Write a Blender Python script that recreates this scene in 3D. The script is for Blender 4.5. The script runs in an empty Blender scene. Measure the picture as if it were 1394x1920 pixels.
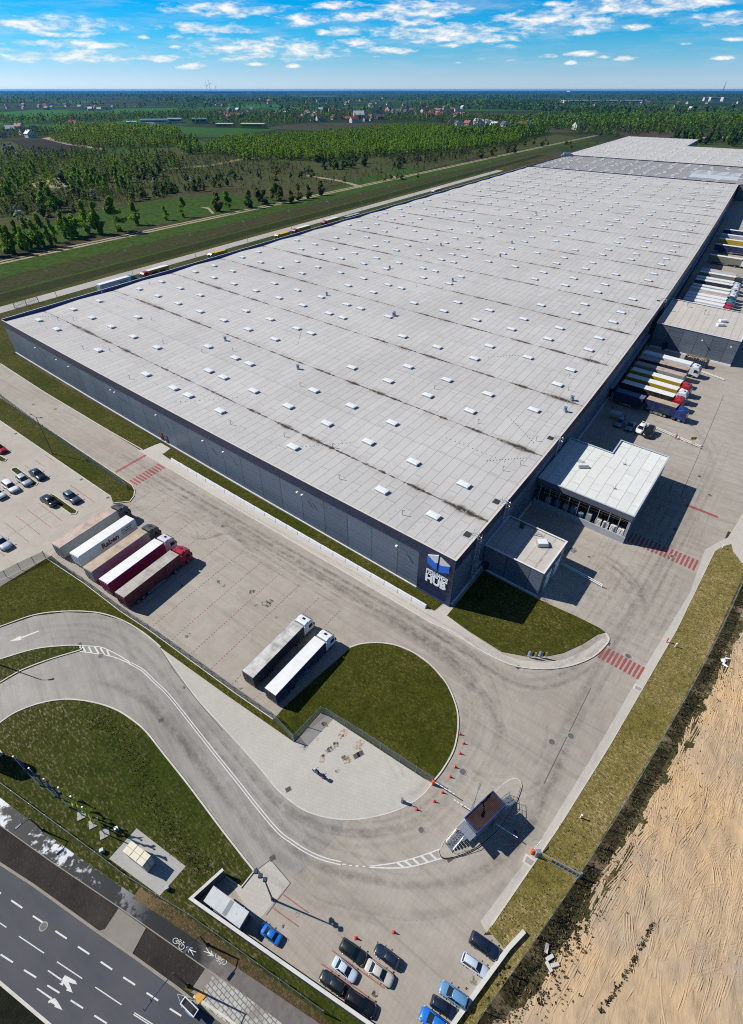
import bpy, bmesh, math, random
import numpy as np
from mathutils import Vector, Matrix, noise as mnoise
random.seed(7)
scene = bpy.context.scene
COL = scene.collection
pi = math.pi
# ------------------------------------------------------------------ survey
# the site was surveyed from a stitched aerial view: a point of the plan is read there and put on the ground in metres
FC, HT, ROOF_T = 1042.0, 84.0, 12.4          # survey constants
HC, YH, YN = 78.0, 168.0, 2150.0              # camera height, horizon row, nadir row
KK = 960.0 - YH
FP = math.sqrt(KK * (YN - 960.0))
PITCH = math.atan(KK / FP)
CP, SP = math.cos(PITCH), math.sin(PITCH)
ZR = 12.4                                     # eaves height of the big hall

def ptrue(x, y, z=0.0):
    h = HT - z; ph = (y - YH) / FC
    Y = h / math.tan(ph) if abs(ph - pi/2) > 1e-9 else 0.0
    return ((x - 697.0) / FC * math.hypot(Y, h), Y)
def tpx(X, Y, z=0.0):
    h = HT - z; ph = math.atan2(h, Y)
    return (697.0 + FC * X / math.hypot(Y, h), YH + FC * ph)
def P(x, y, z=0.0):
    dx = (x - 697.0) / FP; dv = -(y - 960.0) / FP
    dy = CP + dv * SP; dz = -SP + dv * CP
    t = (z - HC) / dz
    return Vector((t * dx, t * dy, z))
def proj(p):
    ry, rz = p[1], p[2] - HC
    d = ry * CP - rz * SP
    return (697.0 + FP * p[0] / d, 960.0 - FP * (ry * SP + rz * CP) / d)
def W(X, Y, z=0.0):
    p = tpx(X, Y); q = P(p[0], p[1], 0.0); q.z = z
    return q
def zw(X, Y, Z):
    yb = W(X, Y).y; y = tpx(X, Y, Z)[1]
    dv = -(y - 960.0) / FP
    dy = CP + dv * SP; dz = -SP + dv * CP
    return HC + yb / dy * dz
def jac(X, Y, e=0.25):
    a, b = W(X + e, Y), W(X - e, Y); c, d = W(X, Y + e), W(X, Y - e)
    return ((a.x - b.x) / (2*e), (c.x - d.x) / (2*e), (a.y - b.y) / (2*e), (c.y - d.y) / (2*e))
def frame(X, Y, ang):
    """heading, length scale, width scale, height scale at a plan point"""
    j = jac(X, Y); c, s = math.cos(ang), math.sin(ang)
    lx, ly = j[0]*c + j[1]*s, j[2]*c + j[3]*s
    ls = math.hypot(lx, ly); det = abs(j[0]*j[3] - j[1]*j[2])
    g = math.sqrt(det)
    zs = zw(X, Y, 3.0) / 3.0 if tpx(X, Y)[1] < 1500 else 0.8
    return math.atan2(ly, lx), ls, det / ls, min(max(zs, 0.86*g), 1.15*g)
# hall axes in plan: u along the front wall (from the near corner), v along the long side
BX = ptrue(855.8, 1052.0, ROOF_T)
UD = (-0.8003, 0.5996); VD = (0.5996, 0.8003)
def uvt(u, v):
    return (BX[0] + UD[0]*u + VD[0]*v, BX[1] + UD[1]*u + VD[1]*v)
def tuv(X, Y):
    dx, dy = X - BX[0], Y - BX[1]
    return (dx*UD[0] + dy*UD[1], dx*VD[0] + dy*VD[1])
def pxuv(x, y, z=0.0):
    return tuv(*ptrue(x, y, z))
def R(u, v, dz=0.0):
    """a point of the big hall's footprint, at eaves height + dz"""
    X, Y = uvt(u, v); p = tpx(X, Y, ROOF_T)
    q = P(p[0], p[1], ZR); q.z = ZR + dz
    return q
def G(u, v, z=0.0):
    X, Y = uvt(u, v)
    return W(X, Y, z)
A_V = math.atan2(VD[1], VD[0]); A_U = math.atan2(UD[1], UD[0])
# ------------------------------------------------------------------ mesh builder
class MB:
    def __init__(s): s.v = []; s.f = []; s.m = []; s.uv = {}
    def add(s, vs, fs, mat=0):
        o = len(s.v); s.v += [tuple(p) for p in vs]
        for f in fs: s.f.append([i + o for i in f]); s.m.append(mat)
        return s
    def box(s, c, d, mat=0, rot=0.0, M=None):
        hx, hy, hz = d[0]/2, d[1]/2, d[2]/2; vs = []
        cr, sr = math.cos(rot), math.sin(rot)
        for sx, sy, sz in ((-1,-1,-1),(1,-1,-1),(1,1,-1),(-1,1,-1),(-1,-1,1),(1,-1,1),(1,1,1),(-1,1,1)):
            x, y = sx*hx, sy*hy
            p = Vector((c[0] + x*cr - y*sr, c[1] + x*sr + y*cr, c[2] + sz*hz))
            vs.append(M @ p if M else p)
        return s.add(vs, [(0,3,2,1),(4,5,6,7),(0,1,5,4),(1,2,6,5),(2,3,7,6),(3,0,4,7)], mat)
    def cbox(s, c, d, ch=0.04, mat=0):
        """box with chamfered edges"""
        hx, hy, hz = d[0]/2, d[1]/2, d[2]/2; pts = []
        for sx in (-1,1):
            for sy in (-1,1):
                for sz in (-1,1):
                    pts += [(sx*(hx-ch), sy*(hy-ch), sz*hz), (sx*(hx-ch), sy*hy, sz*(hz-ch)), (sx*hx, sy*(hy-ch), sz*(hz-ch))]
        return s.hull([(c[0]+p[0], c[1]+p[1], c[2]+p[2]) for p in pts], mat)
    def hull(s, pts, mat=0):
        bm = bmesh.new()
        for p in pts: bm.verts.new(p)
        bmesh.ops.convex_hull(bm, input=list(bm.verts))
        bmesh.ops.dissolve_limit(bm, angle_limit=0.02, verts=list(bm.verts), edges=list(bm.edges))
        loose = [v for v in bm.verts if not v.link_faces]
        bmesh.ops.delete(bm, geom=loose, context='VERTS')
        bm.verts.index_update()
        s.add([v.co[:] for v in bm.verts], [[v.index for v in f.verts] for f in bm.faces], mat)
        bm.free(); return s
    def prism(s, poly, z0, z1, mat=0, cap=True):
        n = len(poly)
        a = sum(poly[i][0]*poly[(i+1) % n][1] - poly[(i+1) % n][0]*poly[i][1] for i in range(n))
        if a < 0: poly = poly[::-1]
        vs = [(p[0], p[1], z0) for p in poly] + [(p[0], p[1], z1) for p in poly]
        fs = [(i, (i+1) % n, n + (i+1) % n, n + i) for i in range(n)]
        if cap: fs += [tuple(range(n, 2*n)), tuple(reversed(range(n)))]
        return s.add(vs, fs, mat)
    def tube(s, a, b, r, n=6, mat=0, r2=None):
        a, b = Vector(a), Vector(b); d = b - a
        if d.length < 1e-6: return s
        r2 = r if r2 is None else r2
        q = d.to_track_quat('Z', 'Y'); vs = []
        for p, rr in ((a, r), (b, r2)):
            for i in range(n):
                t = 2*pi*i/n; vs.append(p + q @ Vector((rr*math.cos(t), rr*math.sin(t), 0)))
        fs = [(i, (i+1) % n, n + (i+1) % n, n + i) for i in range(n)] + [tuple(reversed(range(n))), tuple(range(n, 2*n))]
        return s.add(vs, fs, mat)
    def path(s, pts, r, n=6, mat=0):
        for a, b in zip(pts[:-1], pts[1:]): s.tube(a, b, r, n, mat)
        return s
    def wheel(s, c, r, w, mat=0, n=14):
        return s.tube((c[0], c[1]-w/2, c[2]), (c[0], c[1]+w/2, c[2]), r, n, mat)
    def disc(s, c, r, z0, z1, n=16, mat=0, a0=0.0):
        return s.prism([(c[0]+r*math.cos(a0+2*pi*i/n), c[1]+r*math.sin(a0+2*pi*i/n)) for i in range(n)], z0, z1, mat)
    def ribbon(s, pts, w, h, mat=0, closed=False, z=None, shift=0.0):
        """a strip of width w and height h along plan points (world)"""
        pts = [Vector((p[0], p[1], p[2] if z is None and len(p) > 2 else (z or 0.0))) for p in pts]
        n = len(pts); L = []; Rr = []
        for i, p in enumerate(pts):
            a = pts[i-1] if (i > 0 or closed) else p
            b = pts[(i+1) % n] if (i < n-1 or closed) else p
            d1 = (p - a); d2 = (b - p)
            d = Vector((0,0,0))
            if d1.length > 1e-6: d += d1.normalized()
            if d2.length > 1e-6: d += d2.normalized()
            if d.length < 1e-6: d = Vector((1,0,0))
            d.normalize(); nn = Vector((-d.y, d.x, 0))
            k = 1.0
            if d1.length > 1e-6: k = max(0.5, abs(d.dot(d1.normalized())))
            L.append(p + nn*(w/2/k + shift)); Rr.append(p - nn*(w/2/k - shift))
        m = n if closed else n-1
        vs = []
        for i in range(n): vs += [L[i], Rr[i], Rr[i] + Vector((0,0,h)), L[i] + Vector((0,0,h))]
        fs = []
        for i in range(m):
            a, b = 4*i, 4*((i+1) % n)
            if h > 0: fs += [(a+3, a+2, b+2, b+3), (a, a+3, b+3, b), (a+2, a+1, b+1, b+2)]
            else: fs += [(a, a+1, b+1, b)]
        if h > 0 and not closed: fs += [(0,1,2,3), (4*n-1, 4*n-2, 4*n-3, 4*n-4)]
        return s.add(vs, fs, mat)
    def build(s, name, mats, parent=None, smooth=False, **kw):
        me = bpy.data.meshes.new(name)
        me.from_pydata(s.v, [], s.f)
        if not isinstance(mats, (list, tuple)): mats = [mats]
        for m in mats: me.materials.append(m)
        if len(mats) > 1: me.polygons.foreach_set('material_index', s.m)
        if smooth: me.polygons.foreach_set('use_smooth', [True]*len(me.polygons))
        me.update()
        return link(name, me, parent, **kw)
def link(name, me, parent=None, **kw):
    o = bpy.data.objects.new(name, me); COL.objects.link(o)
    if parent: o.parent = parent
    for k, val in kw.items(): o[k] = val
    return o
def thing(name, label, cat, loc=(0,0,0), rz=0.0, sc=None, group=None):
    o = bpy.data.objects.new(name, None); COL.objects.link(o)
    o.empty_display_size = 0.3
    o.location = loc; o.rotation_euler = (0, 0, rz)
    if sc: o.scale = sc
    return tag(o, label, cat, group)
def tag(o, label, cat, group=None):
    o['label'] = label; o['category'] = cat
    if group: o['group'] = group
    return o
def kids(o): return [c for c in o.children]
def copy_tree(o, parent=None):
    c = o.copy(); COL.objects.link(c)
    if parent: c.parent = parent
    for ch in kids(o): copy_tree(ch, c)
    return c
def place(o, x, y, tx, ty, z=0.0, hz=0.0, zoff=0.0):
    """stand an object on the ground at a survey point, facing another one"""
    X, Y = ptrue(x, y, hz); X2, Y2 = ptrue(tx, ty, hz)
    return place_t(o, X, Y, math.atan2(Y2 - Y, X2 - X), z)
def place_t(o, X, Y, ang, z=0.0, k=1.0):
    h, ls, ws, zs = frame(X, Y, ang)
    p = W(X, Y, z); o.location = p; o.rotation_euler = (0, 0, h); o.scale = (ls*k, ws*k, zs*k)
    return o
def gpoly(px, z=0.0): return [P(x, y, z) for x, y in px]
def smooth_path(pts, n=6, closed=False):
    out = []; m = len(pts)
    for i in range(m if closed else m-1):
        p0 = pts[(i-1) % m] if (closed or i > 0) else pts[i]
        p1 = pts[i]; p2 = pts[(i+1) % m]
        p3 = pts[(i+2) % m] if (closed or i < m-2) else p2
        for k in range(n):
            t = k/n
            out.append(tuple(0.5*((2*p1[j]) + (-p0[j]+p2[j])*t + (2*p0[j]-5*p1[j]+4*p2[j]-p3[j])*t*t + (-p0[j]+3*p1[j]-3*p2[j]+p3[j])*t**3) for j in (0,1)))
    if not closed: out.append(tuple(pts[-1]))
    return out
def sheet(name, px, z, mat, kind='structure', world=False, skirt=0.0):
    pts = px if world else gpoly(px, z)
    pts = [(p[0], p[1]) for p in pts]
    mb = MB()
    if skirt > 0:
        mb.prism(pts, z - skirt, z)
    else:
        n = len(pts)
        a = sum(pts[i][0]*pts[(i+1) % n][1] - pts[(i+1) % n][0]*pts[i][1] for i in range(n))
        if a < 0: pts = pts[::-1]
        mb.add([(p[0], p[1], z) for p in pts], [tuple(range(len(pts)))])
    o = mb.build(name, mat)
    if kind: o['kind'] = kind
    return o
# ------------------------------------------------------------------ materials
class NT:
    def __init__(s, m): s.t = m.node_tree; s.n = s.t.nodes; s.l = s.t.links
    def new(s, ty, **kw):
        n = s.n.new(ty)
        for k, v in kw.items():
            if k.startswith('i_'):
                key = k[2:]; key = int(key) if key.isdigit() else key.replace('_', ' ')
                s.set(n.inputs[key], v)
            else: setattr(n, k, v)
        return n
    def set(s, sock, v):
        if hasattr(v, 'is_output') or isinstance(v, bpy.types.NodeSocket): s.l.new(v, sock)
        else: sock.default_value = v
    def math(s, op, a, b=None, c=None, clamp=False):
        n = s.n.new('ShaderNodeMath'); n.operation = op; n.use_clamp = clamp
        s.set(n.inputs[0], a)
        if b is not None: s.set(n.inputs[1], b)
        if c is not None: s.set(n.inputs[2], c)
        return n.outputs[0]
    def noise(s, vec, scale, detail=4.0, rough=0.55, dist=0.0):
        n = s.new('ShaderNodeTexNoise'); n.inputs['Scale'].default_value = scale; n.inputs['Detail'].default_value = detail
        n.inputs['Roughness'].default_value = rough; n.inputs['Distortion'].default_value = dist
        if vec is not None: s.l.new(vec, n.inputs['Vector'])
        return n.outputs['Fac']
    def ramp(s, fac, stops, interp='LINEAR'):
        n = s.new('ShaderNodeValToRGB'); n.color_ramp.interpolation = interp; s.l.new(fac, n.inputs[0])
        e = n.color_ramp.elements
        while len(e) < len(stops): e.new(0.5)
        for el, (p, c) in zip(e, stops): el.position = p; el.color = c if len(c) == 4 else (*c, 1)
        return n.outputs[0]
    def mr(s, val, a, b, c=0.0, d=1.0):
        n = s.new('ShaderNodeMapRange'); s.l.new(val, n.inputs[0])
        for i, x in zip((1,2,3,4), (a,b,c,d)): n.inputs[i].default_value = x
        return n.outputs[0]
    def mix(s, fac, a, b, mode='MIX'):
        n = s.new('ShaderNodeMix', data_type='RGBA', blend_type=mode)
        s.set(n.inputs[0], fac)
        for i, x in ((6, a), (7, b)):
            if isinstance(x, tuple): x = x if len(x) == 4 else (*x, 1)
            s.set(n.inputs[i], x)
        return n.outputs[2]
    def pos(s): return s.new('ShaderNodeNewGeometry').outputs['Position']
    def obj(s): return s.new('ShaderNodeTexCoord').outputs['Object']
    def uvn(s): return s.new('ShaderNodeTexCoord').outputs['UV']
    def scale(s, vec, sc, rot=(0,0,0), loc=(0,0,0)):
        if rot != (0,0,0):          # turn first, then stretch
            q = s.new('ShaderNodeMapping'); s.l.new(vec, q.inputs[0]); q.inputs['Rotation'].default_value = rot; vec = q.outputs[0]
        n = s.new('ShaderNodeMapping'); s.l.new(vec, n.inputs[0]); n.inputs['Scale'].default_value = sc; n.inputs['Location'].default_value = loc
        return n.outputs[0]
    def bump(s, h, strength=0.3, dist=0.1):
        n = s.new('ShaderNodeBump'); n.inputs['Strength'].default_value = strength; n.inputs['Distance'].default_value = dist
        s.l.new(h, n.inputs['Height']); return n.outputs[0]
MATS = {}
def mat(name, col=(0.5,0.5,0.5), rough=0.7, metal=0.0, spec=0.5, coat=0.0):
    if name in MATS: return MATS[name][0]
    m = bpy.data.materials.new(name); m.use_nodes = True
    t = NT(m); b = t.n['Principled BSDF']
    b.inputs['Base Color'].default_value = (*col, 1); b.inputs['Roughness'].default_value = rough
    b.inputs['Metallic'].default_value = metal; b.inputs['Specular IOR Level'].default_value = spec
    b.inputs['Coat Weight'].default_value = coat
    MATS[name] = (m, t, b)
    return m
def nodes(name): return MATS[name]
def worn(name, col, rough=0.6, metal=0.0, amt=0.25, sc=1.5, spec=0.4, coat=0.0, dirt=(0.16,0.13,0.10)):
    """a painted or bare surface with uneven tone and grime"""
    if name in MATS: return MATS[name][0]
    m = mat(name, col, rough, metal, spec, coat); m_, t, b = MATS[name]
    o = t.obj(); n1 = t.noise(o, sc, 5, 0.6); n2 = t.noise(o, sc*7, 3, 0.6)
    f = t.math('MULTIPLY', t.mr(n1, 0.38, 0.72), amt)
    c = t.mix(f, col, dirt)
    c = t.mix(t.mr(n2, 0.3, 0.7, 0.0, 0.18), c, tuple(min(1, x*1.25) for x in col))
    t.l.new(c, b.inputs['Base Color'])
    t.l.new(t.mr(n1, 0.3, 0.7, max(0.02, rough-0.1), min(1, rough+0.12)), b.inputs['Roughness'])
    return m
# ------------------------------------------------------------------ camera, sun, sky
cd = bpy.data.cameras.new('camera'); cam = bpy.data.objects.new('camera', cd); COL.objects.link(cam)
cam.location = (0, 0, HC); cam.rotation_euler = (pi/2 - PITCH, 0, 0)
cd.sensor_fit = 'VERTICAL'; cd.sensor_height = 36.0; cd.lens = 36.0 * FP / 1920.0
cd.clip_start = 1.0; cd.clip_end = 120000.0
scene.camera = cam
SUN_EL, SHADOW_AZ = math.radians(41.5), math.radians(-18.5)
sd = Vector((math.cos(SHADOW_AZ)*math.cos(SUN_EL), math.sin(SHADOW_AZ)*math.cos(SUN_EL), -math.sin(SUN_EL)))
ld = bpy.data.lights.new('sun', 'SUN'); ld.energy = 5.0; ld.angle = math.radians(0.5); ld.color = (1.0, 0.955, 0.88)
sun = bpy.data.objects.new('sun', ld); COL.objects.link(sun)
sun.rotation_euler = sd.to_track_quat('-Z', 'Y').to_euler(); sun.location = (0, 0, 300)
w = bpy.data.worlds.new('World'); scene.world = w; w.use_nodes = True
t = NT(w); bg = t.n['Background']
sky = t.new('ShaderNodeTexSky', sky_type='NISHITA'); sky.sun_disc = False
sky.sun_elevation = SUN_EL
az_sun = math.atan2(-sd.x, -sd.y)           # clockwise from +Y
sky.sun_rotation = az_sun
sky.altitude = 100; sky.air_density = 1.0; sky.dust_density = 0.3; sky.ozone_density = 3.0
tc = t.new('ShaderNodeTexCoord').outputs['Generated']
sx = t.new('ShaderNodeSeparateXYZ'); t.l.new(tc, sx.inputs[0])
el = t.math('ARCSINE', sx.outputs[2]); az = t.math('ARCTAN2', sx.outputs[0], sx.outputs[1])
# deep spring blue overhead paling to the horizon
eld = t.math('MULTIPLY', el, 180/pi)
tint = t.ramp(t.mr(eld, 0.0, 9.0), [(0.0, (0.53,0.72,1.13)), (0.11, (0.38,0.58,0.95)), (0.22, (0.22,0.51,0.83)), (0.37, (0.07,0.45,0.78)), (0.58, (0.003,0.40,0.75)), (1.0, (0.004,0.34,0.66))])
tint = t.mix(1.0, tint, (3.0,3.0,3.0), 'MULTIPLY')
tint = t.mix(t.mr(eld, 8.0, 30.0), tint, (0.40,0.75,1.10))
skyc = t.mix(1.0, sky.outputs[0], tint, 'MULTIPLY')
# fair weather clouds: flat bases, broken tops
cl = [(95,46,190,28),(108,63,105,9),(140,83,185,13),(120,105,240,22),(15,96,60,10),(430,18,215,22),(397,54,165,19),(455,60,60,7),(339,70,44,8),(268,70,24,7),(300,108,90,12),
      (567,36,110,22),(505,92,290,36),(632,10,90,14),(668,30,90,18),(640,59,90,17),(668,80,65,18),(364,124,50,12),(550,124,32,8),(769,20,176,34),(784,43,85,16),
      (842,64,310,32),(735,95,90,14),(840,85,50,8),(1036,39,210,32),(1176,10,270,28),(1093,61,50,11),(1188,50,52,10),(1353,34,95,20),(1330,2,100,14),(950,86,38,8),
      (958,112,26,7),(1028,105,34,7),(1096,101,60,9),(1174,109,34,9),(1070,117,22,7),(1352,109,34,6),(1287,82,24,5),(1035,8,60,9),(1380,74,34,6),(1268,44,24,8),(900,110,22,5),(1130,106,26,6),(330,88,24,6),(480,120,50,6),(705,106,16,5),(860,118,14,4)]
nv = t.scale(tc, (1.0, 1.0, 4.2))
n1 = t.noise(nv, 34.0, 7, 0.60, 0.3); n2 = t.noise(nv, 130.0, 5, 0.6)
wob = t.math('ADD', t.math('MULTIPLY', t.math('SUBTRACT', n1, 0.5), 2.9), t.math('MULTIPLY', t.math('SUBTRACT', n2, 0.5), 0.55))
acc = None
for (x, y, cw, chh) in cl:
    dx = (x - 697)/FP; dv = -(y - 960)/FP
    d = Vector((dx, CP + dv*SP, -SP + dv*CP)).normalized()
    a0, e0 = math.atan2(d.x, d.y), math.asin(d.z)
    dist = FP / CP / math.cos(math.atan2(dx, 1.0)) if False else FP/ (CP + dv*SP)
    ra, re = cw*0.56/1253.0, chh*0.60/1616.0
    da = t.math('MULTIPLY', t.math('SUBTRACT', az, a0), 1/ra); de = t.math('MULTIPLY', t.math('SUBTRACT', el, e0), 1/re)
    q = t.math('SUBTRACT', 1.0, t.math('ADD', t.math('MULTIPLY', da, da), t.math('MULTIPLY', de, de)))
    acc = q if acc is None else t.math('MAXIMUM', acc, q)
cov = t.mr(t.math('ADD', t.math('MULTIPLY', acc, 0.66), wob), 0.06, 0.95)
wisp = t.math('MULTIPLY', t.mr(t.noise(t.scale(tc, (1,1,9.0)), 9.0, 7, 0.65), 0.47, 0.78, 0.0, 0.8), t.mr(eld, 0.4, 2.2))
cov = t.math('MAXIMUM', cov, t.math('MULTIPLY', wisp, 0.5))
cov = t.math('MULTIPLY', cov, t.mr(eld, 0.15, 1.6, 0.25, 0.96))
shade = t.math('ADD', n1, t.math('MULTIPLY', acc, 0.12))
cc = t.ramp(shade, [(0.35, (10.5,11.2,12.6)), (0.50, (13.0,13.4,14.2)), (0.66, (17.5,17.2,17.0))])
fin = t.mix(cov, skyc, cc)
t.l.new(fin, bg.inputs['Color']); bg.inputs['Strength'].default_value = 0.05
scene.view_settings.view_transform = 'Standard'; scene.view_settings.look = 'None'
scene.view_settings.exposure = 0.2; scene.view_settings.gamma = 1.0; scene.view_settings.use_curve_mapping = False
scene.cycles.max_bounces = 5; scene.cycles.diffuse_bounces = 2; scene.cycles.glossy_bounces = 2; scene.cycles.transparent_max_bounces = 64
scene.cycles.volume_bounces = 0
scene.cycles.use_denoising = False
scene.cycles.filter_width = 1.05
# ------------------------------------------------------------------ ground materials
def gmat(name, rough=0.9, spec=0.2):
    m = mat(name, (0.3,0.3,0.3), rough, 0, spec); return m, *MATS[name][1:]
def concrete(name, a, b, c, grid=(1.0, 0.5), gdark=0.12, rot=0.0, streak=None, dark=0.25):
    m, t, bs = gmat(name, 0.85, 0.25)
    p = t.pos(); n1 = t.noise(p, 0.035, 6, 0.6); n2 = t.noise(p, 0.35, 5, 0.65); n3 = t.noise(p, 2.6, 4, 0.7)
    col = t.ramp(n1, [(0.32, a), (0.5, b), (0.68, c)])
    col = t.mix(t.mr(n2, 0.35, 0.7, 0.0, dark), col, tuple(x*0.55 for x in a))
    col = t.mix(t.mr(n3, 0.62, 0.78, 0.0, 0.35), col, tuple(x*0.45 for x in a))
    if streak:
        sv = t.scale(p, (0.06, 1.2, 1), (0, 0, streak)); sn = t.noise(sv, 0.8, 6, 0.6, 0.6)
        col = t.mix(t.mr(sn, 0.5, 0.75, 0.0, 0.38), col, tuple(x*0.5 for x in a))
        col = t.mix(t.mr(sn, 0.25, 0.42, 0.25, 0.0), col, tuple(min(1, x*1.15) for x in c))
    br = t.new('ShaderNodeTexBrick'); t.l.new(t.scale(p, (1,1,1), (0,0,rot)), br.inputs['Vector'])
    br.inputs['Scale'].default_value = 1.0; br.inputs['Brick Width'].default_value = grid[0]; br.inputs['Row Height'].default_value = grid[1]
    br.inputs['Mortar Size'].default_value = 0.02; br.inputs['Color1'].default_value = (1,1,1,1); br.inputs['Color2'].default_value = (0.86,0.86,0.86,1); br.inputs['Mortar'].default_value = (0.62,0.62,0.62,1)
    br.inputs['Bias'].default_value = -0.2
    col = t.mix(gdark*4, col, br.outputs[0], 'MULTIPLY')
    t.l.new(col, bs.inputs['Base Color'])
    t.l.new(t.bump(n3, 0.25, 0.03), bs.inputs['Normal'])
    return m
M_YARD = concrete('yard_concrete', (0.32,0.285,0.24), (0.375,0.338,0.288), (0.41,0.375,0.325), (1.2,0.6), 0.10, -A_V, -A_U)
M_LOT = concrete('lot_paving', (0.40,0.355,0.30), (0.435,0.395,0.34), (0.46,0.42,0.365), (1.0,0.5), 0.08, -A_V)
M_ACC = concrete('access_paving', (0.27,0.25,0.225), (0.33,0.31,0.28), (0.39,0.365,0.33), (0.8,0.4), 0.10, 0.95, 0.95)
M_PAVE = concrete('pale_paving', (0.42,0.395,0.35), (0.46,0.435,0.39), (0.49,0.465,0.42), (0.5,0.5), 0.10, 0.3, None, 0.12)
M_WALK = concrete('walkway_paving', (0.43,0.40,0.35), (0.48,0.45,0.40), (0.51,0.485,0.435), (0.6,0.6), 0.12, -A_V, None, 0.12)
M_KERB = worn('kerb_concrete', (0.55,0.52,0.47), 0.85, 0, 0.3, 0.6)
def grass(name, base, alt, straw, straw_amt=0.35, sc=1.0, bare=None):
    m, t, bs = gmat(name, 0.95, 0.08)
    p = t.pos(); n1 = t.noise(p, 0.07*sc, 5, 0.62); n2 = t.noise(p, 0.9*sc, 5, 0.7); n3 = t.noise(p, 4.5*sc, 4, 0.75); n4 = t.noise(t.scale(p, (1,2.6,1), (0,0,0.7)), 2.4*sc, 4, 0.7)
    col = t.ramp(n1, [(0.30, base), (0.52, tuple((x+y)/2 for x, y in zip(base, alt))), (0.72, alt)])
    col = t.mix(t.mr(n2, 0.40, 0.70, 0.0, 0.75), col, tuple(x*0.42 for x in base))
    f = t.math('MULTIPLY', t.mr(n4, 0.52, 0.68), t.mr(n1, 0.38, 0.62, straw_amt*0.12, straw_amt*1.6), clamp=True)
    col = t.mix(f, col, straw)
    col = t.mix(t.mr(n3, 0.36, 0.66, 0.55, 0.0), col, tuple(x*0.25 for x in base))
    if bare: col = t.mix(t.mr(t.noise(p, 0.16, 5, 0.7, 0.4), 0.54, 0.66, 0.0, 0.9), col, bare)
    t.l.new(col, bs.inputs['Base Color'])
    t.l.new(t.bump(t.math('ADD', n3, n4), 0.9, 0.16), bs.inputs['Normal'])
    return m
M_LAWN = grass('mown_lawn', (0.052,0.068,0.005), (0.098,0.088,0.012), (0.30,0.25,0.11), 0.60, 0.7)
M_LAWN2 = grass('rough_lawn', (0.042,0.068,0.006), (0.080,0.074,0.016), (0.26,0.21,0.13), 0.85, 0.55)
M_DRY = grass('dry_verge_grass', (0.19,0.165,0.030), (0.38,0.29,0.12), (0.58,0.46,0.27), 1.1, 0.8)
M_SCRUB = grass('scrub_bank', (0.060,0.062,0.018), (0.12,0.095,0.045), (0.36,0.27,0.16), 0.9, 0.8, (0.42,0.31,0.19))
def heathmat(name, cols, stretch=(0.012, 0.075), rot=-0.92, fine=1.0):
    m, t, bs = gmat(name, 0.95, 0.05); p = t.pos()
    v = t.scale(p, (stretch[0], stretch[1], 1), (0, 0, rot)); n1 = t.noise(v, 1.0, 7, 0.68, 0.5); n2 = t.noise(v, 4.5, 6, 0.7, 0.4); n3 = t.noise(p, 0.35*fine, 6, 0.75); n4 = t.noise(p, 1.4*fine, 4, 0.7)
    f = t.math('ADD', t.math('MULTIPLY', n1, 0.62), t.math('MULTIPLY', n2, 0.38)); k = len(cols)
    col = t.ramp(f, [(0.30 + 0.40*i/(k-1), c) for i, c in enumerate(cols)])
    col = t.mix(t.mr(n3, 0.47, 0.62, 0.0, 0.80), col, (0.020, 0.030, 0.008))
    col = t.mix(t.mr(n3, 0.30, 0.42, 0.55, 0.0), col, (0.15, 0.125, 0.07))
    col = t.mix(t.mr(n4, 0.52, 0.66, 0.0, 0.5), col, (0.035, 0.060, 0.010))
    t.l.new(col, bs.inputs['Base Color']); t.l.new(t.bump(n3, 0.8, 0.5), bs.inputs['Normal']); return m
M_MEADOW = heathmat('meadow', [(0.020,0.060,0.008), (0.030,0.085,0.008), (0.050,0.085,0.012), (0.022,0.070,0.008), (0.085,0.085,0.030)], (0.010, 0.10), -0.92, 0.7)
M_HEATH = heathmat('heath', [(0.042,0.034,0.020), (0.040,0.088,0.010), (0.080,0.066,0.034), (0.052,0.095,0.012), (0.15,0.12,0.065)])
M_DITCH = heathmat('ditch_bank', [(0.026,0.030,0.010), (0.030,0.050,0.008), (0.060,0.050,0.024), (0.030,0.044,0.008), (0.10,0.08,0.045)], (0.012, 0.16), -0.92, 0.9)
M_VERGED = grass('dark_verge', (0.030,0.040,0.007), (0.042,0.045,0.010), (0.07,0.065,0.025), 0.4, 0.4)
M_BRIGHT = grass('fresh_grass_bank', (0.045,0.105,0.004), (0.058,0.125,0.005), (0.09,0.12,0.01), 0.3, 0.4)
# open country: fields, fallow and heath out to the horizon
m, t, bs = gmat('open_country', 0.95, 0.05); M_LAND = m
p = t.pos(); sp = t.scale(p, (1.0, 0.55, 1))
n1 = t.noise(sp, 0.0016, 6, 0.6, 0.4); n2 = t.noise(sp, 0.009, 6, 0.65, 0.5); n3 = t.noise(p, 0.12, 5, 0.7)
vor = t.new('ShaderNodeTexVoronoi', feature='F1', distance='CHEBYCHEV'); t.l.new(t.scale(p, (0.0014, 0.0038, 0), (0,0,0.30)), vor.inputs['Vector']); vor.inputs['Scale'].default_value = 1.0
sep = t.new('ShaderNodeSeparateColor'); t.l.new(vor.outputs['Color'], sep.inputs[0])
patch = t.ramp(sep.outputs[0], [(0.0, (0.030,0.050,0.014)), (0.28, (0.034,0.060,0.014)), (0.30, (0.040,0.130,0.014)), (0.48, (0.044,0.150,0.016)), (0.50, (0.085,0.075,0.040)), (0.58, (0.030,0.050,0.014)), (0.80, (0.036,0.080,0.014)), (1.0, (0.045,0.055,0.020))], 'CONSTANT')
far = t.new('ShaderNodeSeparateXYZ'); t.l.new(p, far.inputs[0])
near = t.ramp(n2, [(0.30, (0.026,0.040,0.010)), (0.45, (0.060,0.052,0.024)), (0.58, (0.10,0.08,0.042)), (0.72, (0.034,0.065,0.010))])
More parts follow.
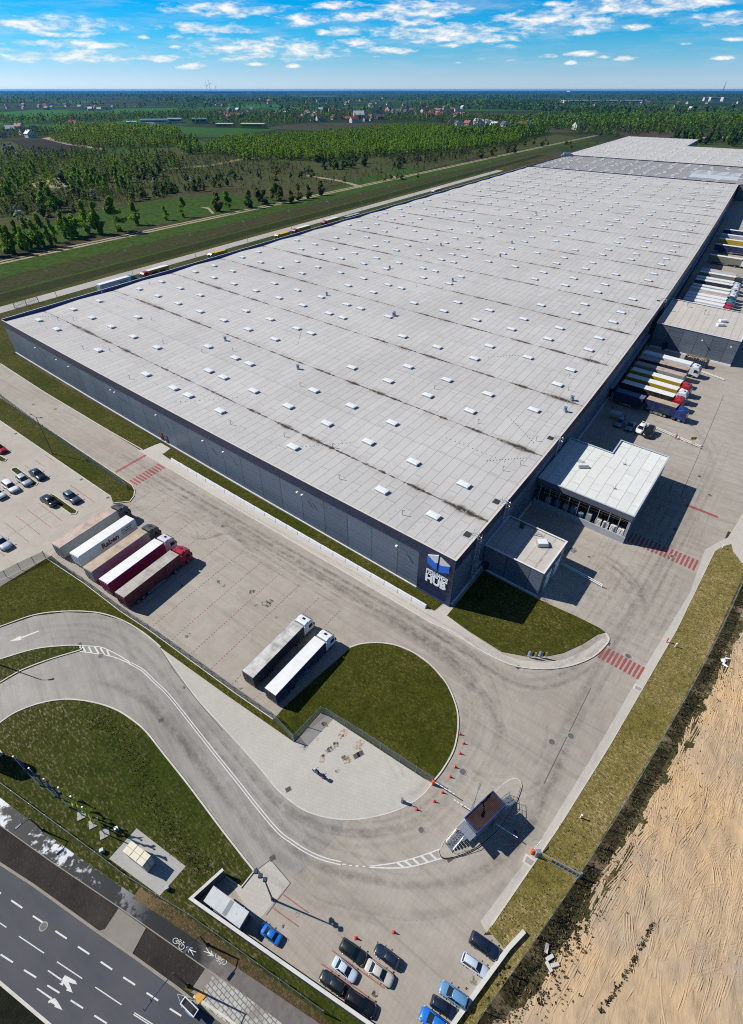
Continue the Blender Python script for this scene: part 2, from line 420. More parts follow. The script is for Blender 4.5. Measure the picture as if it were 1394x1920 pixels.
col = t.mix(t.mr(far.outputs[1], 900, 1500), near, patch)
col = t.mix(t.mr(n1, 0.45, 0.6, 0.0, 0.55), col, (0.016,0.030,0.010))
col = t.mix(t.mr(n3, 0.35, 0.65, 0.55, 0.0), col, (0.012,0.014,0.006))
t.l.new(col, bs.inputs['Base Color'])
# sand of the building lot
m, t, bs = gmat('bare_sand', 0.95, 0.1); M_SAND = m
p = t.pos(); n1 = t.noise(p, 0.05, 6, 0.6, 0.5); n2 = t.noise(p, 0.5, 6, 0.65); n3 = t.noise(p, 5.0, 4, 0.7)
tr = t.noise(t.scale(p, (0.05, 1.1, 1), (0,0,-0.96)), 0.7, 6, 0.62, 0.5)
tr2 = t.noise(t.scale(p, (0.06, 1.1, 1), (0,0,-1.25)), 0.8, 6, 0.62, 0.6)
col = t.ramp(n1, [(0.32, (0.31,0.265,0.22)), (0.45, (0.45,0.335,0.215)), (0.60, (0.51,0.36,0.205)), (0.75, (0.54,0.375,0.20))])
col = t.mix(t.mr(n2, 0.48, 0.72, 0.0, 0.35), col, (0.25,0.20,0.17))
col = t.mix(t.mr(tr, 0.52, 0.74, 0.0, 0.30), col, (0.36,0.25,0.15))
col = t.mix(t.mr(tr, 0.30, 0.44, 0.30, 0.0), col, (0.66,0.51,0.34))
col = t.mix(t.mr(tr2, 0.56, 0.74, 0.0, 0.22), col, (0.30,0.21,0.13))
t.l.new(col, bs.inputs['Base Color'])
h = t.math('ADD', t.math('MULTIPLY', tr, 1.0), t.math('ADD', t.math('MULTIPLY', tr2, 0.7), t.math('MULTIPLY', n3, 0.25)))
t.l.new(t.bump(h, 0.6, 0.22), bs.inputs['Normal'])
# asphalt, wet and dry
m, t, bs = gmat('road_asphalt', 0.8, 0.3); M_ROAD = m
p = t.pos(); n1 = t.noise(p, 0.12, 5, 0.6); n3 = t.noise(p, 6.0, 4, 0.8); st = t.noise(t.scale(p, (0.04, 0.7, 1), (0,0,0.61)), 0.8, 5, 0.6)
col = t.ramp(n1, [(0.3, (0.050,0.055,0.066)), (0.6, (0.070,0.074,0.084))])
col = t.mix(t.mr(st, 0.4, 0.65, 0.0, 0.5), col, (0.085,0.085,0.088))
col = t.mix(t.mr(n3, 0.6, 0.8, 0.0, 0.5), col, (0.11,0.11,0.11))
t.l.new(col, bs.inputs['Base Color']); t.l.new(t.bump(n3, 0.3, 0.02), bs.inputs['Normal'])
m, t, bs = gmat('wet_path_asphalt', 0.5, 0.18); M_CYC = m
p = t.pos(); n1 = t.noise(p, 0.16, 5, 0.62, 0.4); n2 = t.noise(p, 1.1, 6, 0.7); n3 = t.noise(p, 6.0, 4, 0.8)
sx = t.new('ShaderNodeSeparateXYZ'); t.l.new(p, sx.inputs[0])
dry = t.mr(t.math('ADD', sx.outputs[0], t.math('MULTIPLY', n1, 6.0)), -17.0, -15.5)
glare = t.math('MULTIPLY', t.mr(t.math('ADD', n1, t.math('MULTIPLY', n2, 0.6)), 0.80, 0.87), t.mr(sx.outputs[0], -41, -27, 1.0, 0.0))  # sun glare painted into the colour as white patches on the wet left end
col = t.mix(dry, t.mix(glare, (0.010,0.012,0.016), (0.60,0.62,0.66)), t.mix(t.mr(n2, 0.4, 0.7), (0.16,0.145,0.135), (0.11,0.10,0.095)))
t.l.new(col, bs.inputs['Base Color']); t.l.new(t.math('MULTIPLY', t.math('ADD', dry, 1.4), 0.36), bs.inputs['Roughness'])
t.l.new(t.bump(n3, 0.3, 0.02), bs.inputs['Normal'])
m, t, bs = gmat('dark_soil', 0.9, 0.25); M_SOIL = m
p = t.pos(); n1 = t.noise(p, 0.25, 5, 0.6); n3 = t.noise(t.scale(p, (1,2,1), (0,0,1.0)), 2.5, 5, 0.75)
col = t.ramp(n1, [(0.3, (0.016,0.013,0.011)), (0.7, (0.042,0.034,0.028))])
col = t.mix(t.mr(n3, 0.55, 0.72, 0.0, 0.5), col, (0.12,0.11,0.105))
t.l.new(col, bs.inputs['Base Color']); t.l.new(t.bump(n3, 0.8, 0.1), bs.inputs['Normal'])
M_TRACK = concrete('dirt_track', (0.26,0.20,0.13), (0.32,0.25,0.17), (0.36,0.29,0.20), (50,50), 0.0, 0.0, None, 0.3)
M_BACKROAD = concrete('service_road', (0.34,0.32,0.29), (0.39,0.37,0.34), (0.42,0.40,0.37), (3,3), 0.06, -A_V)
def paint(name, c, wear=0.35):
    m = mat(name, c, 0.7); _, t, b = MATS[name]; p = t.pos()
    t.l.new(t.mix(t.mr(t.noise(p, 3.0, 5, 0.75), 0.42, 0.66, 0.0, wear), c, tuple(x*0.42 for x in c)), b.inputs['Base Color']); return m
M_WHITE = paint('road_paint_white', (0.60,0.60,0.58), 0.3)
M_RED = paint('road_paint_red', (0.33,0.075,0.075), 0.45)
M_REDT = paint('thin_red_line', (0.30,0.11,0.09), 0.6)
# ------------------------------------------------------------------ ground
def guv(pts, z=0.0): return [G(u, v, z) for u, v in pts]
def lin(u0, v0, u1, v1, n): return [(u0 + (u1-u0)*i/n, v0 + (v1-v0)*i/n) for i in range(n+1)]
def strip_uv(name, ul, ur, v0, v1, z, m, n=24, kind='structure', wob=0.0):
    """a band along the long side between two u offsets"""
    rn = random.Random(hash(name) % 1000 if False else len(name))
    L = []; Rr = []
    for i in range(n+1):
        v = v0 + (v1-v0)*i/n
        a = ul(v) if callable(ul) else ul; b = ur(v) if callable(ur) else ur
        L.append(G(a + wob*(rn.random()-0.5), v, z)); Rr.append(G(b + wob*(rn.random()-0.5), v, z))
    mb = MB(); vs = []
    for a, b in zip(L, Rr): vs += [a, b]
    mb.add(vs, [(2*i, 2*i+1, 2*i+3, 2*i+2) for i in range(n)])
    o = mb.build(name, m)
    if kind: o['kind'] = kind
    # face up
    if o.data.polygons[0].normal.z < 0: o.data.flip_normals()
    return o
# one sheet out to the horizon, gently rolling far away
mb = MB(); rows = [-400, -100, 200, 600, 1200, 2000, 3000, 4500, 7000, 10000, 15000, 22000, 34000, 52000]
xs = [-1.0, -0.8, -0.6, -0.45, -0.3, -0.2, -0.1, 0, 0.1, 0.2, 0.3, 0.45, 0.6, 0.8, 1.0]
vs = []; fs = []
for j, y in enumerate(rows):
    for i, a in enumerate(xs):
        xw = a * (1500 + max(0, y) * 1.15)
        zz = 0.0 if y < 5000 else min(1.0, (y-5000)/20000) * (18*mnoise.noise(Vector((xw*0.00022, y*0.0002, 3))) + 8)
        vs.append((xw, y, zz))
nx = len(xs)
for j in range(len(rows)-1):
    for i in range(nx-1): fs.append((j*nx+i, j*nx+i+1, (j+1)*nx+i+1, (j+1)*nx+i))
mb.add(vs, fs); o = mb.build('ground', M_LAND); o['kind'] = 'structure'
# bands beyond the service road, west of the hall
strip_uv('service_road', 213.8, 206.6, -120, 480, 0.06, M_BACKROAD, 40)
strip_uv('grass_verge', 207.2, 165, -30, 560, 0.045, M_LAWN2, 40)
strip_uv('grass_verge', 230, 213.5, -150, 640, 0.03, M_VERGED, 40, wob=0.8)
strip_uv('grass_verge', 230.6, 228.6, -150, 900, 0.05, M_BRIGHT, 50, wob=0.8)
strip_uv('grass_verge', 218.5, 213.5, -150, 640, 0.05, M_LAWN, 40, wob=1.2)
strip_uv('heath', lambda v: 256 - 0.012*v, 232.5, -150, 900, 0.03, M_DITCH, 50, wob=3)
strip_uv('meadow', lambda v: 279 - 0.027*v, lambda v: 252 - 0.012*v, -150, 950, 0.05, M_MEADOW, 50, wob=2)
strip_uv('dirt_track', lambda v: 281.5 - 0.026*v - 1.5*math.sin(v*0.006), lambda v: 279.3 - 0.026*v - 1.5*math.sin(v*0.006), -180, 1000, 0.07, M_TRACK, 60, wob=0.25)
strip_uv('dirt_track', lambda v: 277.6 - 0.026*v - 1.5*math.sin(v*0.006), lambda v: 275.0 - 0.026*v - 1.5*math.sin(v*0.006), -180, 1000, 0.07, M_TRACK, 60, wob=0.25)
sheet('meadow', [(-60,446),(60,425),(170,398),(300,374),(420,362),(520,372),(600,362),(660,340),(760,312),(800,318),(700,345),(560,375),(430,398),(240,432),(110,455),(-60,480)], 0.06, M_MEADOW)
sheet('meadow', [(420,300),(520,318),(640,316),(760,300),(860,296),(900,292),(800,318),(690,338),(560,356),(430,352),(330,362),(200,384),(150,378),(300,345)], 0.045, M_HEATH)
sheet('heath', [(-50,268),(120,262),(300,268),(420,285),(560,300),(720,292),(900,262),(1040,252),(1090,258),(990,278),(860,300),(640,318),(420,350),(150,398),(-50,420)], 0.03, M_HEATH)
sheet('ploughed_field', [(20,264),(120,262),(165,283),(105,290),(60,285)], 0.07, grass('ploughed_field_soil', (0.030,0.028,0.020), (0.040,0.036,0.026), (0.05,0.05,0.03), 0.2, 0.1))
sheet('green_field', [(150,281),(330,268),(335,272),(230,290),(140,292)], 0.08, M_MEADOW)
M_CROP = grass('young_crop', (0.040,0.165,0.016), (0.050,0.185,0.018), (0.06,0.15,0.02), 0.2, 0.02)
for pz in ([(-40,215),(60,206),(130,207),(120,222),(40,231),(-40,234)], [(210,204),(330,202),(345,207),(300,214),(215,213)], [(420,195),(520,196),(535,201),(430,203)], [(500,203),(600,200),(620,205),(520,208)], [(640,201),(700,199),(705,203),(650,205)], [(810,196),(905,193),(930,197),(830,200)], [(220,225),(300,222),(290,232),(215,236)], [(100,190),(180,188),(200,192),(110,195)]):
    sheet('crop_field', pz, 0.12, M_CROP)
sheet('fallow_field', [(1150,248),(1260,243),(1330,250),(1300,262),(1200,262)], 0.1, grass('fallow_ground', (0.085,0.06,0.035), (0.12,0.085,0.05), (0.16,0.12,0.08), 0.4, 0.05))
sheet('fallow_field', [(640,211),(690,208),(705,214),(655,218)], 0.1, MATS['fallow_ground'][0])
sheet('dirt_track', [(1150,281),(1185,268),(1270,258),(1394,255),(1394,258),(1275,262),(1190,272),(1160,283)], 0.11, M_TRACK)
sheet('dirt_track', [(78,259),(95,257),(130,268),(200,279),(195,281),(125,271)], 0.13, M_TRACK)
sheet('dirt_track', [(225,329),(330,314),(395,309),(450,297),(570,288),(570,290),(452,300),(396,312),(332,317),(228,332)], 0.1, concrete('grassy_track', (0.14,0.14,0.05), (0.17,0.16,0.06), (0.20,0.18,0.08), (50,50), 0.0))
for pz in ([(575,328),(640,338),(680,349),(678,352),(640,341),(574,330)], [(165,417),(172,415),(190,424),(186,426)], [(375,388),(392,389),(403,400),(398,401),(390,392)], [(725,325),(742,331),(748,337),(744,337),(737,331)]):
    sheet('dirt_track', pz, 0.12, M_TRACK)
sheet('dirt_mound', [(58,344),(110,332),(150,328),(160,338),(120,352),(75,358)], 0.12, M_TRACK)
# the yard
sheet('yard_pavement', [*guv([(230,-5.3),(170,-5.3),(120,-5.3),(80,-5.3),(40,-5.3),(0,-5.3),(-37,-5.3)]), *gpoly([(1047,1550),(907,1754),(938,1752),(962,1775),(850,1960),(835,1990),(690,1990),(363,1692),(-260,1330),(-420,900)])], 0.05, M_YARD, world=True)
sheet('yard_pavement', guv([(4,-6)] + lin(4, 0, 4, 445, 10) + lin(-120, 445, -120, 60, 8) + [(-60,54),(-37.2,52),(-37.2,44),(-37.2,-6)]), 0.046, M_YARD, world=True)
sheet('parking_pavement', [(-160,700),(0,789),(105,860),(210,932),(215,945),(185,962),(97,1040),(87,1047),(0,1100),(-160,1180)], 0.056, M_LOT)
sheet('access_road', [(-160,1235),(0,1177.6),(64.6,1155),(122.7,1148),(180.8,1150),(226,1163),(268,1187),(302,1215),(330,1255),(370,1310),(420,1365),(484,1436),(520,1480),(560,1513),(600,1530),(645,1537),(640,1560),(560,1640),(505,1655),(478,1634),(419,1560),(355,1474),(306,1413),(277,1376),(255,1355),(219,1332),(177,1318),(129,1312),(80,1318),(32,1335),(0,1356),(-160,1440)], 0.058, M_ACC)
sheet('paved_island', [(302,1215),(420,1300),(552,1392),(614,1341),(812,1467),(790,1493),(750,1517),(700,1532),(650,1537),(600,1530),(560,1513),(520,1480),(484,1436),(420,1365),(370,1310),(330,1255)], 0.064, M_PAVE)
sheet('walkway', guv([(86.5,-0.3),(81,-0.3),(80.5,-3.0),(76,-3.3),(3.7,-3.4),(1.2,-3.0),(0.6,-0.3),(-2.6,-0.3),(-2.8,-2.6),(-6.5,-3.2),(-13.5,-3.6)] ) + gpoly([(938,1226),(975,1238),(1020,1243),(1060,1236),(1100,1218),(1124,1201),(1138,1192),(1142,1198),(1136,1210),(1112,1232),(1070,1249),(1020,1255),(968,1250),(925,1233),(880,1207)]) + guv([(0,-5.5),(40,-5.5),(86.5,-5.5)]), 0.066, M_WALK, world=True)
sheet('walkway', guv([(-34.7,43.5),(-35.6,30),(-34.9,5),(-35.2,-10),(-35.9,-29),(-35.7,-44.4),(-37.5,-45.2),(-36.9,-25),(-36.5,-8.5),(-36.4,20),(-36.3,43.6),(-38.8,47.5),(-38.6,52),(-36.6,48)]), 0.062, M_WALK, world=True)
sheet('walkway', guv([(-38.1,55.2),(-37.6,50),(-39.6,44.6),(-41.8,43.3),(-42.6,56),(-44.5,85),(-48,120),(-54,150),(-50,150),(-44,120),(-40.5,85)]), 0.09, M_WALK, world=True)
# lawns, raised a kerb's height
def lawn(px, m=None, z=0.15, world=False, nm='lawn'):
    return sheet(nm, px, z, m or M_LAWN, world=world, skirt=0.14)
lawn(guv([(230,-5.1),(162,-5.1),(134,-5.4),(100,-5.1),(86,-4.8),(85.5,-2.0),(85,-0.1),(120,-0.1),(165.9,-0.1),(167,8),(170,20),(186,20),(200,14),(206,6),(230,4)]), world=True)
lawn(guv([(80.7,-3.0),(79.5,-0.1),(40,-0.1),(1.0,-0.1),(1.4,-2.8),(3.4,-3.1),(40,-2.9),(76,-2.9)]), world=True, nm='lawn')
L3 = [(-140,640),(0,745),(120,824),(248,910),(253,919),(252,931),(244,941),(213,944),(209,932),(105,861),(0,789),(-140,690)]
lawn(L3)
L4 = [(87,1047),(97,1042),(160,1093),(226,1144),(282,1181),(360,1238),(442,1298),(513,1348),(552,1391),(420,1299),(302,1214),(268,1186),(226,1162),(180,1149),(122,1147),(64,1154),(0,1176),(-160,1234),(-160,1180),(0,1100)]
lawn(L4)
L5 = [(513.6,1348.6),(533,1326),(590,1274),(651,1221),(657,1214.6),(678,1208),(710.5,1206),(743,1211),(775,1224),(807,1247),(836.5,1281),(852.6,1316),(859,1345),(857.5,1377.6),(849.4,1410),(830,1444),(812,1466.5),(795,1459),(614,1340.5),(601,1335.7),(552,1391)]
lawn(L5)
L6 = [(-160,1290),(0,1237),(64.6,1218),(113,1212),(148,1211),(151,1215),(150,1220),(97,1236),(42,1257),(0,1281),(-160,1365)]
lawn(L6, M_LAWN2)
L7top = [(-70,1393),(0,1356.5),(32,1335.5),(80.7,1318),(129,1312),(177.5,1318),(219.5,1332),(255,1355),(277.6,1376),(306.6,1413),(355,1474),(419.4,1560),(477.5,1634)]
L7 = L7top + [(453.3,1663),(424,1643),(421,1632),(360,1687),(700,1924),(695,1960),(608,1920),(430.7,1799),(350,1744),(252,1678),(161,1616),(80.7,1558),(0,1495),(-70,1447)]
lawn(L7, M_LAWN2)
sheet('verge_soil', [(250,1685),(300,1716),(360,1757),(450,1818),(608,1925),(640,1960),(660,1960),(600,1900),(452,1792),(360,1726),(262,1664)], 0.165, grass('bare_verge', (0.10,0.075,0.035), (0.17,0.125,0.06), (0.27,0.20,0.11), 0.9, 1.2, (0.20,0.14,0.075)))
L8 = guv([(-13.0,11.2),(-1.2,11.2),(-1.2,-2.4),(-6.5,-3.0),(-13.3,-3.3)]) + gpoly([(948,1224),(985,1231),(1020,1232),(1055,1225),(1092,1208),(1120,1190),(1135,1186),(1124,1178),(1080,1156)])
lawn(L8, world=True)
# car park islands
for a, b in (((27,880),(66,909)), ((96,931),(140,962)), ((-40,838),(8,864))):
    A, B = P(*a), P(*b); d = (B-A); n = Vector((-d.y, d.x, 0)).normalized()*1.1
    pts = [A+n*0.7, B+n*0.7, B+d.normalized()*0.7, B-n*0.7, A-n*0.7, A-d.normalized()*0.7]
    lawn([(p.x, p.y) for p in pts], M_LAWN2, world=True)
    o = MB().ribbon(pts, 0.22, 0.17, closed=True, z=0.03).build('kerb', M_KERB, kind='structure')
# dry verge, scrub bank and the sand lot on the right
VR = [guv([(u, v)])[0] for u, v in ((-36.4,44),(-36.5,20),(-36.6,-8),(-37,-25),(-37.4,-45))] + gpoly([(925,1754),(950,1786),(905,1846),(858,1908),(820,1960)])
FR = [guv([(u, v)])[0] for u, v in ((-42.7,44),(-42.8,20),(-42.9,0),(-43.6,-28),(-44.2,-50))] + gpoly([(903,1901),(880,1960)])
sheet('verge', VR + [p for p in reversed(FR)] + guv([(-41.6,44.2),(-39.4,46.5),(-38.6,48.4),(-37.2,46.2)]), 0.10, M_DRY, world=True, skirt=0.08)
sheet('verge', guv([(-41.5,43),(-43,43),(-43,56),(-45,85),(-49,120),(-60,160),(-70,160),(-50,85),(-45,40)]), 0.05, M_LAWN, world=True)
# sand: a real height field with banks and wheel ruts
def sand_edge(t):
    a = [(-42.8,60),(-42.8,20),(-42.9,0),(-43.6,-28),(-44.2,-50)]
    k = min(int(t*4.0), 3); f = t*4.0 - k
    return (a[k][0]*(1-f)+a[k+1][0]*f, a[k][1]*(1-f)+a[k+1][1]*f)
NI, NJ = 300, 190
vs = []; fs = []; dd_ = []
for i in range(NI+1):
    t_ = i/NI
    if t_ <= 0.72:
        u, v = sand_edge(t_/0.72); p0 = G(u - 0.1, v)
    else:
        f = (t_-0.72)/0.28; a, b = G(-44.3, -50), P(860, 2000); p0 = a.lerp(b, f)
    p1 = Vector((95, p0.y - 4, 0))
    for j in range(NJ+1):
        g = (j/NJ)**1.35; p = p0.lerp(p1, g); d = (p1 - p0).length * g
        n = mnoise.noise(Vector((p.x*0.11, p.y*0.11, 0))); n2 = mnoise.noise(Vector((p.x*0.5, p.y*0.5, 5)))
        along = p.x*0.60 + p.y*0.80; acr = p.x*0.80 - p.y*0.60
        wv = 0*acr + 1.6*mnoise.noise(Vector((along*0.05, acr*0.08, 9)))
        rut = math.sin(wv*3.4) * max(0, mnoise.noise(Vector((p.x*0.07, p.y*0.07, 21))) + 0.18)
        wv2 = p.x*0.95 + p.y*0.3 + 2*mnoise.noise(Vector((p.x*0.06, p.y*0.06, 33)))
        rut2 = math.sin(wv2*3.0) * max(0, mnoise.noise(Vector((p.x*0.06, p.y*0.06, 41))) - 0.05)
        bank = -0.5*min(1, d/5.0) if d < 40 else -0.5
        z = 0.04 + bank*0.6 + min(1, d/6)*(0.26*n + 0.16*n2 + 0.07*mnoise.noise(Vector((p.x*1.3, p.y*1.3, 8))))
        dd_.append(d + 1.5*mnoise.noise(Vector((p.x*0.16, p.y*0.16, 61))) + 0.9*mnoise.noise(Vector((p.x*0.7, p.y*0.7, 62))) + (0 if t_ < 0.74 else 3*(t_-0.74)/0.1))
        vs.append((p.x, p.y, max(z, 0.012 - 0.0*d) if d < 0.3 else z + 0.55*min(1, d/5)))
for i in range(NI):
    for j in range(NJ):
        a = i*(NJ+1)+j; fs.append((a, a+1, a+NJ+2, a+NJ+1))
mb = MB(); mb.add(vs, fs); mb.m = [1 if dd_[f[0]] < 3.9 else 0 for f in fs]; sand = mb.build('sand_ground', [M_SAND, M_SCRUB], smooth=True); sand['kind'] = 'structure'
if sand.data.polygons[500].normal.z < 0: sand.data.flip_normals()
# wheel ruts pressed into the sand: low ridges that follow the ground
from mathutils.bvhtree import BVHTree
bvh = BVHTree.FromPolygons([Vector(v) for v in vs], fs)
def sandz(x, y):
    h = bvh.ray_cast(Vector((x, y, 5)), Vector((0, 0, -1))); return h[0].z if h[0] else None
rr = random.Random(17); mb = MB(); FLOW = math.atan2((G(-43,30)-G(-43,-40)).y, (G(-43,30)-G(-43,-40)).x)
def rut_path(x, y, a, n, cv, ridges, hh, ww, cj=0.006):
    pts_ = []
    for i in range(n):
        pts_.append((x, y, a)); x += 0.6*math.cos(a); y += 0.6*math.sin(a); a += cv*0.6 + rr.gauss(0, cj)
    for off in ridges:
        run = []; wob_ = rr.random()*9
        for i, (x, y, a) in enumerate(pts_):
            nx_, ny_ = -math.sin(a), math.cos(a); o_ = off + 0.05*math.sin(i*0.4 + wob_); cx, cy = x + nx_*o_, y + ny_*o_; z = sandz(cx, cy)
            if z is None or z < 0.2 or mnoise.noise(Vector((cx*0.35, cy*0.35, off))) < -0.28:
                run = []; continue
            run.append(((cx - nx_*ww, cy - ny_*ww, z - 0.012), (cx, cy, z + hh*(0.55 + 0.45*rr.random())), (cx + nx_*ww, cy + ny_*ww, z - 0.012)))
            if len(run) >= 2:
                A_, B_ = run[-2], run[-1]; mb.add([*A_, *B_], [(0,3,4,1), (1,4,5,2)])
for k in range(46):          # lorries and diggers driving up and down the lot
    f = rr.random(); px_, py_ = rr.uniform(930, 1400), rr.uniform(1780, 1935)
    q = P(px_, py_); sp_ = 0.22; rg = [sp_*j for j in range(rr.randint(1, 3))]; rg = rg + [r_ + 1.9 for r_ in rg]
    rut_path(q.x, q.y, FLOW + rr.gauss(0.03, 0.07), rr.randint(40, 130), rr.gauss(0, 0.004), rg, rr.uniform(0.05, 0.11), rr.uniform(0.06, 0.12))
for k in range(44):
    px_, py_ = rr.uniform(1120, 1420), rr.uniform(1200, 1700); q = P(px_, py_); sp_ = 0.24; rg = [sp_*j for j in range(rr.randint(1, 3))]
    rut_path(q.x, q.y, FLOW + rr.gauss(0.0, 0.12), rr.randint(20, 60), rr.gauss(0, 0.008), rg + ([r_ + 1.9 for r_ in rg] if k % 2 else []), rr.uniform(0.06, 0.13), rr.uniform(0.06, 0.12))
for k in range(52):          # turning loops
    px_, py_ = rr.gauss(1265, 60), rr.gauss(1660, 75); q = P(px_, py_); sg = rr.choice((-1, 1)); rg = [0.3*j for j in range(rr.randint(1, 4))]
    rut_path(q.x, q.y, FLOW + sg*rr.uniform(-0.2, 1.1), rr.randint(10, 26), -sg*rr.uniform(0.03, 0.10), rg, rr.uniform(0.07, 0.15), rr.uniform(0.07, 0.13))
for k in range(16):
    px_, py_ = rr.gauss(1340, 30), rr.gauss(1790, 40); q = P(px_, py_); rg = [0.25*j for j in range(rr.randint(1, 3))]
    rut_path(q.x, q.y, FLOW - 0.9 + rr.gauss(0, 0.2), rr.randint(14, 30), rr.uniform(0.03, 0.06), rg + [r_+1.9 for r_ in rg], rr.uniform(0.05, 0.10), rr.uniform(0.06, 0.11))
mb.build('sand_ruts', M_SAND, smooth=True, kind='structure')
# scrub between the fence and the sand, as many small tufts
def tufts(name, pts, mats, size, seed, zf=0.2):
    rn = random.Random(seed); mb = MB()
    for (x, y, s_, z) in pts:
        for k in range(rn.randint(4, 7)):
            a = rn.random()*6.28; tl = rn.uniform(0.1, 0.6); h = s_*rn.uniform(0.5, 1.0); r = s_*rn.uniform(0.2, 0.5)
            ox, oy = rn.uniform(-s_, s_)*0.4, rn.uniform(-s_, s_)*0.4
            ca, sa = math.cos(a), math.sin(a); mi = rn.randrange(len(mats))
            b = Vector((x+ox, y+oy, z))
            mb.add([b + Vector((-sa*r, ca*r, 0)), b + Vector((sa*r, -ca*r, 0)), b + Vector((sa*r*0.7 + ca*tl*h, -ca*r*0.7 + sa*tl*h, h)), b + Vector((-sa*r*0.7 + ca*tl*h, ca*r*0.7 + sa*tl*h, h))], [(0,1,2,3)], mi)
    return mb.build(name, mats, kind='stuff')
M_T1 = worn('tuft_green', (0.035,0.05,0.012), 0.95); M_T2 = worn('tuft_brown', (0.07,0.055,0.03), 0.95); M_T3 = worn('tuft_straw', (0.26,0.20,0.10), 0.95); M_T4 = worn('tuft_dark', (0.022,0.024,0.010), 0.95)
rn = random.Random(3); pts = []
for k in range(2400):
    t_ = rn.random(); u, v = sand_edge(t_) if True else (0, 0)
    d = abs(rn.gauss(0, 1))*3.6*(0.85 + 0.9*mnoise.noise(Vector((v*0.12, 1, 1))))
    q = G(u - 0.3 - d, v); pts.append((q.x, q.y, rn.uniform(0.08, 0.26)*(1.2 if d < 2.5 else 0.8), (sandz(q.x, q.y) or 0.05) - 0.03))
for k in range(420):
    f = rn.random(); q = G(-44.3, -50).lerp(P(860, 2000), f); d = rn.uniform(0.2, 6)
    pts.append((q.x + d, q.y - d*0.2, rn.uniform(0.08, 0.22), 0.1))
for line, nn_, sp in (([(1224,1731),(1207,1763),(1182,1808),(1157,1850),(1124,1895)], 140, 0.16), ([(1030,1795),(1046,1770),(1062,1752),(1080,1735)], 260, 1.1), ([(945,1850),(985,1845),(1040,1850)], 160, 1.6)):
    ln = smooth_path(line, 12)
    for k in range(nn_):
        b = ln[rn.randrange(len(ln))]; q = P(*b); x, y = q.x + rn.gauss(0, sp), q.y + rn.gauss(0, sp*0.7); pts.append((x, y, rn.uniform(0.10, 0.32), (sandz(x, y) or 0.1) - 0.03))
tufts('scrub', pts, [worn('tuft_dull_green', (0.05,0.055,0.02), 0.95), M_T2, worn('tuft_grey2', (0.13,0.11,0.08), 0.95), M_T1, M_T2, worn('tuft_straw3', (0.30,0.23,0.13), 0.95)], 0.4, 5)
sheet('scrub_bank', [p for p in FR[:5]] + [FR[5]] + [FR[5] + Vector((3, -0.5, 0))] + [p + Vector((4.6 + 1.6*mnoise.noise(Vector((i*1.7, 0, 0))), 0, 0)) for i, p in reversed(list(enumerate([G(-43.0, 44 - k*3.0) for k in range(31)])))], 0.11, M_SCRUB, world=True)
# tufts on the rough lawns and the verge
rn = random.Random(9); pts = []
def inpoly(x, y, poly):
    c = False; n = len(poly); j = n-1
    for i in range(n):
        if (poly[i][1] > y) != (poly[j][1] > y) and x < (poly[j][0]-poly[i][0])*(y-poly[i][1])/(poly[j][1]-poly[i][1]) + poly[i][0]: c = not c
        j = i
    return c
lp = [(p.x, p.y) for p in gpoly(L7)]
band = smooth_path([(180,1340),(225,1385),(262,1440),(300,1520),(345,1590),(395,1640)], 10)
for k in range(1700):
    b = band[rn.randrange(len(band))]; q = P(b[0] + rn.gauss(0, 16), b[1] + rn.gauss(0, 14))
    if inpoly(q.x, q.y, lp): pts.append((q.x, q.y, rn.uniform(0.05, 0.12), 0.14))
tufts('rough_grass', pts, [M_T1, worn('tuft_green2', (0.06,0.07,0.015), 0.95), M_T2, worn('tuft_grey', (0.17,0.15,0.10), 0.95)], 0.3, 6)
pts = []
vp = [(p.x, p.y) for p in VR + [p for p in reversed(FR)]]
for k in range(2200):
    u = rn.uniform(-43.4, -36.5); v = rn.uniform(-60, 44); q = G(u, v)
    if inpoly(q.x, q.y, vp): pts.append((q.x, q.y, rn.uniform(0.06, 0.15), 0.09))
tufts('verge_grass', pts, [M_T3, worn('tuft_green3', (0.09,0.11,0.02), 0.95), worn('tuft_olive', (0.16,0.14,0.03), 0.95), M_T3, worn('tuft_straw2', (0.38,0.30,0.17), 0.95)], 0.3, 8)
# kerbs
def kerb(px, closed=False, w=0.22, h=0.17, world=False):
    pts = px if world else gpoly(px)
    return MB().ribbon(pts, w, h, closed=closed, z=0.03).build('kerb', M_KERB, kind='structure')
kerb(smooth_path(L7top[1:], 5)); kerb(smooth_path([(302,1214),(268,1186),(226,1162),(180,1149),(122,1147),(64,1154),(0,1176),(-100,1210)], 5))
kerb(smooth_path([(0,1237),(64.6,1218),(113,1212),(148,1211),(151,1215),(150,1220),(97,1236),(42,1257),(0,1281)], 4))
kerb(smooth_path(L5[4:17], 5)); kerb(L3[1:8]); kerb([(0,789),(105,861),(209,932)])
kerb(smooth_path([(302,1215),(330,1255),(370,1310),(420,1365),(484,1436),(520,1480),(560,1513),(600,1530),(650,1537),(700,1532),(750,1517),(790,1493),(812,1467)], 5), w=0.16, h=0.045)
kerb(guv([(86,-4.9),(100,-5.2),(134,-5.5),(162,-5.2)]), world=True)
kerb(guv([(86.5,-5.6),(60,-5.6),(30,-5.6),(0,-5.6)]) + gpoly(smooth_path([(858,1190),(880,1207),(925,1233),(968,1250),(1020,1255),(1070,1249),(1112,1232),(1136,1210),(1142,1198),(1136,1188)], 4)), world=True)
kerb(guv([(-36.4,44),(-36.5,20),(-36.6,-8),(-37,-25),(-37.4,-44)]), world=True, w=0.14, h=0.12)
kerb([(87,1047),(160,1096),(226,1147),(282,1184),(360,1241),(442,1301),(513,1350)], w=0.12, h=0.2)
kerb([(477,1634),(453,1664),(424,1644)], w=0.14)
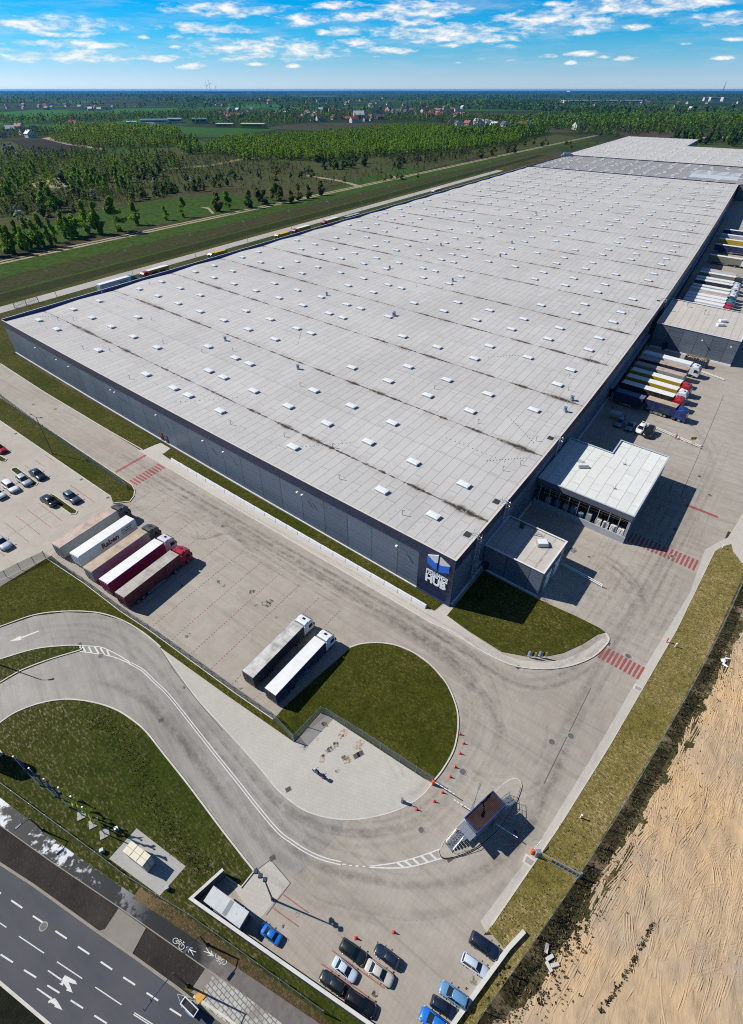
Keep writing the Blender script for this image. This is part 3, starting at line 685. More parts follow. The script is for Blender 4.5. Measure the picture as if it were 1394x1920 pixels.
lot = [((604,1807.6),(703,1878)),((622.8,1782),(721,1853)),((640.5,1757),(740.6,1828)),((707,1766),(757,1801.5)),((530,1676),(578.6,1711.7)),((511.4,1702),(560.5,1737.5)),((500,1733),(542,1763))]
# painted markings -----------------------------------------------------------
def marks(name, quads, m, z=0.07):
    mb = MB()
    for q in quads:
        a = sum(q[i][0]*q[(i+1) % len(q)][1] - q[(i+1) % len(q)][0]*q[i][1] for i in range(len(q)))
        if a < 0: q = q[::-1]
        mb.add([(p[0], p[1], z) for p in q], [tuple(range(len(q)))])
    return mb.build(name, m, kind='structure')
def ruv(u0, u1, v0, v1): return guv([(u0,v0),(u1,v0),(u1,v1),(u0,v1)])
marks('crosswalk_marking', [ruv(78.4, 75.6, v, v+0.48) for v in np.arange(-14.0, -5.7, 0.84)], M_RED)
marks('stop_line', [ruv(84.0, 83.3, -14, -5.6)], M_RED)
marks('crosswalk_marking', [ruv(u, u-0.42, 5.9, 8.9) for u in np.arange(-27.4, -34.6, -0.80)], M_RED)
marks('crosswalk_marking', [ruv(u, u-0.42, 36.3, 39.6) for u in np.arange(-21.0, -34.8, -0.82)], M_RED)
marks('stop_line', [ruv(-27.8, -34.4, 54.9, 55.6)], M_RED)
q = []
for u in [40.8 - 5.05*k for k in range(-6, 8)]:
    v = -36.8
    while v < (-13.5 if u > 14 else -14.5):
        if u > 12: q.append(ruv(u+0.07, u-0.07, v, v+0.30))
        v += 0.62
marks('bay_marking', q, M_REDT, 0.066)
q = []
for k in range(-3, 6):
    u = None; v = -30.8 - 2.56*k
    q.append(ruv(88.0, 78.4, v+0.06, v-0.06))
for k in range(-4, 5):
    v = -30.8 - 2.56*k
    q.append(ruv(103.5, 99.2, v+0.06, v-0.06))
for k in range(40):
    v = -27 - 0.5*k; q.append(ruv(83.25, 83.15, v, v-0.28))
marks('bay_marking', q, M_REDT, 0.074)
mb = MB()
for a, b in lot: mb.ribbon(gpoly([a, b]), 0.13, 0, z=0.072)
mb.build('bay_marking', M_REDT, kind='structure')
sheet('paved_island', [(424,1643),(454,1664),(479,1634.5),(508,1612),(545,1656),(515,1690),(489,1722),(470,1712)], 0.0605, M_PAVE)
def line_px(pts, w, z=0.072):
    mb = MB(); mb.ribbon(gpoly(pts), w, 0.0, z=z); return mb
def stroke(name, pts, w, m=None, z=0.072): return line_px(pts, w, z).build(name, m or M_WHITE, kind='structure')
ctr = smooth_path([(245,1244),(268,1257),(290,1278),(315,1302),(350,1345),(403.5,1413),(450,1471),(486,1517),(522,1559),(545,1577),(576,1597),(608,1611),(640,1619)], 6)
mb = MB(); mb.ribbon(gpoly(ctr), 0.13, 0, z=0.072, shift=0.17); mb.ribbon(gpoly(ctr), 0.13, 0, z=0.072, shift=-0.17); mb.build('centre_line', M_WHITE, kind='structure')
q = []
for x0, x1, y in ((642,649,1621),(655,661,1623),(667,673,1624),(680,686,1625)):
    q.append(gpoly([(x0,y-1.3),(x1,y-1.1),(x1,y+1.6),(x0,y+1.4)]))
marks('centre_dash', q, M_WHITE, 0.072)
def hatch(up, lo, stripes, w=0.16):
    mb = MB(); mb.ribbon(gpoly(up), w, 0, z=0.072); mb.ribbon(gpoly(lo), w, 0, z=0.072)
    for a, b in stripes: mb.ribbon(gpoly([a, b]), w*1.7, 0, z=0.0735)
    mb.build('hatched_marking', M_WHITE, kind='structure')
hatch(smooth_path([(151,1211),(173,1212),(194,1215),(223,1229),(245,1243)], 4), smooth_path([(151,1222),(181,1226),(213,1232),(245,1245)], 4),
      [((155,1212),(161,1223)),((167,1213),(173,1225)),((178,1213),(186,1226)),((189,1215),(197,1229)),((201,1219),(206,1231))])
hatch(smooth_path([(692,1625),(740,1618.5),(778,1609),(824,1593)], 4), smooth_path([(692,1626.5),(740,1628),(778,1624),(833,1608)], 4),
      [((745,1618),(758,1627)),((759,1614),(772,1625)),((774,1610),(787,1622)),((790,1605),(803,1617)),((806,1600),(819,1612))])
def poly_mark(name, pts, z=0.072): marks(name, [gpoly(pts)], M_WHITE, z)
poly_mark('road_arrow', [(18,1203),(40,1192),(39,1195.2),(73,1182.6),(74,1184.4),(40.5,1197.8),(41,1200.5)])
# the public road corner ------------------------------------------------------
sheet('verge_soil', [(-160,1500),(-60,1545),(0,1547),(97,1616),(226,1703),(386,1815.7),(356,1862),(336,1855),(252,1794),(181,1745),(64,1661),(0,1619),(-160,1520)], 0.055, M_SOIL)
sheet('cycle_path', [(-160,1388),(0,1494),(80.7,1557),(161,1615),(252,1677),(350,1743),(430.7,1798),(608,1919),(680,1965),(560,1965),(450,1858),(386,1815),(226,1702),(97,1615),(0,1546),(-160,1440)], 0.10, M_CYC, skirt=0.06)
sheet('public_road', [(-160,1516),(0,1619),(64.6,1661),(181,1745),(252,1794),(336,1855),(470,1953),(500,1990),(100,1990),(90,1918),(0,1842),(-160,1720)], 0.05, M_ROAD)
sheet('pavement', [(223,1703),(274,1740),(249,1787),(252,1796),(181,1747),(197,1742)], 0.105, concrete('brown_concrete', (0.17,0.155,0.13), (0.21,0.19,0.16), (0.25,0.23,0.20), (40,40), 0.0), skirt=0.06)
m, t, bs = gmat('slab_paving', 0.8, 0.3); p = t.pos()
br = t.new('ShaderNodeTexBrick'); t.l.new(t.scale(p, (1,1,1), (0,0,0.62)), br.inputs['Vector']); br.inputs['Scale'].default_value = 1
br.inputs['Brick Width'].default_value = 0.62; br.inputs['Row Height'].default_value = 0.42; br.inputs['Mortar Size'].default_value = 0.05
br.inputs['Color1'].default_value = (0.42,0.42,0.39,1); br.inputs['Color2'].default_value = (0.36,0.36,0.34,1); br.inputs['Mortar'].default_value = (0.16,0.15,0.13,1)
t.l.new(t.mix(t.mr(t.noise(p, 0.35, 5, 0.65), 0.5, 0.66, 0.0, 0.75), br.outputs[0], (0.16,0.14,0.115)), bs.inputs['Base Color'])
sheet('pavement', [(402,1825),(450,1859),(520,1912),(590,1965),(480,1965),(440,1930),(366,1876),(372,1866)], 0.105, m, skirt=0.06)
sheet('pavement', [(386,1815),(402,1826),(372,1868),(356,1860)], 0.106, MATS['brown_concrete'][0], skirt=0.06)
sheet('roadside_grass', [(350,1846),(360,1848),(364,1856),(356,1862),(346,1855)], 0.11, M_LAWN)
def kerb_m(px, w, h): return MB().ribbon(gpoly(px), w, h, z=0.03).build('kerb', M_KERBD, kind='structure')
M_KERBD = worn('dull_kerb', (0.26,0.235,0.19), 0.85, 0, 0.4, 0.6)
MB().ribbon(gpoly([(-60,1580),(0,1619),(64.6,1661),(181,1745),(252,1794),(336,1855),(362,1876),(470,1955)]), 0.28, 0.14, z=0.03).build('kerb', M_KERBD, kind='structure')
kerb([(-60,1800),(0,1842),(90,1918),(140,1960)], w=0.3, h=0.14)
kerb_m([(0,1494),(80.7,1557),(161,1615),(252,1677),(350,1743),(430.7,1798),(608,1919)], w=0.12, h=0.10)
kerb_m([(0,1547),(97,1616),(226,1703),(386,1815.7),(450,1859)], w=0.10, h=0.09)
kerb([(364,1868),(420,1905),(480,1950)], w=0.25, h=0.14)
sheet('roadside_grass', [(-160,1745),(0,1848),(84,1918),(120,1990),(-160,1990)], 0.05, grass('dark_bank', (0.020,0.024,0.014), (0.026,0.030,0.016), (0.05,0.05,0.03), 0.25))
def zq(pts): return [(x/3.0978, 1600 + y/3.0978) for x, y in pts]
def dash(a, b, hw):
    (x0, y0), (x1, y1) = a, b; dx, dy = x1-x0, y1-y0; L = math.hypot(dx, dy); nx_, ny_ = -dy/L*hw, dx/L*hw
    return gpoly(zq([(x0+nx_, y0+ny_), (x1+nx_, y1+ny_), (x1-nx_, y1-ny_), (x0-nx_, y0-ny_)]))
q = [dash(a, b, 5.5) for a, b in (((68,274),(132,318)),((193,364),(260,408)),((324,452),(390,496)),((455,542),(521,586)),((587,630),(654,676)),((718,720),(787,765)),((853,810),(921,856)),((988,902),(1055,945)),
     ((-60,190),(8,234)),((6,588),(78,634)),((142,678),(213,722)),((277,767),(348,811)),((413,854),(485,900)),((550,942),(622,988)),((686,1030),(758,1076)))]
q += [dash(a, b, 3.5) for a, b in (((112,482),(258,580)),((333,630),(480,728)),((556,778),(708,880)),((-110,330),(40,431)),((783,926),(900,1000)),((778,936),(890,1008)))]
marks('lane_marking', q, M_WHITE, 0.056)
q = [gpoly(zq(pts)) for pts in ([(278,684),(284,678),(366,734),(360,742)], [(358,738),(380,708),(440,740),(450,762),(420,756),(400,748),(408,766),(424,810),(386,796),(392,786),(372,756),(366,770),(346,758),(360,752)],
     [(213,788),(220,782),(306,840),(300,850)], [(300,846),(322,842),(340,866),(366,912),(318,892),(322,882),(296,866),(284,872),(282,860)])]
marks('road_arrow', q, M_WHITE, 0.056)
def ring(c, r, w, n=16): return [[(c[0]+rr*math.cos(a), c[1]+rr*math.sin(a)) for rr, a in ((r, t0), (r, t0+2*pi/n), (r-w, t0+2*pi/n), (r-w, t0))] for t0 in [2*pi*i/n for i in range(n)]]
def pic(cx, cy, ang, flip, items):
    """paint a pictogram (local px units of the close-up) on the path"""
    out = []
    ca, sa = math.cos(ang), math.sin(ang)
    for poly in items:
        out.append(gpoly(zq([(cx + (x*ca - y*flip*sa), cy + (x*sa + y*flip*ca)) for x, y in poly])))
    return out
def bar(x0, y0, x1, y1, w):
    L = math.hypot(x1-x0, y1-y0); nx_, ny_ = -(y1-y0)/L*w/2, (x1-x0)/L*w/2
    return [(x0+nx_,y0+ny_),(x1+nx_,y1+ny_),(x1-nx_,y1-ny_),(x0-nx_,y0-ny_)]
bike = ring((-26,0), 19, 3.4) + ring((26,0), 19, 3.4) + [bar(-26,0,-6,-18,3.2), bar(-6,-18,18,-18,3.2), bar(18,-18,26,0,3.2), bar(-6,-18,0,2,3.2), bar(0,2,18,-18,3.2), bar(-26,0,0,2,3.2), bar(18,-18,16,-30,3.2), bar(-14,-26,0,-26,3.6), bar(10,-30,22,-30,3.2)]
man = ring((0,-34), 6, 6, 10) + [bar(0,-28,0,4,11), bar(-3,4,-16,34,5), bar(3,4,14,34,5), bar(-6,-24,-20,-4,4), bar(6,-24,20,-2,4)]
bike = [[(x*0.92, y*0.92) for x, y in b_] for b_ in bike]; man = [[(x*0.85, y*0.85) for x, y in b_] for b_ in man]
q = pic(1040, 526, 0.78, 1, bike) + pic(1112, 566, -0.9, 1, man) + pic(1286, 614, 0.78, -1, bike) + pic(1216, 578, 2.2, 1, man)
marks('cycle_path_symbol', q, M_WHITE, 0.112)
M_FRAMEG = worn('channel_grate', (0.10,0.095,0.085), 0.8)
# wear: turning tyre scrubs
m, t, bs = gmat('tyre_scrub', 0.85, 0.2); p = t.pos()
tb = t.new('ShaderNodeBsdfTransparent'); mx = t.new('ShaderNodeMixShader'); out = t.n['Material Output']
bs.inputs['Base Color'].default_value = (0.07,0.065,0.06,1)
t.l.new(t.math('MULTIPLY', t.mr(t.noise(p, 0.5, 6, 0.7), 0.38, 0.68), 0.10), mx.inputs[0]); t.l.new(tb.outputs[0], mx.inputs[1]); t.l.new(bs.outputs[0], mx.inputs[2]); t.l.new(mx.outputs[0], out.inputs[0])
M_TYRE = m
mb = MB(); rn = random.Random(12)
def arcs(c, r0, r1, a0, a1, n):
    for k in range(n):
        r = rn.uniform(r0, r1); s0 = rn.uniform(a0, a1-0.3); s1 = s0 + rn.uniform(0.4, 0.9)
        C = G(*c); sc = 1.05
        pts = [Vector((C.x + r*sc*math.cos(s0+(s1-s0)*i/14), C.y + r*sc*math.sin(s0+(s1-s0)*i/14), 0)) for i in range(15)]
        for off in (-0.55, 0.55)[:rn.choice((1, 2))]: mb.ribbon(pts, rn.uniform(0.18, 0.55), 0, z=0.0685 + 0.0001*k, shift=off)
arcs((-27,22), 3, 16, 0.3, 3.4, 14); arcs((58,-27), 6, 22, 0.2, 2.2, 16); arcs((-22,70), 6, 20, 0.0, 2.6, 12)
arcs((-18,-16), 6, 18, 3.2, 6.2, 12)
for k in range(60):          # straight wheel paths along the front and the dock yard
    if k % 2: u0, v0 = rn.uniform(0, 75), rn.uniform(-13, -6.5); pts = [G(u0 + 2.2*i, v0 + 0.25*math.sin(i*0.3 + k)) for i in range(rn.randint(6, 16))]
    else: u0, v0 = rn.uniform(-34, -16), rn.uniform(-8, 60); pts = [G(u0 + 0.25*math.sin(i*0.3 + k), v0 + 2.2*i) for i in range(rn.randint(5, 14))]
    for off in (-0.9, 0.9): mb.ribbon(pts, rn.uniform(0.3, 0.6), 0, z=0.0715 + 0.00005*k, shift=off)
mb.build('tyre_marks', M_TYRE, kind='structure')
mb = MB()
for ln in ([(1357,742),(1318,835),(1276,932)],[(479,1634),(508,1612),(545,1656),(500,1716)],[(1108,1290),(1020,1470)],[(300,1215),(330,1262),(372,1316),(418,1370)]): mb.ribbon(gpoly(ln), 0.10, 0, z=0.0682)
mb.build('drain_channel', M_FRAMEG, kind='structure')
# broad rubber smears along the ways the lorries take, fading to both sides
m, t, bs = gmat('rubber_smear', 0.85, 0.2); p = t.pos(); uvs = t.new('ShaderNodeSeparateXYZ'); t.l.new(t.uvn(), uvs.inputs[0])
tb = t.new('ShaderNodeBsdfTransparent'); mx = t.new('ShaderNodeMixShader'); bs.inputs['Base Color'].default_value = (0.095,0.088,0.080,1)
soft = t.math('SUBTRACT', 1.0, t.math('MULTIPLY', uvs.outputs[1], uvs.outputs[1]), clamp=True)
ends = t.math('MULTIPLY', t.mr(uvs.outputs[0], 0.0, 0.25), t.mr(uvs.outputs[0], 1.0, 0.75))
t.l.new(t.math('MULTIPLY', t.math('MULTIPLY', soft, ends), t.math('MULTIPLY', t.mr(t.noise(p, 0.6, 6, 0.75), 0.34, 0.68), 0.15)), mx.inputs[0]); t.l.new(tb.outputs[0], mx.inputs[1]); t.l.new(bs.outputs[0], mx.inputs[2]); t.l.new(mx.outputs[0], t.n['Material Output'].inputs[0]); M_SMEAR = m
WAYS = [[(1335,890),(1285,1000),(1232,1105),(1172,1205),(1112,1302),(1062,1395),(1020,1490),(975,1580),(885,1648),(780,1672),(690,1658),(610,1636),(525,1582),(455,1502),(385,1420),(310,1325),(220,1272),(120,1262),(0,1302)],
        [(0,1202),(100,1180),(190,1183),(262,1232),(335,1315),(425,1415),(505,1512),(592,1566),(690,1580),(780,1560),(842,1515),(893,1445),(925,1368),(915,1288),(872,1228),(800,1180),(700,1120),(560,1040),(420,960),(330,910),(200,835),(60,752)],
        [(60,752),(200,832),(330,905),(480,990),(640,1080),(780,1160),(880,1225),(985,1282),(1080,1262),(1165,1185),(1240,1060),(1300,950),(1345,850),(1370,760)],
        [(1075,1035),(1110,1050),(1152,1072),(1185,1108),(1200,1145),(1185,1195)], [(1120,1035),(1160,1062),(1195,1100),(1212,1150)], [(330,1000),(380,1010),(430,1000),(470,1030),(520,1060)], [(560,1130),(620,1120),(690,1145),(760,1180),(830,1230),(900,1300),(940,1380),(930,1460)], [(1180,740),(1230,760),(1290,790),(1330,840),(1345,900)]]
mb = MB(); uvl = []
for wi, way in enumerate(WAYS):
    c = gpoly(smooth_path(way, 8)); n = len(c)
    for k in range(22 if wi < 3 else 4):
        L_ = rn.uniform(0.15, 0.45) if wi < 3 else rn.uniform(0.6, 1.0); i0 = int(rn.uniform(0, 1-L_)*n); i1 = max(i0+4, min(n-1, int(i0 + L_*n))); lat = rn.gauss(0, 1.7 if wi < 3 else 0.8); wd_ = rn.uniform(0.35, 1.7)
        o0 = len(mb.v); pts = c[i0:i1]; m_ = len(pts); vv = []
        for i, q in enumerate(pts):
            d = (pts[min(i+1, m_-1)] - pts[max(i-1, 0)]).normalized(); nn = Vector((-d.y, d.x, 0)); zz = 0.0686 + 0.00004*len(uvl)/10
            for sgn in (-1, 0, 1): vv.append((q.x + nn.x*(lat + sgn*wd_/2), q.y + nn.y*(lat + sgn*wd_/2), 0.0688 + 0.00003*(wi*22+k))); uvl.append((i/(m_-1), sgn))
        mb.add(vv, [(3*i+s_+1, 3*i+s_, 3*i+3+s_, 3*i+4+s_) for i in range(m_-1) for s_ in (0, 1)])
o = mb.build('tyre_marks', M_SMEAR, kind='structure'); ul = o.data.uv_layers.new(name='uv')
for lp_ in o.data.loops: ul.data[lp_.index].uv = uvl[lp_.vertex_index]
if o.data.polygons[0].normal.z < 0: o.data.flip_normals()
m, t, bs = gmat('oil_stain', 0.6, 0.3); p = t.pos(); tb = t.new('ShaderNodeBsdfTransparent'); mx = t.new('ShaderNodeMixShader'); out = t.n['Material Output']
bs.inputs['Base Color'].default_value = (0.03,0.026,0.022,1)
t.l.new(t.mr(t.noise(p, 1.6, 5, 0.7), 0.45, 0.62, 0.0, 0.85), mx.inputs[0]); t.l.new(tb.outputs[0], mx.inputs[1]); t.l.new(bs.outputs[0], mx.inputs[2]); t.l.new(mx.outputs[0], out.inputs[0]); M_OIL = m
m, t, bs = gmat('rust_stain', 0.8, 0.2); p = t.pos(); tb = t.new('ShaderNodeBsdfTransparent'); mx = t.new('ShaderNodeMixShader'); out = t.n['Material Output']
bs.inputs['Base Color'].default_value = (0.36,0.20,0.06,1)
t.l.new(t.mr(t.noise(p, 2.6, 5, 0.75), 0.46, 0.62, 0.0, 0.7), mx.inputs[0]); t.l.new(tb.outputs[0], mx.inputs[1]); t.l.new(bs.outputs[0], mx.inputs[2]); t.l.new(mx.outputs[0], out.inputs[0]); M_RUST = m
def blots(name, pts, m, z):
    mb = MB(); rr = random.Random(len(pts))
    for x, y, r in pts:
        c = P(x, y); n = 10
        mb.add([(c.x + r*rr.uniform(0.6,1.2)*math.cos(2*pi*i/n), c.y + r*rr.uniform(0.5,1.1)*math.sin(2*pi*i/n), z) for i in range(n)], [tuple(range(n))])
    mb.build(name, m, kind='structure')
blots('oil_stains', [(500,1132,1.1),(472,1110,0.7),(505,1128,0.8),(412,1091,0.6),(420,1098,0.5),(350,1194,0.5),(355,1190,0.4),(630,1396,0.5),(625,1402,0.5),(618,1407,0.55),(613,1411,0.45),(606,1418,0.35),(608,1358,0.45),(652,1420,0.4),(646,1421,0.45),(633,1446,0.4),(570,1402,0.5),(452,1291,0.3),(445,1278,0.3),(1075,1032,0.9),(1105,1045,0.4),(703,1863,0.4),(558,1715,0.35),(530,1737,0.35),(888,1840,0.5),(340,1098,0.4),(345,1290,0.3)], M_OIL, 0.0745)
blots('rust_stains', [(410,1088,0.5),(448,1112,0.4),(520,1158,0.5),(480,1135,0.4),(645,1376,0.9),(640,1380,0.6),(676,1396,0.9),(672,1402,0.6),(612,1357,0.5),(612,1362,0.4),(652,1428,0.6),(604,1425,0.6),(596,1387,0.3)], M_RUST, 0.0755)
# manholes and gullies
M_IRON = worn('cast_iron', (0.10,0.10,0.10), 0.7); M_COVER = worn('manhole_ring', (0.30,0.29,0.27), 0.8)
# ------------------------------------------------------------------ buildings
def root_of(o):
    while o.parent: o = o.parent
    return o
def wb(mb, name, mats, parent, smooth=False, uv=None, **kw):
    """build a part given in world coordinates under an unrotated thing"""
    L = root_of(parent).location
    vs = mb.v; mb.v = [(p[0]-L.x, p[1]-L.y, p[2]-L.z) for p in vs]
    o = mb.build(name, mats, parent, smooth, **kw); mb.v = vs
    if uv is not None:
        ul = o.data.uv_layers.new(name='uv')
        for lp_ in o.data.loops: ul.data[lp_.index].uv = uv[lp_.vertex_index]
    return o
def sub(me, name, parent, p, rz=0.0, sc=(1,1,1), **kw):
    o = link(name, me, parent, **kw); L = root_of(parent).location
    o.location = (p[0]-L.x, p[1]-L.y, p[2]-L.z); o.rotation_euler = (0, 0, rz); o.scale = sc
    return o
def mesh_of(mb, name, mats, smooth=False):
    o = mb.build(name, mats, None, smooth); me = o.data; bpy.data.objects.remove(o); return me
# materials
def panelmat(name, base, lite, joint=6.0, course=1.1, rough=0.42, shadev=0.25):
    m = mat(name, base, rough, 0.0, 0.5); _, t, b = MATS[name]
    uvv = t.uvn(); s = t.new('ShaderNodeSeparateXYZ'); t.l.new(uvv, s.inputs[0]); U, V = s.outputs[0], s.outputs[1]
    cell = t.math('FLOOR', t.math('DIVIDE', U, joint)); wn = t.new('ShaderNodeTexWhiteNoise', noise_dimensions='1D'); t.l.new(cell, wn.inputs['W'])
    row = t.math('FLOOR', t.math('DIVIDE', V, course)); wn2 = t.new('ShaderNodeTexWhiteNoise', noise_dimensions='2D')
    cb = t.new('ShaderNodeCombineXYZ'); t.l.new(cell, cb.inputs[0]); t.l.new(row, cb.inputs[1]); t.l.new(cb.outputs[0], wn2.inputs['Vector'])
    n = t.noise(t.scale(uvv, (0.15, 0.5, 1)), 1.0, 4, 0.6)
    f = t.math('ADD', t.math('MULTIPLY', wn.outputs[0], 0.45), t.math('ADD', t.math('MULTIPLY', wn2.outputs[0], 0.25), t.math('MULTIPLY', n, 0.5)))
    col = t.mix(t.mr(f, 0.3, 0.95), base, lite)
    ju = t.math('LESS_THAN', t.math('MULTIPLY', t.math('FRACT', t.math('DIVIDE', U, joint)), joint), 0.16)
    jv = t.math('LESS_THAN', t.math('MULTIPLY', t.math('FRACT', t.math('DIVIDE', V, course)), course), 0.07)
    col = t.mix(t.math('MULTIPLY', jv, 0.45), col, tuple(min(1, x*1.9) for x in lite))
    col = t.mix(t.math('MULTIPLY', ju, 0.8), col, tuple(x*0.25 for x in base))
    t.l.new(col, b.inputs['Base Color'])
    t.l.new(t.mr(n, 0.3, 0.7, rough-0.08, rough+0.1), b.inputs['Roughness'])
    return m
M_PANEL = panelmat('grey_wall_panel', (0.082,0.110,0.152), (0.112,0.143,0.192))
M_PANEL2 = panelmat('slate_wall_panel', (0.085,0.105,0.135), (0.13,0.155,0.19), 5.0, 1.0)
def flash(name, c, r=0.4): return worn(name, c, r, 0.0, 0.15, 0.4, 0.5)
M_NAVY = flash('navy_fascia', (0.008,0.018,0.060)); M_CAP = flash('pale_roof_edge', (0.62,0.56,0.48)); M_BLUECAP = flash('blue_roof_edge', (0.02,0.04,0.17))
M_PLINTH = worn('white_plinth', (0.68,0.68,0.70), 0.6, 0, 0.25, 0.8); M_DARK = worn('dark_steel', (0.03,0.035,0.045), 0.5)
M_STEEL = worn('galvanised_steel', (0.42,0.45,0.48), 0.4, 0.6, 0.2, 3.0); M_BLACK = mat('black_rubber', (0.012,0.012,0.013), 0.8)
M_WHITEP = worn('white_paint', (0.78,0.79,0.78), 0.45, 0, 0.18, 0.9); M_GLASS = mat('dark_glass', (0.012,0.018,0.024), 0.08, 0, 0.6)
M_PLASTIC = worn('milky_rooflight', (0.70,0.72,0.73), 0.35, 0, 0.12, 1.0)
def roofmat(name, a, b_, c, pitch=24.5, valley=12.25, stain=1.0, seam=1.05, dirty=(0.045,0.035,0.027)):
    m = mat(name, a, 0.85, 0.0, 0.25); _, t, b = MATS[name]
    uvv = t.uvn(); s = t.new('ShaderNodeSeparateXYZ'); t.l.new(uvv, s.inputs[0]); U, V = s.outputs[0], s.outputs[1]
    n1 = t.noise(uvv, 0.03, 5, 0.6); n2 = t.noise(uvv, 0.4, 5, 0.65); n3 = t.noise(uvv, 3.0, 3, 0.7)
    col = t.ramp(n1, [(0.3, a), (0.5, b_), (0.7, c)])
    # welded membrane sheets run along the hall
    br = t.new('ShaderNodeTexBrick'); sw = t.new('ShaderNodeCombineXYZ'); t.l.new(V, sw.inputs[0]); t.l.new(U, sw.inputs[1]); t.l.new(sw.outputs[0], br.inputs['Vector'])
    br.inputs['Scale'].default_value = 1; br.inputs['Brick Width'].default_value = 9.5; br.inputs['Row Height'].default_value = seam*1.95; br.inputs['Mortar Size'].default_value = 0.06; br.inputs['Mortar Smooth'].default_value = 0.3
    br.inputs['Color1'].default_value = (1,1,1,1); br.inputs['Color2'].default_value = (0.91,0.91,0.91,1); br.inputs['Mortar'].default_value = (0.42,0.41,0.40,1); br.offset = 0.37
    col = t.mix(0.85, col, br.outputs[0], 'MULTIPLY')
    col = t.mix(t.mr(n2, 0.5, 0.75, 0.0, 0.22), col, tuple(x*0.6 for x in a))
    # puddle dirt dries along the valleys
    d = t.math('ABSOLUTE', t.math('SUBTRACT', t.math('MODULO', V, pitch), t.math('ADD', valley, t.math('MULTIPLY', t.math('SUBTRACT', t.noise(t.scale(uvv, (0.5,0,1)), 1.2, 3, 0.6), 0.5), 0.5))))
    along = t.noise(t.scale(uvv, (1, 0.02, 1)), 0.055, 5, 0.72); fine = t.noise(t.scale(uvv, (1, 1, 1)), 1.3, 5, 0.75)
    wid = t.mr(along, 0.46, 0.68, 0.08, 1.6)
    core = t.math('SUBTRACT', 1.0, t.math('DIVIDE', d, wid), clamp=True)
    core = t.math('MULTIPLY', core, t.mr(fine, 0.30, 0.50))
    core = t.math('MULTIPLY', core, t.mr(t.noise(t.scale(uvv, (1, 0.02, 1)), 0.16, 4, 0.7), 0.32, 0.52, 0.3, 1.0))
    halo = t.math('MULTIPLY', t.math('SUBTRACT', 1.0, t.math('DIVIDE', d, 2.6), clamp=True), t.mr(t.math('ADD', n2, along), 0.9, 1.25, 0.05, 0.5))
    col = t.mix(t.math('MULTIPLY', halo, stain), col, (0.30,0.25,0.20))
    col = t.mix(t.math('MULTIPLY', t.math('MULTIPLY', core, 1.5, clamp=True), stain), col, dirty)
    # faint joint on the ridges
    rg = t.math('ABSOLUTE', t.math('SUBTRACT', t.math('MODULO', t.math('ADD', V, pitch/2), pitch), pitch/2))
    col = t.mix(t.math('MULTIPLY', t.math('LESS_THAN', rg, 0.10), 0.35), col, (0.15,0.14,0.13))
    # scuffed margin along the eaves
    mg = t.math('MULTIPLY', t.math('LESS_THAN', V, 6.0), t.mr(fine, 0.55, 0.68, 0.0, 0.5))
    col = t.mix(mg, col, (0.22,0.20,0.18))
    t.l.new(col, b.inputs['Base Color'])
    t.l.new(t.bump(n3, 0.15, 0.03), b.inputs['Normal'])
    return m
M_ROOF = roofmat('pale_membrane_roof', (0.44,0.428,0.41), (0.49,0.477,0.458), (0.515,0.503,0.485))
M_ROOF2 = roofmat('grey_membrane_roof', (0.26,0.255,0.25), (0.29,0.285,0.28), (0.32,0.315,0.31), 24.5, 12.25, 0.35, 1.2)
M_ROOF3 = roofmat('far_membrane_roof', (0.46,0.44,0.41), (0.50,0.48,0.45), (0.53,0.51,0.48), 24.5, 12.25, 0.5, 1.2)
M_ROOFW = roofmat('white_membrane_roof', (0.62,0.635,0.60), (0.66,0.675,0.64), (0.69,0.70,0.67), 400, 300, 0.0, 1.1)
M_ROOFA = roofmat('annex_membrane_roof', (0.46,0.425,0.38), (0.50,0.465,0.42), (0.53,0.495,0.45), 400, 300, 0.6, 1.1)
def wav(v): return 0.42*(abs(((v + 12.25) % 24.5) - 12.25)/12.25)*-1.0 + 0.10      # ridge at 0, valley at 12.25
def roof_grid(u0, u1, v0, v1, nu, nv, zf, pt=R):
    mb = MB(); uv = []; vs = []
    for j in range(nv+1):
        for i in range(nu+1):
            u = u0 + (u1-u0)*i/nu; v = v0 + (v1-v0)*j/nv
            p = pt(u, v); p.z = zf(u, v); vs.append(p); uv.append((u + 200, v + 0.0))
    fs = [(j*(nu+1)+i+1, j*(nu+1)+i, (j+1)*(nu+1)+i, (j+1)*(nu+1)+i+1) for j in range(nv) for i in range(nu)]
    mb.add(vs, fs); return mb, uv
def wall(pts, z0, z1, uvs, flip=False):
    mb = MB(); uv = []; vs = []
    for p, s_ in zip(pts, uvs):
        vs += [(p.x, p.y, z0), (p.x, p.y, z1)]; uv += [(s_, z0), (s_, z1)]
    fs = [(2*i, 2*i+2, 2*i+3, 2*i+1) for i in range(len(pts)-1)]
    if flip: fs = [tuple(reversed(f)) for f in fs]
    mb.add(vs, fs); return mb, uv
def shell(parent, name, pts, z0, z1, thick, m, inward):
    """a wall of real thickness along points; inward is a +1/-1 side"""
    mb = MB(); mb.ribbon(pts, thick, z1 - z0, z=z0, shift=inward*thick/2); return wb(mb, name, m, parent)
VL = 440.0
hall = thing('warehouse', 'huge pale flat-roofed warehouse with navy fascia and a blue and white logo on its corner', 'warehouse', R(83, 220, -ZR))
mb, uv = roof_grid(0, 166, 0, VL, 40, 144, lambda u, v: ZR + wav(v) - 0.12 - 0.6*max(0.0, (u-160)/6))
roof = wb(mb, 'roof', M_ROOF, hall, uv=uv)
fu = [i*2.0 for i in range(84)]
FZ = ZR - 2.35
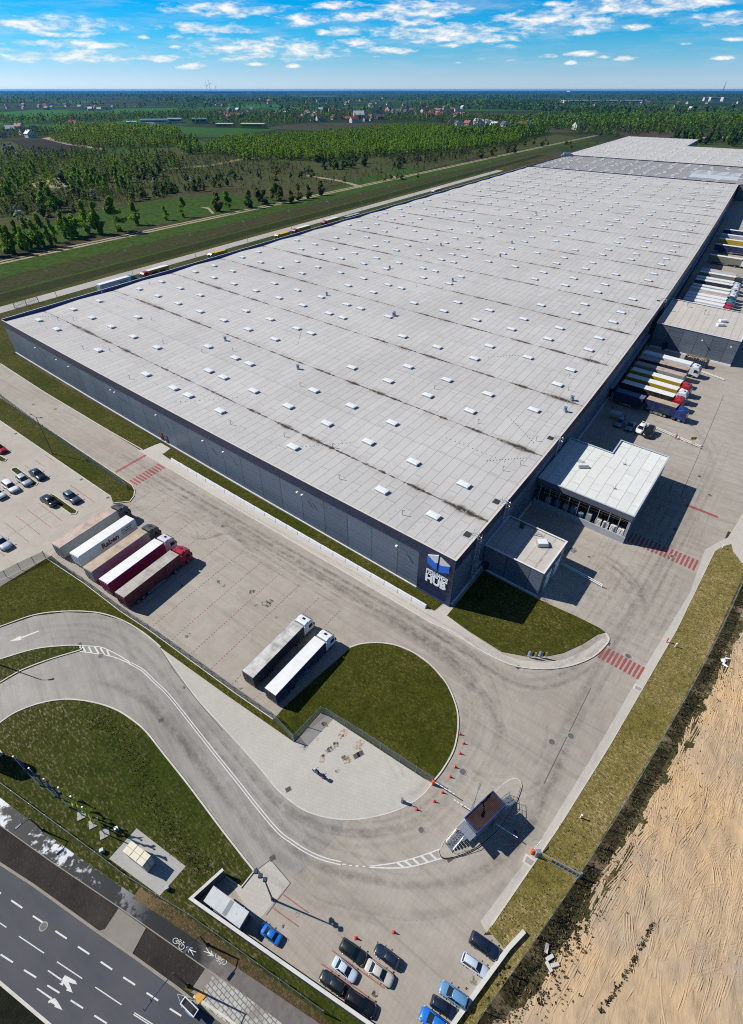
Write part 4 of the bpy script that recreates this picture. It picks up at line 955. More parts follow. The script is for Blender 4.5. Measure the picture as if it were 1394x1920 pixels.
mb, uv = wall([R(u, 0) for u in range(166, 7, -2)] + [R(7.4, 0)], 0.35, FZ, list(range(166, 7, -2)) + [7.4]); wb(mb, 'wall', M_PANEL, hall, uv=uv)
mb = MB(); mb.ribbon([R(u, 0) for u in range(166, -1, -2)], 0.16, 2.35 + 0.05, z=FZ, shift=-0.02); wb(mb, 'fascia', M_NAVY, hall)
mb = MB(); mb.ribbon([R(7.4, 0), R(4, 0), R(0, 0)], 0.12, FZ - 0.36, z=0.36, shift=-0.02); wb(mb, 'corner_panel', M_NAVY, hall)
mb = MB(); mb.ribbon([R(u, 0) for u in range(166, -1, -2)], 0.3, 0.05, z=ZR + 0.05, shift=0.05); wb(mb, 'roof_edge', M_CAP, hall)
mb = MB(); mb.ribbon([R(u, 0) for u in range(166, 7, -2)] + [R(7.4, 0)], 0.30, 0.35, z=0.0, shift=-0.05); wb(mb, 'plinth', M_PLINTH, hall)
mb = MB(); mb.ribbon([R(7.4, 0), R(0, 0)], 0.30, 0.36, z=0.0, shift=-0.05); wb(mb, 'plinth', M_BLUECAP, hall)
vs_ = [VL*i/60 for i in range(61)]
mb, uv = wall([R(0, v) for v in vs_], 0.2, FZ, vs_); wb(mb, 'wall', M_PANEL, hall, uv=uv)
mb = MB(); mb.ribbon([R(0, v) for v in vs_], 0.16, 2.40, z=FZ, shift=-0.02); wb(mb, 'fascia', M_NAVY, hall)
mb = MB(); mb.ribbon([R(0, v) for v in vs_], 0.34, 0.06, z=ZR + 0.055, shift=0.10); wb(mb, 'roof_edge', M_CAP, hall)
mb, uv = wall([R(166, v) for v in vs_], 0.2, ZR - 0.6, vs_, True); wb(mb, 'wall', M_PANEL, hall, uv=uv)
mb = MB(); mb.ribbon([R(166, v) for v in vs_], 0.22, 1.75, z=ZR - 1.5, shift=0.0); wb(mb, 'parapet', worn('blue_parapet', (0.015,0.05,0.17), 0.5, 0, 0.1, 0.4), hall)
mb = MB(); mb.ribbon([R(166, v) for v in vs_], 0.30, 0.05, z=ZR + 0.252, shift=0.0); wb(mb, 'roof_edge', M_PLINTH, hall)
mb, uv = wall([R(u, VL) for u in range(166, -1, -4)], 0.0, ZR, list(range(166, -1, -4)), True); wb(mb, 'wall', M_PANEL, hall, uv=uv)
mb = MB(); mb.ribbon([R(u, VL) for u in range(166, -1, -4)], 0.25, 0.75, z=ZR - 0.1, shift=0.0); wb(mb, 'parapet', M_NAVY, hall)
# rooflights
mb = MB(); mb.box((0,0,0.18), (2.5,1.35,0.36), 1)
mb.hull([(x*1.30, y*0.74, 0.36) for x in (-1,1) for y in (-1,1)] + [(x*1.26, y*0.70, 0.46) for x in (-1,1) for y in (-1,1)] + [(x*0.8, y*0.40, 0.53) for x in (-1,1) for y in (-1,1)], 0)
SKY = mesh_of(mb, 'skylight', [M_PLASTIC, M_STEEL])
uall = [156.5,144.8,133,121,109,97.5,85.8,79.9,68.4,56.6,44.6,32.7,21,9.1]
rows = [(7.2, [156.5,144.8,121,97.6,85.8,79.9,68.2,44.6,21,9.2]), (18.3, [156.5,144.7,133.1,121,109,85.9,80,68.6,56.7,44.6,32.7,21,9.1]), (27.3, [156.5,133,97.5,85.8,80,56.6,44.6,32.7])]
rn = random.Random(11)
for k in range(17):
    for v in (42.5 + 24.4*k, 51.8 + 24.4*k):
        if v > 436: continue
        drop = set(rn.sample(range(14), rn.choice((2, 3, 4)))); rows.append((v, [u for i, u in enumerate(uall) if i not in drop]))
sky = [(u, v) for v, us in rows for u in us]
sky.sort(key=lambda q: G(*q).length)
def along_u(u, v): d = R(u, v) - R(u+1, v); return math.atan2(d.y, d.x), d.length, (R(u, v+1) - R(u, v)).length
for u, v in sky[:100]:
    a, su, sv = along_u(u, v); p = R(u, v); p.z = ZR + wav(v) - 0.12
    sub(SKY, 'skylight', hall, p, a, (su, sv, 1.15))
mb = MB()
for u, v in sky[100:]:
    a, su, sv = along_u(u, v); p = R(u, v); p.z = ZR + wav(v) - 0.12
    Mx = Matrix.Translation(p) @ Matrix.Rotation(a, 4, 'Z') @ Matrix.Diagonal((su, sv, 1.2, 1))
    mb.add([Mx @ v_.co for v_ in SKY.vertices], [list(f.vertices) for f in SKY.polygons]); 
    mb.m[-len(SKY.polygons):] = [f.material_index for f in SKY.polygons]
wb(mb, 'skylight', [M_PLASTIC, M_STEEL], hall, kind='stuff')
# small roof fittings
mb = MB(); mb.tube((0,0,0), (0,0,0.95), 0.07, 6); mb.tube((0,0,0.95), (0.35,0,0.95), 0.06, 6); PIPE = mesh_of(mb, 'vent_pipe', M_STEEL)
mb = MB(); mb.box((0,0,0.3), (0.9,0.9,0.6), 0); mb.disc((0,0), 0.42, 0.6, 1.15, 12, 1); mb.disc((0,0), 0.6, 1.15, 1.3, 12, 1); FAN = mesh_of(mb, 'roof_fan', [M_STEEL, worn('blue_grey_fan', (0.10,0.20,0.33), 0.5)])
rn = random.Random(21)
pipes = [(125,5),(118,9),(99,3.3),(62,5),(49,9),(38,12.5),(30,5),(16,12),(14,4),(152,11),(148,14),(131,26),(128,29),(110,21),(96,24),(4,60),(6,66),(8,72),(3,79),(7,86),(4,92),(6,110),(3,118),(8,125),(2,140),(90,30),(76,36),(61,27),(5,27),(3,31)]
for k in range(44): pipes.append((rn.choice((rn.uniform(2,12), rn.uniform(12,164), rn.uniform(150,164))), rn.uniform(20, 300)))
for u, v in pipes[:74]:
    p = R(u, v); p.z = ZR + wav(v) - 0.14; sub(PIPE, 'vent_pipe', hall, p, -0.3 + rn.uniform(-0.3,0.3), (1.2,1.2,1.25))
for x, y in ((423,637),(559,690),(738,592),(613,553),(731,503),(849,527),(740,590),(827,459),(938,480),(896,428),(1060,770),(1073,748),(1050,390),(1170,350),(1005,400),(960,455),(1232,318)):
    u, v = pxuv(x, y, ROOF_T)
    if v < 436:
        p = R(u, v); p.z = ZR + wav(v) - 0.12; sub(FAN, 'roof_fan', hall, p, 0.3, (0.9,0.9,1.0))
# dotted cable trays on little blocks
mb = MB()
for (a, b) in (((20,30),(6,30)),((44,8),(36,16)),((80,3.5),(70,14)),((150,16),(160,9)),((158,34),(146,34)),((9,28),(3,34)),((13,46),(4,40)),((95,52),(84,52)),((84,52),(78,44)),((60,60),(50,60)),((30,70),(22,78))):
    for k in range(14):
        p = R(a[0]+(b[0]-a[0])*k/13, a[1]+(b[1]-a[1])*k/13); p.z = ZR + wav(a[1]+(b[1]-a[1])*k/13) - 0.08
        mb.box(p, (0.18,0.14,0.10))
wb(mb, 'cable_block', M_DARK, hall, kind='stuff')
# roof access ladders with cage and hatch
def ladder_at(v, top, z0):
    a = R(0, v); d = (R(0, v+1) - R(0, v)).normalized(); n = Vector((d.y, -d.x, 0))
    mb = MB()
    for s_ in (-0.3, 0.3):
        q = a + d*s_ + n*0.35
        mb.tube((q.x, q.y, z0), (q.x, q.y, top + 1.2), 0.05, 5)
        q2 = a + d*s_*2 - n*0.9; mb.tube((q2.x, q2.y, top), (q2.x, q2.y, top+1.2), 0.05, 5); mb.tube((q.x, q.y, top+1.15), (q2.x, q2.y, top+1.15), 0.045, 5); mb.tube((q.x, q.y, top+0.6), (q2.x, q2.y, top+0.6), 0.04, 5)
    z = z0 + 0.3
    while z < top:
        q = a + n*0.35; mb.tube(q + d*-0.3 + Vector((0,0,z-q.z)), q + d*0.3 + Vector((0,0,z-q.z)), 0.03, 4); z += 0.4
    z = z0 + 2.4
    while z < top + 1.1:
        pts = [a + n*(0.35 + 0.75*math.sin(t_)) + d*(-0.42*math.cos(t_)) for t_ in [pi*i/6 for i in range(7)]]
        mb.path([Vector((p.x, p.y, z)) for p in pts], 0.04, 4); z += 0.9
    for t_ in (0.9, 1.57, 2.2):
        p = a + n*(0.35 + 0.75*math.sin(t_)) + d*(-0.42*math.cos(t_)); mb.tube((p.x, p.y, z0+2.4), (p.x, p.y, top+1.1), 0.03, 4)
    lad = wb(mb, 'roof_ladder', M_STEEL, hall)
    h = a - n*1.9; mb = MB(); mb.box((h.x, h.y, ZR+wav(v)-0.05), (1.5,1.2,0.12), 0, math.atan2(d.y, d.x)); wb(mb, 'walk_pad', M_DARK, lad)
    return lad
for v in (7.0, 18.0): ladder_at(v, ZR, 0.3 if v < 10 else 7)
for v in (43.8, 144.5): ladder_at(v, ZR, 8.0)
a = R(0, 7); d = (R(0, 8) - a).normalized(); n = Vector((d.y, -d.x, 0)); mb = MB()
c = a + n*0.9; mb.box((c.x, c.y, 6.2), (1.8,1.3,0.08), 0, math.atan2(d.y, d.x))
for s_ in (-0.9, 0.9):
    for k in (0.3, 1.5):
        q = a + d*s_ + n*k; mb.tube((q.x, q.y, 6.2), (q.x, q.y, 7.3), 0.04, 5)
wb(mb, 'ladder_landing', M_STEEL, hall)
# floodlights on the front
mb = MB(); mb.tube((0,0,0), (0,-0.9,0.12), 0.05, 5, 0); mb.cbox((0,-1.05,0.1), (0.5,0.5,0.2), 0.04, 1); LAMPW = mesh_of(mb, 'floodlight', [M_STEEL, M_WHITEP])
fa = math.atan2((R(0,0)-R(10,0)).y, (R(0,0)-R(10,0)).x)
for x, y in ((69.7,652.6),(108,675.5),(132,688),(211,732),(217,737),(296,779),(384,827),(424,847),(562,922),(571,927),(748,1021)):
    u, v = pxuv(x, y, 9.3); sub(LAMPW, 'floodlight', hall, (R(u,0).x, R(u,0).y, 9.4), fa, (1,1,1))
# two staff doors in the front wall
for x in (302.8, 313.2):
    u, _ = pxuv(x, 790, 5.0); u = 84.6 if x < 310 else 82.6
    p = R(u, 0); o = sub(mesh_of(MB().cbox((0,-0.06,1.25), (1.25,0.16,2.5), 0.02, 0), 'door', M_DARK), 'door', hall, p - Vector((0,0,p.z-0.35)), fa)
    sub(mesh_of(MB().box((0,-0.155,1.75), (0.7,0.03,0.75), 0), 'door_sign', worn('red_sign', (0.50,0.04,0.06), 0.5)), 'door_sign', o, p - Vector((0,0,p.z-0.35)), fa).location = (0,0,0)
    o.children[0].rotation_euler = (0,0,0)
# the logo and the lettering on the corner
wp0 = R(0, 0); wd = (R(7.4, 0) - R(0, 0)); wd.z = 0; wd.normalize(); wn_ = Vector((wd.y, -wd.x, 0))
if wn_.y > 0: wn_ = -wn_
def wallpt(zx, zy, off=0.12):
    x = 790 + zx/17.457; y = 1030 + zy/17.457
    d = Vector(((x-697)/FP, CP - (y-960)/FP*SP, -SP - (y-960)/FP*CP)); o = Vector((0,0,HC))
    k = ((wp0 + wn_*off) - o).dot(wn_) / d.dot(wn_); return o + d*k
M_LOGOB = worn('logo_blue', (0.006,0.13,0.62), 0.4, 0, 0.1); M_LOGOW = worn('logo_grey', (0.62,0.63,0.66), 0.4, 0, 0.1); M_LETTER = worn('letter_white', (0.80,0.82,0.86), 0.4, 0, 0.1)
def slab(pts, m, name):
    f = [wallpt(x, y, 0.34) for x, y in pts]; bk = [p - wn_*0.20 for p in f]; n = len(pts); mb = MB()
    mb.add(f + bk, [tuple(range(n)), tuple(reversed(range(n, 2*n)))] + [(i, n+i, n+(i+1) % n, (i+1) % n) for i in range(n)])
    o = wb(mb, name, m, sign); bmx = bmesh.new(); bmx.from_mesh(o.data); bmesh.ops.recalc_face_normals(bmx, faces=bmx.faces); bmx.to_mesh(o.data); bmx.free(); return o
mb = MB(); p = wallpt(560, 700, 0.06)
sign = wb(MB().box((p.x, p.y, p.z), (0.3, 0.05, 3.0), 0, math.atan2(wd.y, wd.x)), 'sign', M_NAVY, hall)
slab([(215,185),(575,210),(540,455),(465,450)], M_LOGOW, 'logo'); slab([(210,222),(462,462),(520,482),(495,715),(192,422)], M_LOGOB, 'logo')
slab([(630,260),(945,575),(680,548),(598,500)], M_LOGOW, 'logo'); slab([(596,530),(680,560),(938,584),(905,802),(558,750)], M_LOGOB, 'logo')
def text_mesh(body, bold=0.0, extrude=0.04, spacing=1.0):
    cu = bpy.data.curves.new('lettering', 'FONT'); cu.body = body; cu.extrude = extrude; cu.offset = bold; cu.space_character = spacing; cu.resolution_u = 3
    ob = bpy.data.objects.new('lettering', cu); COL.objects.link(ob)
    bpy.context.view_layer.update(); dg = bpy.context.evaluated_depsgraph_get()
    me = bpy.data.meshes.new_from_object(ob.evaluated_get(dg)); bpy.data.objects.remove(ob); bpy.data.curves.remove(cu)
    xs = [v.co.x for v in me.vertices]; ys = [v.co.y for v in me.vertices]
    x0, x1, y0, y1 = min(xs), max(xs), min(ys), max(ys)
    for v in me.vertices: v.co.x = (v.co.x-x0)/(x1-x0); v.co.y = (v.co.y-y0)/(y1-y0)
    return me
def letters(body, parent, o, ex, ey, m, bold=0.02, depth=1.0, world=True, name='lettering'):
    """text filling the parallelogram at o with edges ex, ey (parent space when world is False)"""
    me = text_mesh(body, bold); ez = ex.cross(ey).normalized()*depth
    if world: o = o - root_of(parent).location
    for v in me.vertices: v.co = o + ex*v.co.x + ey*v.co.y + ez*v.co.z
    me.materials.clear(); me.materials.append(m)
    return link(name, me, parent)
up = Vector((0,0,1))
def wall_text(body, bl, br_, tl, m, bold):
    a, b, c = wallpt(*bl, 0.30), wallpt(*br_, 0.30), wallpt(*tl, 0.30)
    ex = b - a; ex.z = 0; ex = -wd * ex.length
    letters(body, sign, a, ex, up*((c - a).z), m, bold)
wall_text('HUB', (133,1000), (800,1330), (162,770), M_LETTER, 0.05)
wall_text('LOGISTICS', (160,768), (862,1112), (170,668), M_LETTER, 0.035)
wall_text('CENTRAL EUROPEAN', (168,655), (880,1000), (172,600), M_LETTER, 0.03)
# loading docks on the shaded side
def duv(u, v): d = R(u-1, v) - R(u, v); return math.atan2(d.y, d.x), (R(u, v+1)-R(u, v)).length
DOCKS = [90,94.9,99.7,104.4,109.6,114.1,118.7,123.4,168,172.5,177,181,185,189,192.9,197,200.8,204.5,209.2,213.4,217.1,222.4,227,232,237,242,249.4,255,261,267,272.8,279.5,286.6,292.4,298.2,304.8,311.5,318,325,332,339,346,353,360]
mb = MB(); mb.box((0.35,0,2.9), (0.7,3.5,0.55), 0); mb.box((0.35,-1.55,1.95), (0.7,0.45,2.6), 0); mb.box((0.35,1.55,1.95), (0.7,0.45,2.6), 0)
SHEL = mesh_of(mb, 'dock_shelter', M_BLACK)
DOOR = mesh_of(MB().box((0.04,0,2.0), (0.1,2.65,2.6)), 'dock_door', worn('dock_door_grey', (0.30,0.32,0.34), 0.5))
for v in DOCKS:
    a, sv = duv(0, v); p = R(0, v); p.z = 0.25
    o = sub(SHEL, 'dock_shelter', hall, p, a, (1.3, sv, 1.35)); q = link('dock_door', DOOR, o)
def side_box(name, v0, v1, u0, u1, z0, z1, m, parent):
    mb = MB(); n = max(2, int((v1-v0)/6)); 
    mb.ribbon([R(0, v0 + (v1-v0)*i/n) for i in range(n+1)], (u1-u0)*1.1, z1-z0, z=z0, shift=-(u0+u1)/2*1.1); return wb(mb, name, m, parent)
M_BLUEG = worn('blue_grey_canopy', (0.16,0.21,0.28), 0.5)
side_box('dock_canopy', 86, 129, 0.1, 1.1, 5.1, 5.4, M_BLUEG, hall); side_box('dock_canopy', 163, 365, 0.1, 1.1, 5.1, 5.4, M_BLUEG, hall)
side_box('plinth', 0.5, 129, 0.0, 0.18, 0.0, 0.5, M_PLINTH, hall); side_box('dock_wall', 163, 365, 0.0, 0.25, 0.0, 1.3, worn('dock_concrete', (0.30,0.30,0.30), 0.8), hall)
# the darker hall behind and the farthest hall
hall2 = thing('warehouse', 'middle hall with a darker grey roof behind the pale warehouse', 'warehouse', R(40, 500, -ZR))
mb, uv = roof_grid(165, -90, VL + 0.6, 554, 24, 28, lambda u, v: ZR - 0.35 + 0.5*wav(v)); wb(mb, 'roof', M_ROOF2, hall2, uv=uv)
mb, uv = wall([R(u, VL + 0.6) for u in range(-1, -91, -3)], 0, ZR + 0.2, list(range(-1, -91, -3))); wb(mb, 'wall', M_PANEL2, hall2, uv=uv)
mb, uv = wall([R(165, v) for v in range(441, 556, 6)], 0, ZR + 0.1, list(range(441, 556, 6)), True); wb(mb, 'wall', M_PANEL2, hall2, uv=uv)
mb = MB(); mb.ribbon([R(165, v) for v in range(441, 556, 6)], 0.3, 0.5, z=ZR - 0.1); wb(mb, 'parapet', M_NAVY, hall2)
rn = random.Random(5); mb = MB()
def sky_stuff(us, vs2, z, keep, sz=1.0):
    for v in vs2:
        for u in us:
            if rn.random() > keep: continue
            uu, vv = u + rn.uniform(-2,2), v + rn.uniform(-1.5,1.5)
            a, su, sv = along_u(uu, vv); p = R(uu, vv); mb.box((p.x, p.y, z+0.25), (2.6*su*sz, 1.4*sv*sz, 0.5), 0, a)
sky_stuff(range(-85, 160, 11), range(448, 552, 9), ZR - 0.4, 0.75)
for v in (462, 467, 472, 477, 482, 490, 497, 505): 
    for u0 in (-38, 2):
        A_, B_ = R(u0, v), R(u0+34, v); c = (A_+B_)/2; mb.box((c.x, c.y, ZR), ((B_-A_).length, 1.5, 0.5), 0, math.atan2((B_-A_).y, (B_-A_).x))
wb(mb, 'skylight', M_PLASTIC, hall2, kind='stuff')
p = R(163, 545); mb = MB(); mb.cbox((p.x, p.y, ZR+1.6), (9,5,3.2), 0.2); mb.box((p.x+6, p.y+4, ZR+1.0), (5,4,2.0)); mb.box((p.x-6, p.y-4, ZR+0.8), (4,3,1.6)); wb(mb, 'rooftop_unit', worn('blue_grey_unit', (0.22,0.32,0.45), 0.5), hall2)
hall3 = thing('warehouse', 'farthest pale hall with a stepped corner in front of the woods', 'warehouse', R(60, 650, -ZR))
mb, uv = roof_grid(168, 74, 554.6, 858, 10, 40, lambda u, v: ZR + 0.3*wav(v)); wb(mb, 'roof', M_ROOF3, hall3, uv=uv)
mb, uv = roof_grid(74, -90, 554.6, 741, 14, 24, lambda u, v: ZR + 0.3*wav(v)); wb(mb, 'roof', M_ROOF3, hall3, uv=uv)
mb, uv = wall([R(168, v) for v in range(555, 860, 10)], 0, ZR + 0.3, list(range(555, 860, 10)), True); wb(mb, 'wall', M_PANEL2, hall3, uv=uv)
mb, uv = wall([R(74, v) for v in range(741, 860, 9)], 0, ZR + 0.2, list(range(741, 860, 9))); wb(mb, 'wall', M_PANEL2, hall3, uv=uv)
mb, uv = wall([R(u, 554.4) for u in range(168, -91, -6)], 0, ZR + 0.35, list(range(168, -91, -6))); wb(mb, 'wall', M_NAVY, hall3, uv=uv)
mb = MB(); sky_stuff(range(80, 166, 12), range(562, 855, 10), ZR, 0.8); sky_stuff(range(-85, 72, 12), range(562, 738, 10), ZR, 0.8)
wb(mb, 'skylight', M_PLASTIC, hall3, kind='stuff')
# --- annexes on the yard side
def block(poly, z0, z1, mwall, parent, zr, mroof, names=('wall','roof'), cap=M_PLINTH, skip=()):
    n = len(poly); pts = [G(*q) for q in poly]
    ctr_ = sum(pts, Vector())/n
    sgn = sum(pts[i].x*pts[(i+1) % n].y - pts[(i+1) % n].x*pts[i].y for i in range(n))
    s_ = 0.0
    for i in range(n):
        a, b = pts[i], pts[(i+1) % n]; L_ = (b-a).length
        if i not in skip:
            mb, uv = wall([a, b], z0, z1, [s_, s_+L_], sgn < 0); wb(mb, names[0], mwall, parent, uv=uv)
        s_ += L_
    mb = MB(); mb.add([(p.x, p.y, zr) for p in (pts if sgn > 0 else pts[::-1])], [tuple(range(n))])
    wb(mb, names[1], mroof, parent, uv=[(q[0]+300, q[1]+300) for q in (poly if sgn > 0 else poly[::-1])])
    mb = MB(); mb.ribbon(pts, 0.32, 0.12, closed=True, z=z1); wb(mb, 'roof_edge', cap, parent)
def at_uv(u, v): return G(u, v)
an1 = thing('annex', 'small grey annex block with a roof hatch beside the warehouse corner', 'annex', G(-6, 17))
H1 = 6.9*0.94
block([(-0.3,11.8),(-12.5,11.8),(-12.5,21.9),(-0.3,21.9)], 0, H1, M_PANEL2, an1, H1 - 0.25, M_ROOFA, skip=(3,))
p = G(-8.9, 18.6); mb = MB(); mb.cbox((p.x, p.y, H1+0.15), (2.2,1.8,0.8), 0.05, 0); mb.box((p.x, p.y, H1+0.6), (1.9,1.5,0.12), 1); wb(mb, 'roof_hatch', [M_STEEL, M_PLASTIC], an1)
p = G(-3.6, 20.6); mb = MB(); mb.disc((p.x,p.y), 0.5, H1-0.2, H1+0.7, 10); wb(mb, 'vent', M_DARK, an1)
a = G(-12.62, 14.6); b = G(-12.62, 18.8)
for k, (c0, c1) in enumerate(((13.4,16.2),(17.2,20.4))):
    mb = MB(); mb.ribbon([G(-12.6, c0), G(-12.6, c1)], 0.14, 4.2, z=0.05); wb(mb, 'roller_door', M_WHITEP, an1)
    mb = MB()
    for cc_ in (c0-0.15, c1+0.15): q = G(-12.8, cc_); mb.tube((q.x,q.y,0), (q.x,q.y,4.4), 0.12, 6)
    wb(mb, 'door_frame', M_STEEL, an1)
q = G(-1.3, 11.7); mb = MB(); mb.box((q.x, q.y, 1.2), (1.1,0.2,2.3), 0, A_U + 0.1); wb(mb, 'door', M_BLACK, an1)
mb = MB(); mb.ribbon([G(-0.4,11.72), G(-12.5,11.72)], 0.2, 0.3, z=0.0); wb(mb, 'plinth', M_PLINTH, an1)
mb = MB()
for k in range(24): q = G(-10.6 + 0.5*mnoise.noise(Vector((k,0,0))), 12.4 + k*0.38); mb.disc((q.x,q.y), 0.12+0.12*abs(mnoise.noise(Vector((k*3.1,0,0)))), H1-0.25, H1-0.235, 7)
wb(mb, 'roof_dirt', M_TYRE, an1)
# white roofed loading bay with an open shelved front
an2 = thing('annex', 'white-roofed open loading bay stacked with sacks behind a low wall', 'annex', G(-10, 46))
H2 = 8.05*0.96
poly2 = [(-0.3,35.2),(-20.6,35.2),(-20.6,59.5),(-10.0,59.5),(-10.0,53.4),(-0.3,53.4)]
block(poly2, 0, H2, M_PANEL2, an2, H2 - 0.2, M_ROOFW, cap=worn('bright_metal_edge', (0.55,0.62,0.70), 0.35, 0.3, 0.1), skip=(0,5))
mb = MB(); mb.ribbon([G(-0.3,35.2), G(-20.6,35.2)], 0.25, 1.7, z=0, shift=0.0); wb(mb, 'low_wall', worn('lilac_grey_panel', (0.36,0.37,0.42), 0.6), an2)
mb = MB(); mb.ribbon([G(-0.3,35.2), G(-20.6,35.2)], 0.25, 1.35, z=H2-1.36); wb(mb, 'fascia', worn('slate_fascia', (0.09,0.10,0.13), 0.5), an2)
mb = MB(); q0, q1 = G(-20.3,35.3), G(-20.3, 36.1); mb.ribbon([q0, q1], 0.5, H2-3.05, z=1.7); wb(mb, 'pillar', worn('lilac_grey_panel2', (0.36,0.37,0.42), 0.6), an2)
for u in np.arange(-1.2, -20.4, -2.15):
    q = G(u, 35.35); mb = MB(); mb.box((q.x,q.y,1.7+(H2-3.05)/2), (0.16,0.16,H2-3.05), 0, A_U); wb(mb, 'post', M_STEEL, an2)
mb = MB()
for zz in (H2-1.5, H2-2.2):
    mb.ribbon([G(-0.6,35.6), G(-20.2,35.6)], 0.12, 0.12, z=zz)
for k in range(20):
    a, b = G(-0.6-k*0.98, 35.6), G(-1.1-k*0.98, 35.6); mb.tube((a.x,a.y,H2-2.15), (b.x,b.y,H2-1.45), 0.04, 4)
wb(mb, 'truss', M_STEEL, an2)
mb = MB(); mb.ribbon([G(-0.4,44), G(-20.4,44)], 0.2, H2-0.4, z=0); wb(mb, 'back_wall', M_PANEL2, an2)
mb = MB(); mb.prism([tuple(G(u,v)[:2]) for u, v in ((-0.4,35.4),(-20.4,35.4),(-20.4,44),(-0.4,44))], 0.06, 0.3); wb(mb, 'floor', worn('bay_floor', (0.16,0.16,0.17), 0.8), an2)
# goods in the bay: racks, pallets, sacks
M_SACK = worn('white_sack', (0.66,0.66,0.64), 0.8, 0, 0.3, 2.0); M_PAL = worn('shrink_wrapped_blue', (0.10,0.20,0.30), 0.35); M_ORANGE = worn('orange_beam', (0.60,0.28,0.03), 0.5); M_WRAP = worn('wrapped_grey', (0.35,0.38,0.42), 0.35)
rn = random.Random(31)
def sack_pile(u, v, label):
    p = G(u, v, 0.3); t_ = thing('sack_stack', label, 'sacks', p, A_U, (1,1,1), 'white sack stacks in the loading bay')
    for k in range(7):
        for i in (-0.33, 0.33):
            x0, z0 = rn.uniform(-0.05,0.05), k*0.34
            hh = [(i + x0 + a*0.34*c_, b*0.5*c_, z0 + 0.16 + c2*0.16) for a in (-1,1) for b in (-1,1) for c_, c2 in ((1.0,0),(0.8,1),(0.8,-1))]
            MB().hull(hh).build('sack', M_SACK, t_, smooth=False)
    return t_
labs = ['stack of white sacks in the loading bay, nearest the bright end pillar', 'stack of white sacks in the loading bay, second from the end pillar', 'stack of white sacks in the loading bay, third from the end pillar', 'stack of white sacks in the loading bay, fourth from the end pillar']
for k, u in enumerate((-19.2,-17.6,-16.0,-14.4)): sack_pile(u, 36.4, labs[k])
pal = [(-12.3,36.3,2.6,M_WRAP,'tall grey wrapped pallet beside the white sacks in the loading bay'), (-10.6,36.2,1.9,M_PAL,'blue wrapped pallet under an orange rack beam in the loading bay'), (-8.9,36.2,2.8,M_PAL,'tall blue wrapped pallet in the middle of the loading bay'), (-7.2,36.4,2.2,M_WRAP,'grey wrapped pallet left of the orange rack beam in the loading bay'), (-5.3,36.2,2.6,M_PAL,'shaded blue pallet near the warehouse end of the loading bay'), (-3.2,36.2,2.4,M_WRAP,'shaded grey pallet at the warehouse end of the loading bay')]
for u, v, h, m_, lb in pal:
    t_ = thing('pallet_load', lb, 'pallet', G(u, v, 0.3), A_U, None, 'pallets in the loading bay')
    MB().box((0,0,0.07), (1.25,1.0,0.14)).build('pallet', worn('pallet_wood', (0.35,0.24,0.13), 0.8), t_)
    MB().cbox((0,0,0.14+h/2), (1.2,0.95,h), 0.06).build('wrapped_goods', m_, t_)
t_ = thing('storage_rack', 'steel rack with orange beams above the pallets in the loading bay', 'rack', G(-10.5, 37.6, 0.3), A_U)
mb = MB()
for x in np.arange(-9.5, 9.6, 2.7):
    for y in (-0.5, 0.5): mb.box((x,y,2.7), (0.12,0.1,5.4))
mb.build('upright', M_PAL, t_)
for z in (3.1, 4.9):
    mb = MB(); mb.box((0,-0.5,z), (19,0.08,0.16)); mb.box((0,0.5,z), (19,0.08,0.16)); mb.build('beam', M_ORANGE, t_)
# roof fittings of the bay
for u, v in ((-13.5,51),(-14.5,41.5)):
    p = G(u, v); mb = MB(); mb.tube((p.x,p.y,H2-0.2), (p.x,p.y,H2+1.3), 0.05, 5); mb.box((p.x,p.y,H2-0.12), (0.9,0.12,0.1), 0, 0.4); mb.box((p.x,p.y,H2-0.12), (0.12,0.9,0.1), 0, 0.4); wb(mb, 'lightning_rod', M_STEEL, an2)
p = G(-6.6, 44.5); mb = MB(); mb.cbox((p.x,p.y,H2+0.1), (2.6,0.7,0.5), 0.1); wb(mb, 'roof_drain', M_STEEL, an2)
# third annex further along the yard
an3 = thing('annex', 'grey annex with a beige roof standing between the two rows of docked trailers', 'annex', G(-12, 145))
H3 = 8.75*1.05
block([(-0.3,132.2),(-24.3,132.2),(-24.3,159),(-0.3,159)], 0, H3, M_PANEL2, an3, H3 - 0.25, M_ROOFA, skip=(3,))
for u, v in ((-17.5,146.5),(-17.3,142.5)):
    p = G(u, v); mb = MB(); mb.cbox((p.x,p.y,H3+0.2), (2.6,1.6,0.9), 0.06); wb(mb, 'skylight', M_PLASTIC, an3)
for u, v in ((-5.5,154),(-11.5,150)):
    p = G(u, v); mb = MB(); mb.tube((p.x,p.y,H3-0.2),(p.x,p.y,H3+1.4),0.12,6); mb.disc((p.x,p.y),0.35,H3+1.2,H3+1.5,8); wb(mb, 'vent', M_STEEL, an3)
mb = MB(); mb.ribbon([G(-0.4,132.1), G(-24.4,132.1)], 0.25, 0.7, z=0); wb(mb, 'plinth', M_PLINTH, an3)
q = G(-5.0, 132.05); mb = MB(); mb.box((q.x,q.y,1.6), (1.6,0.2,2.9), 0, A_U+0.05); wb(mb, 'door', M_BLACK, an3)
for u in (-14.5, -22.5):
    p = G(u, 132.1); sub(LAMPW, 'floodlight', an3, (p.x,p.y,7.0), A_U + pi, (1.1,1.1,1.1))
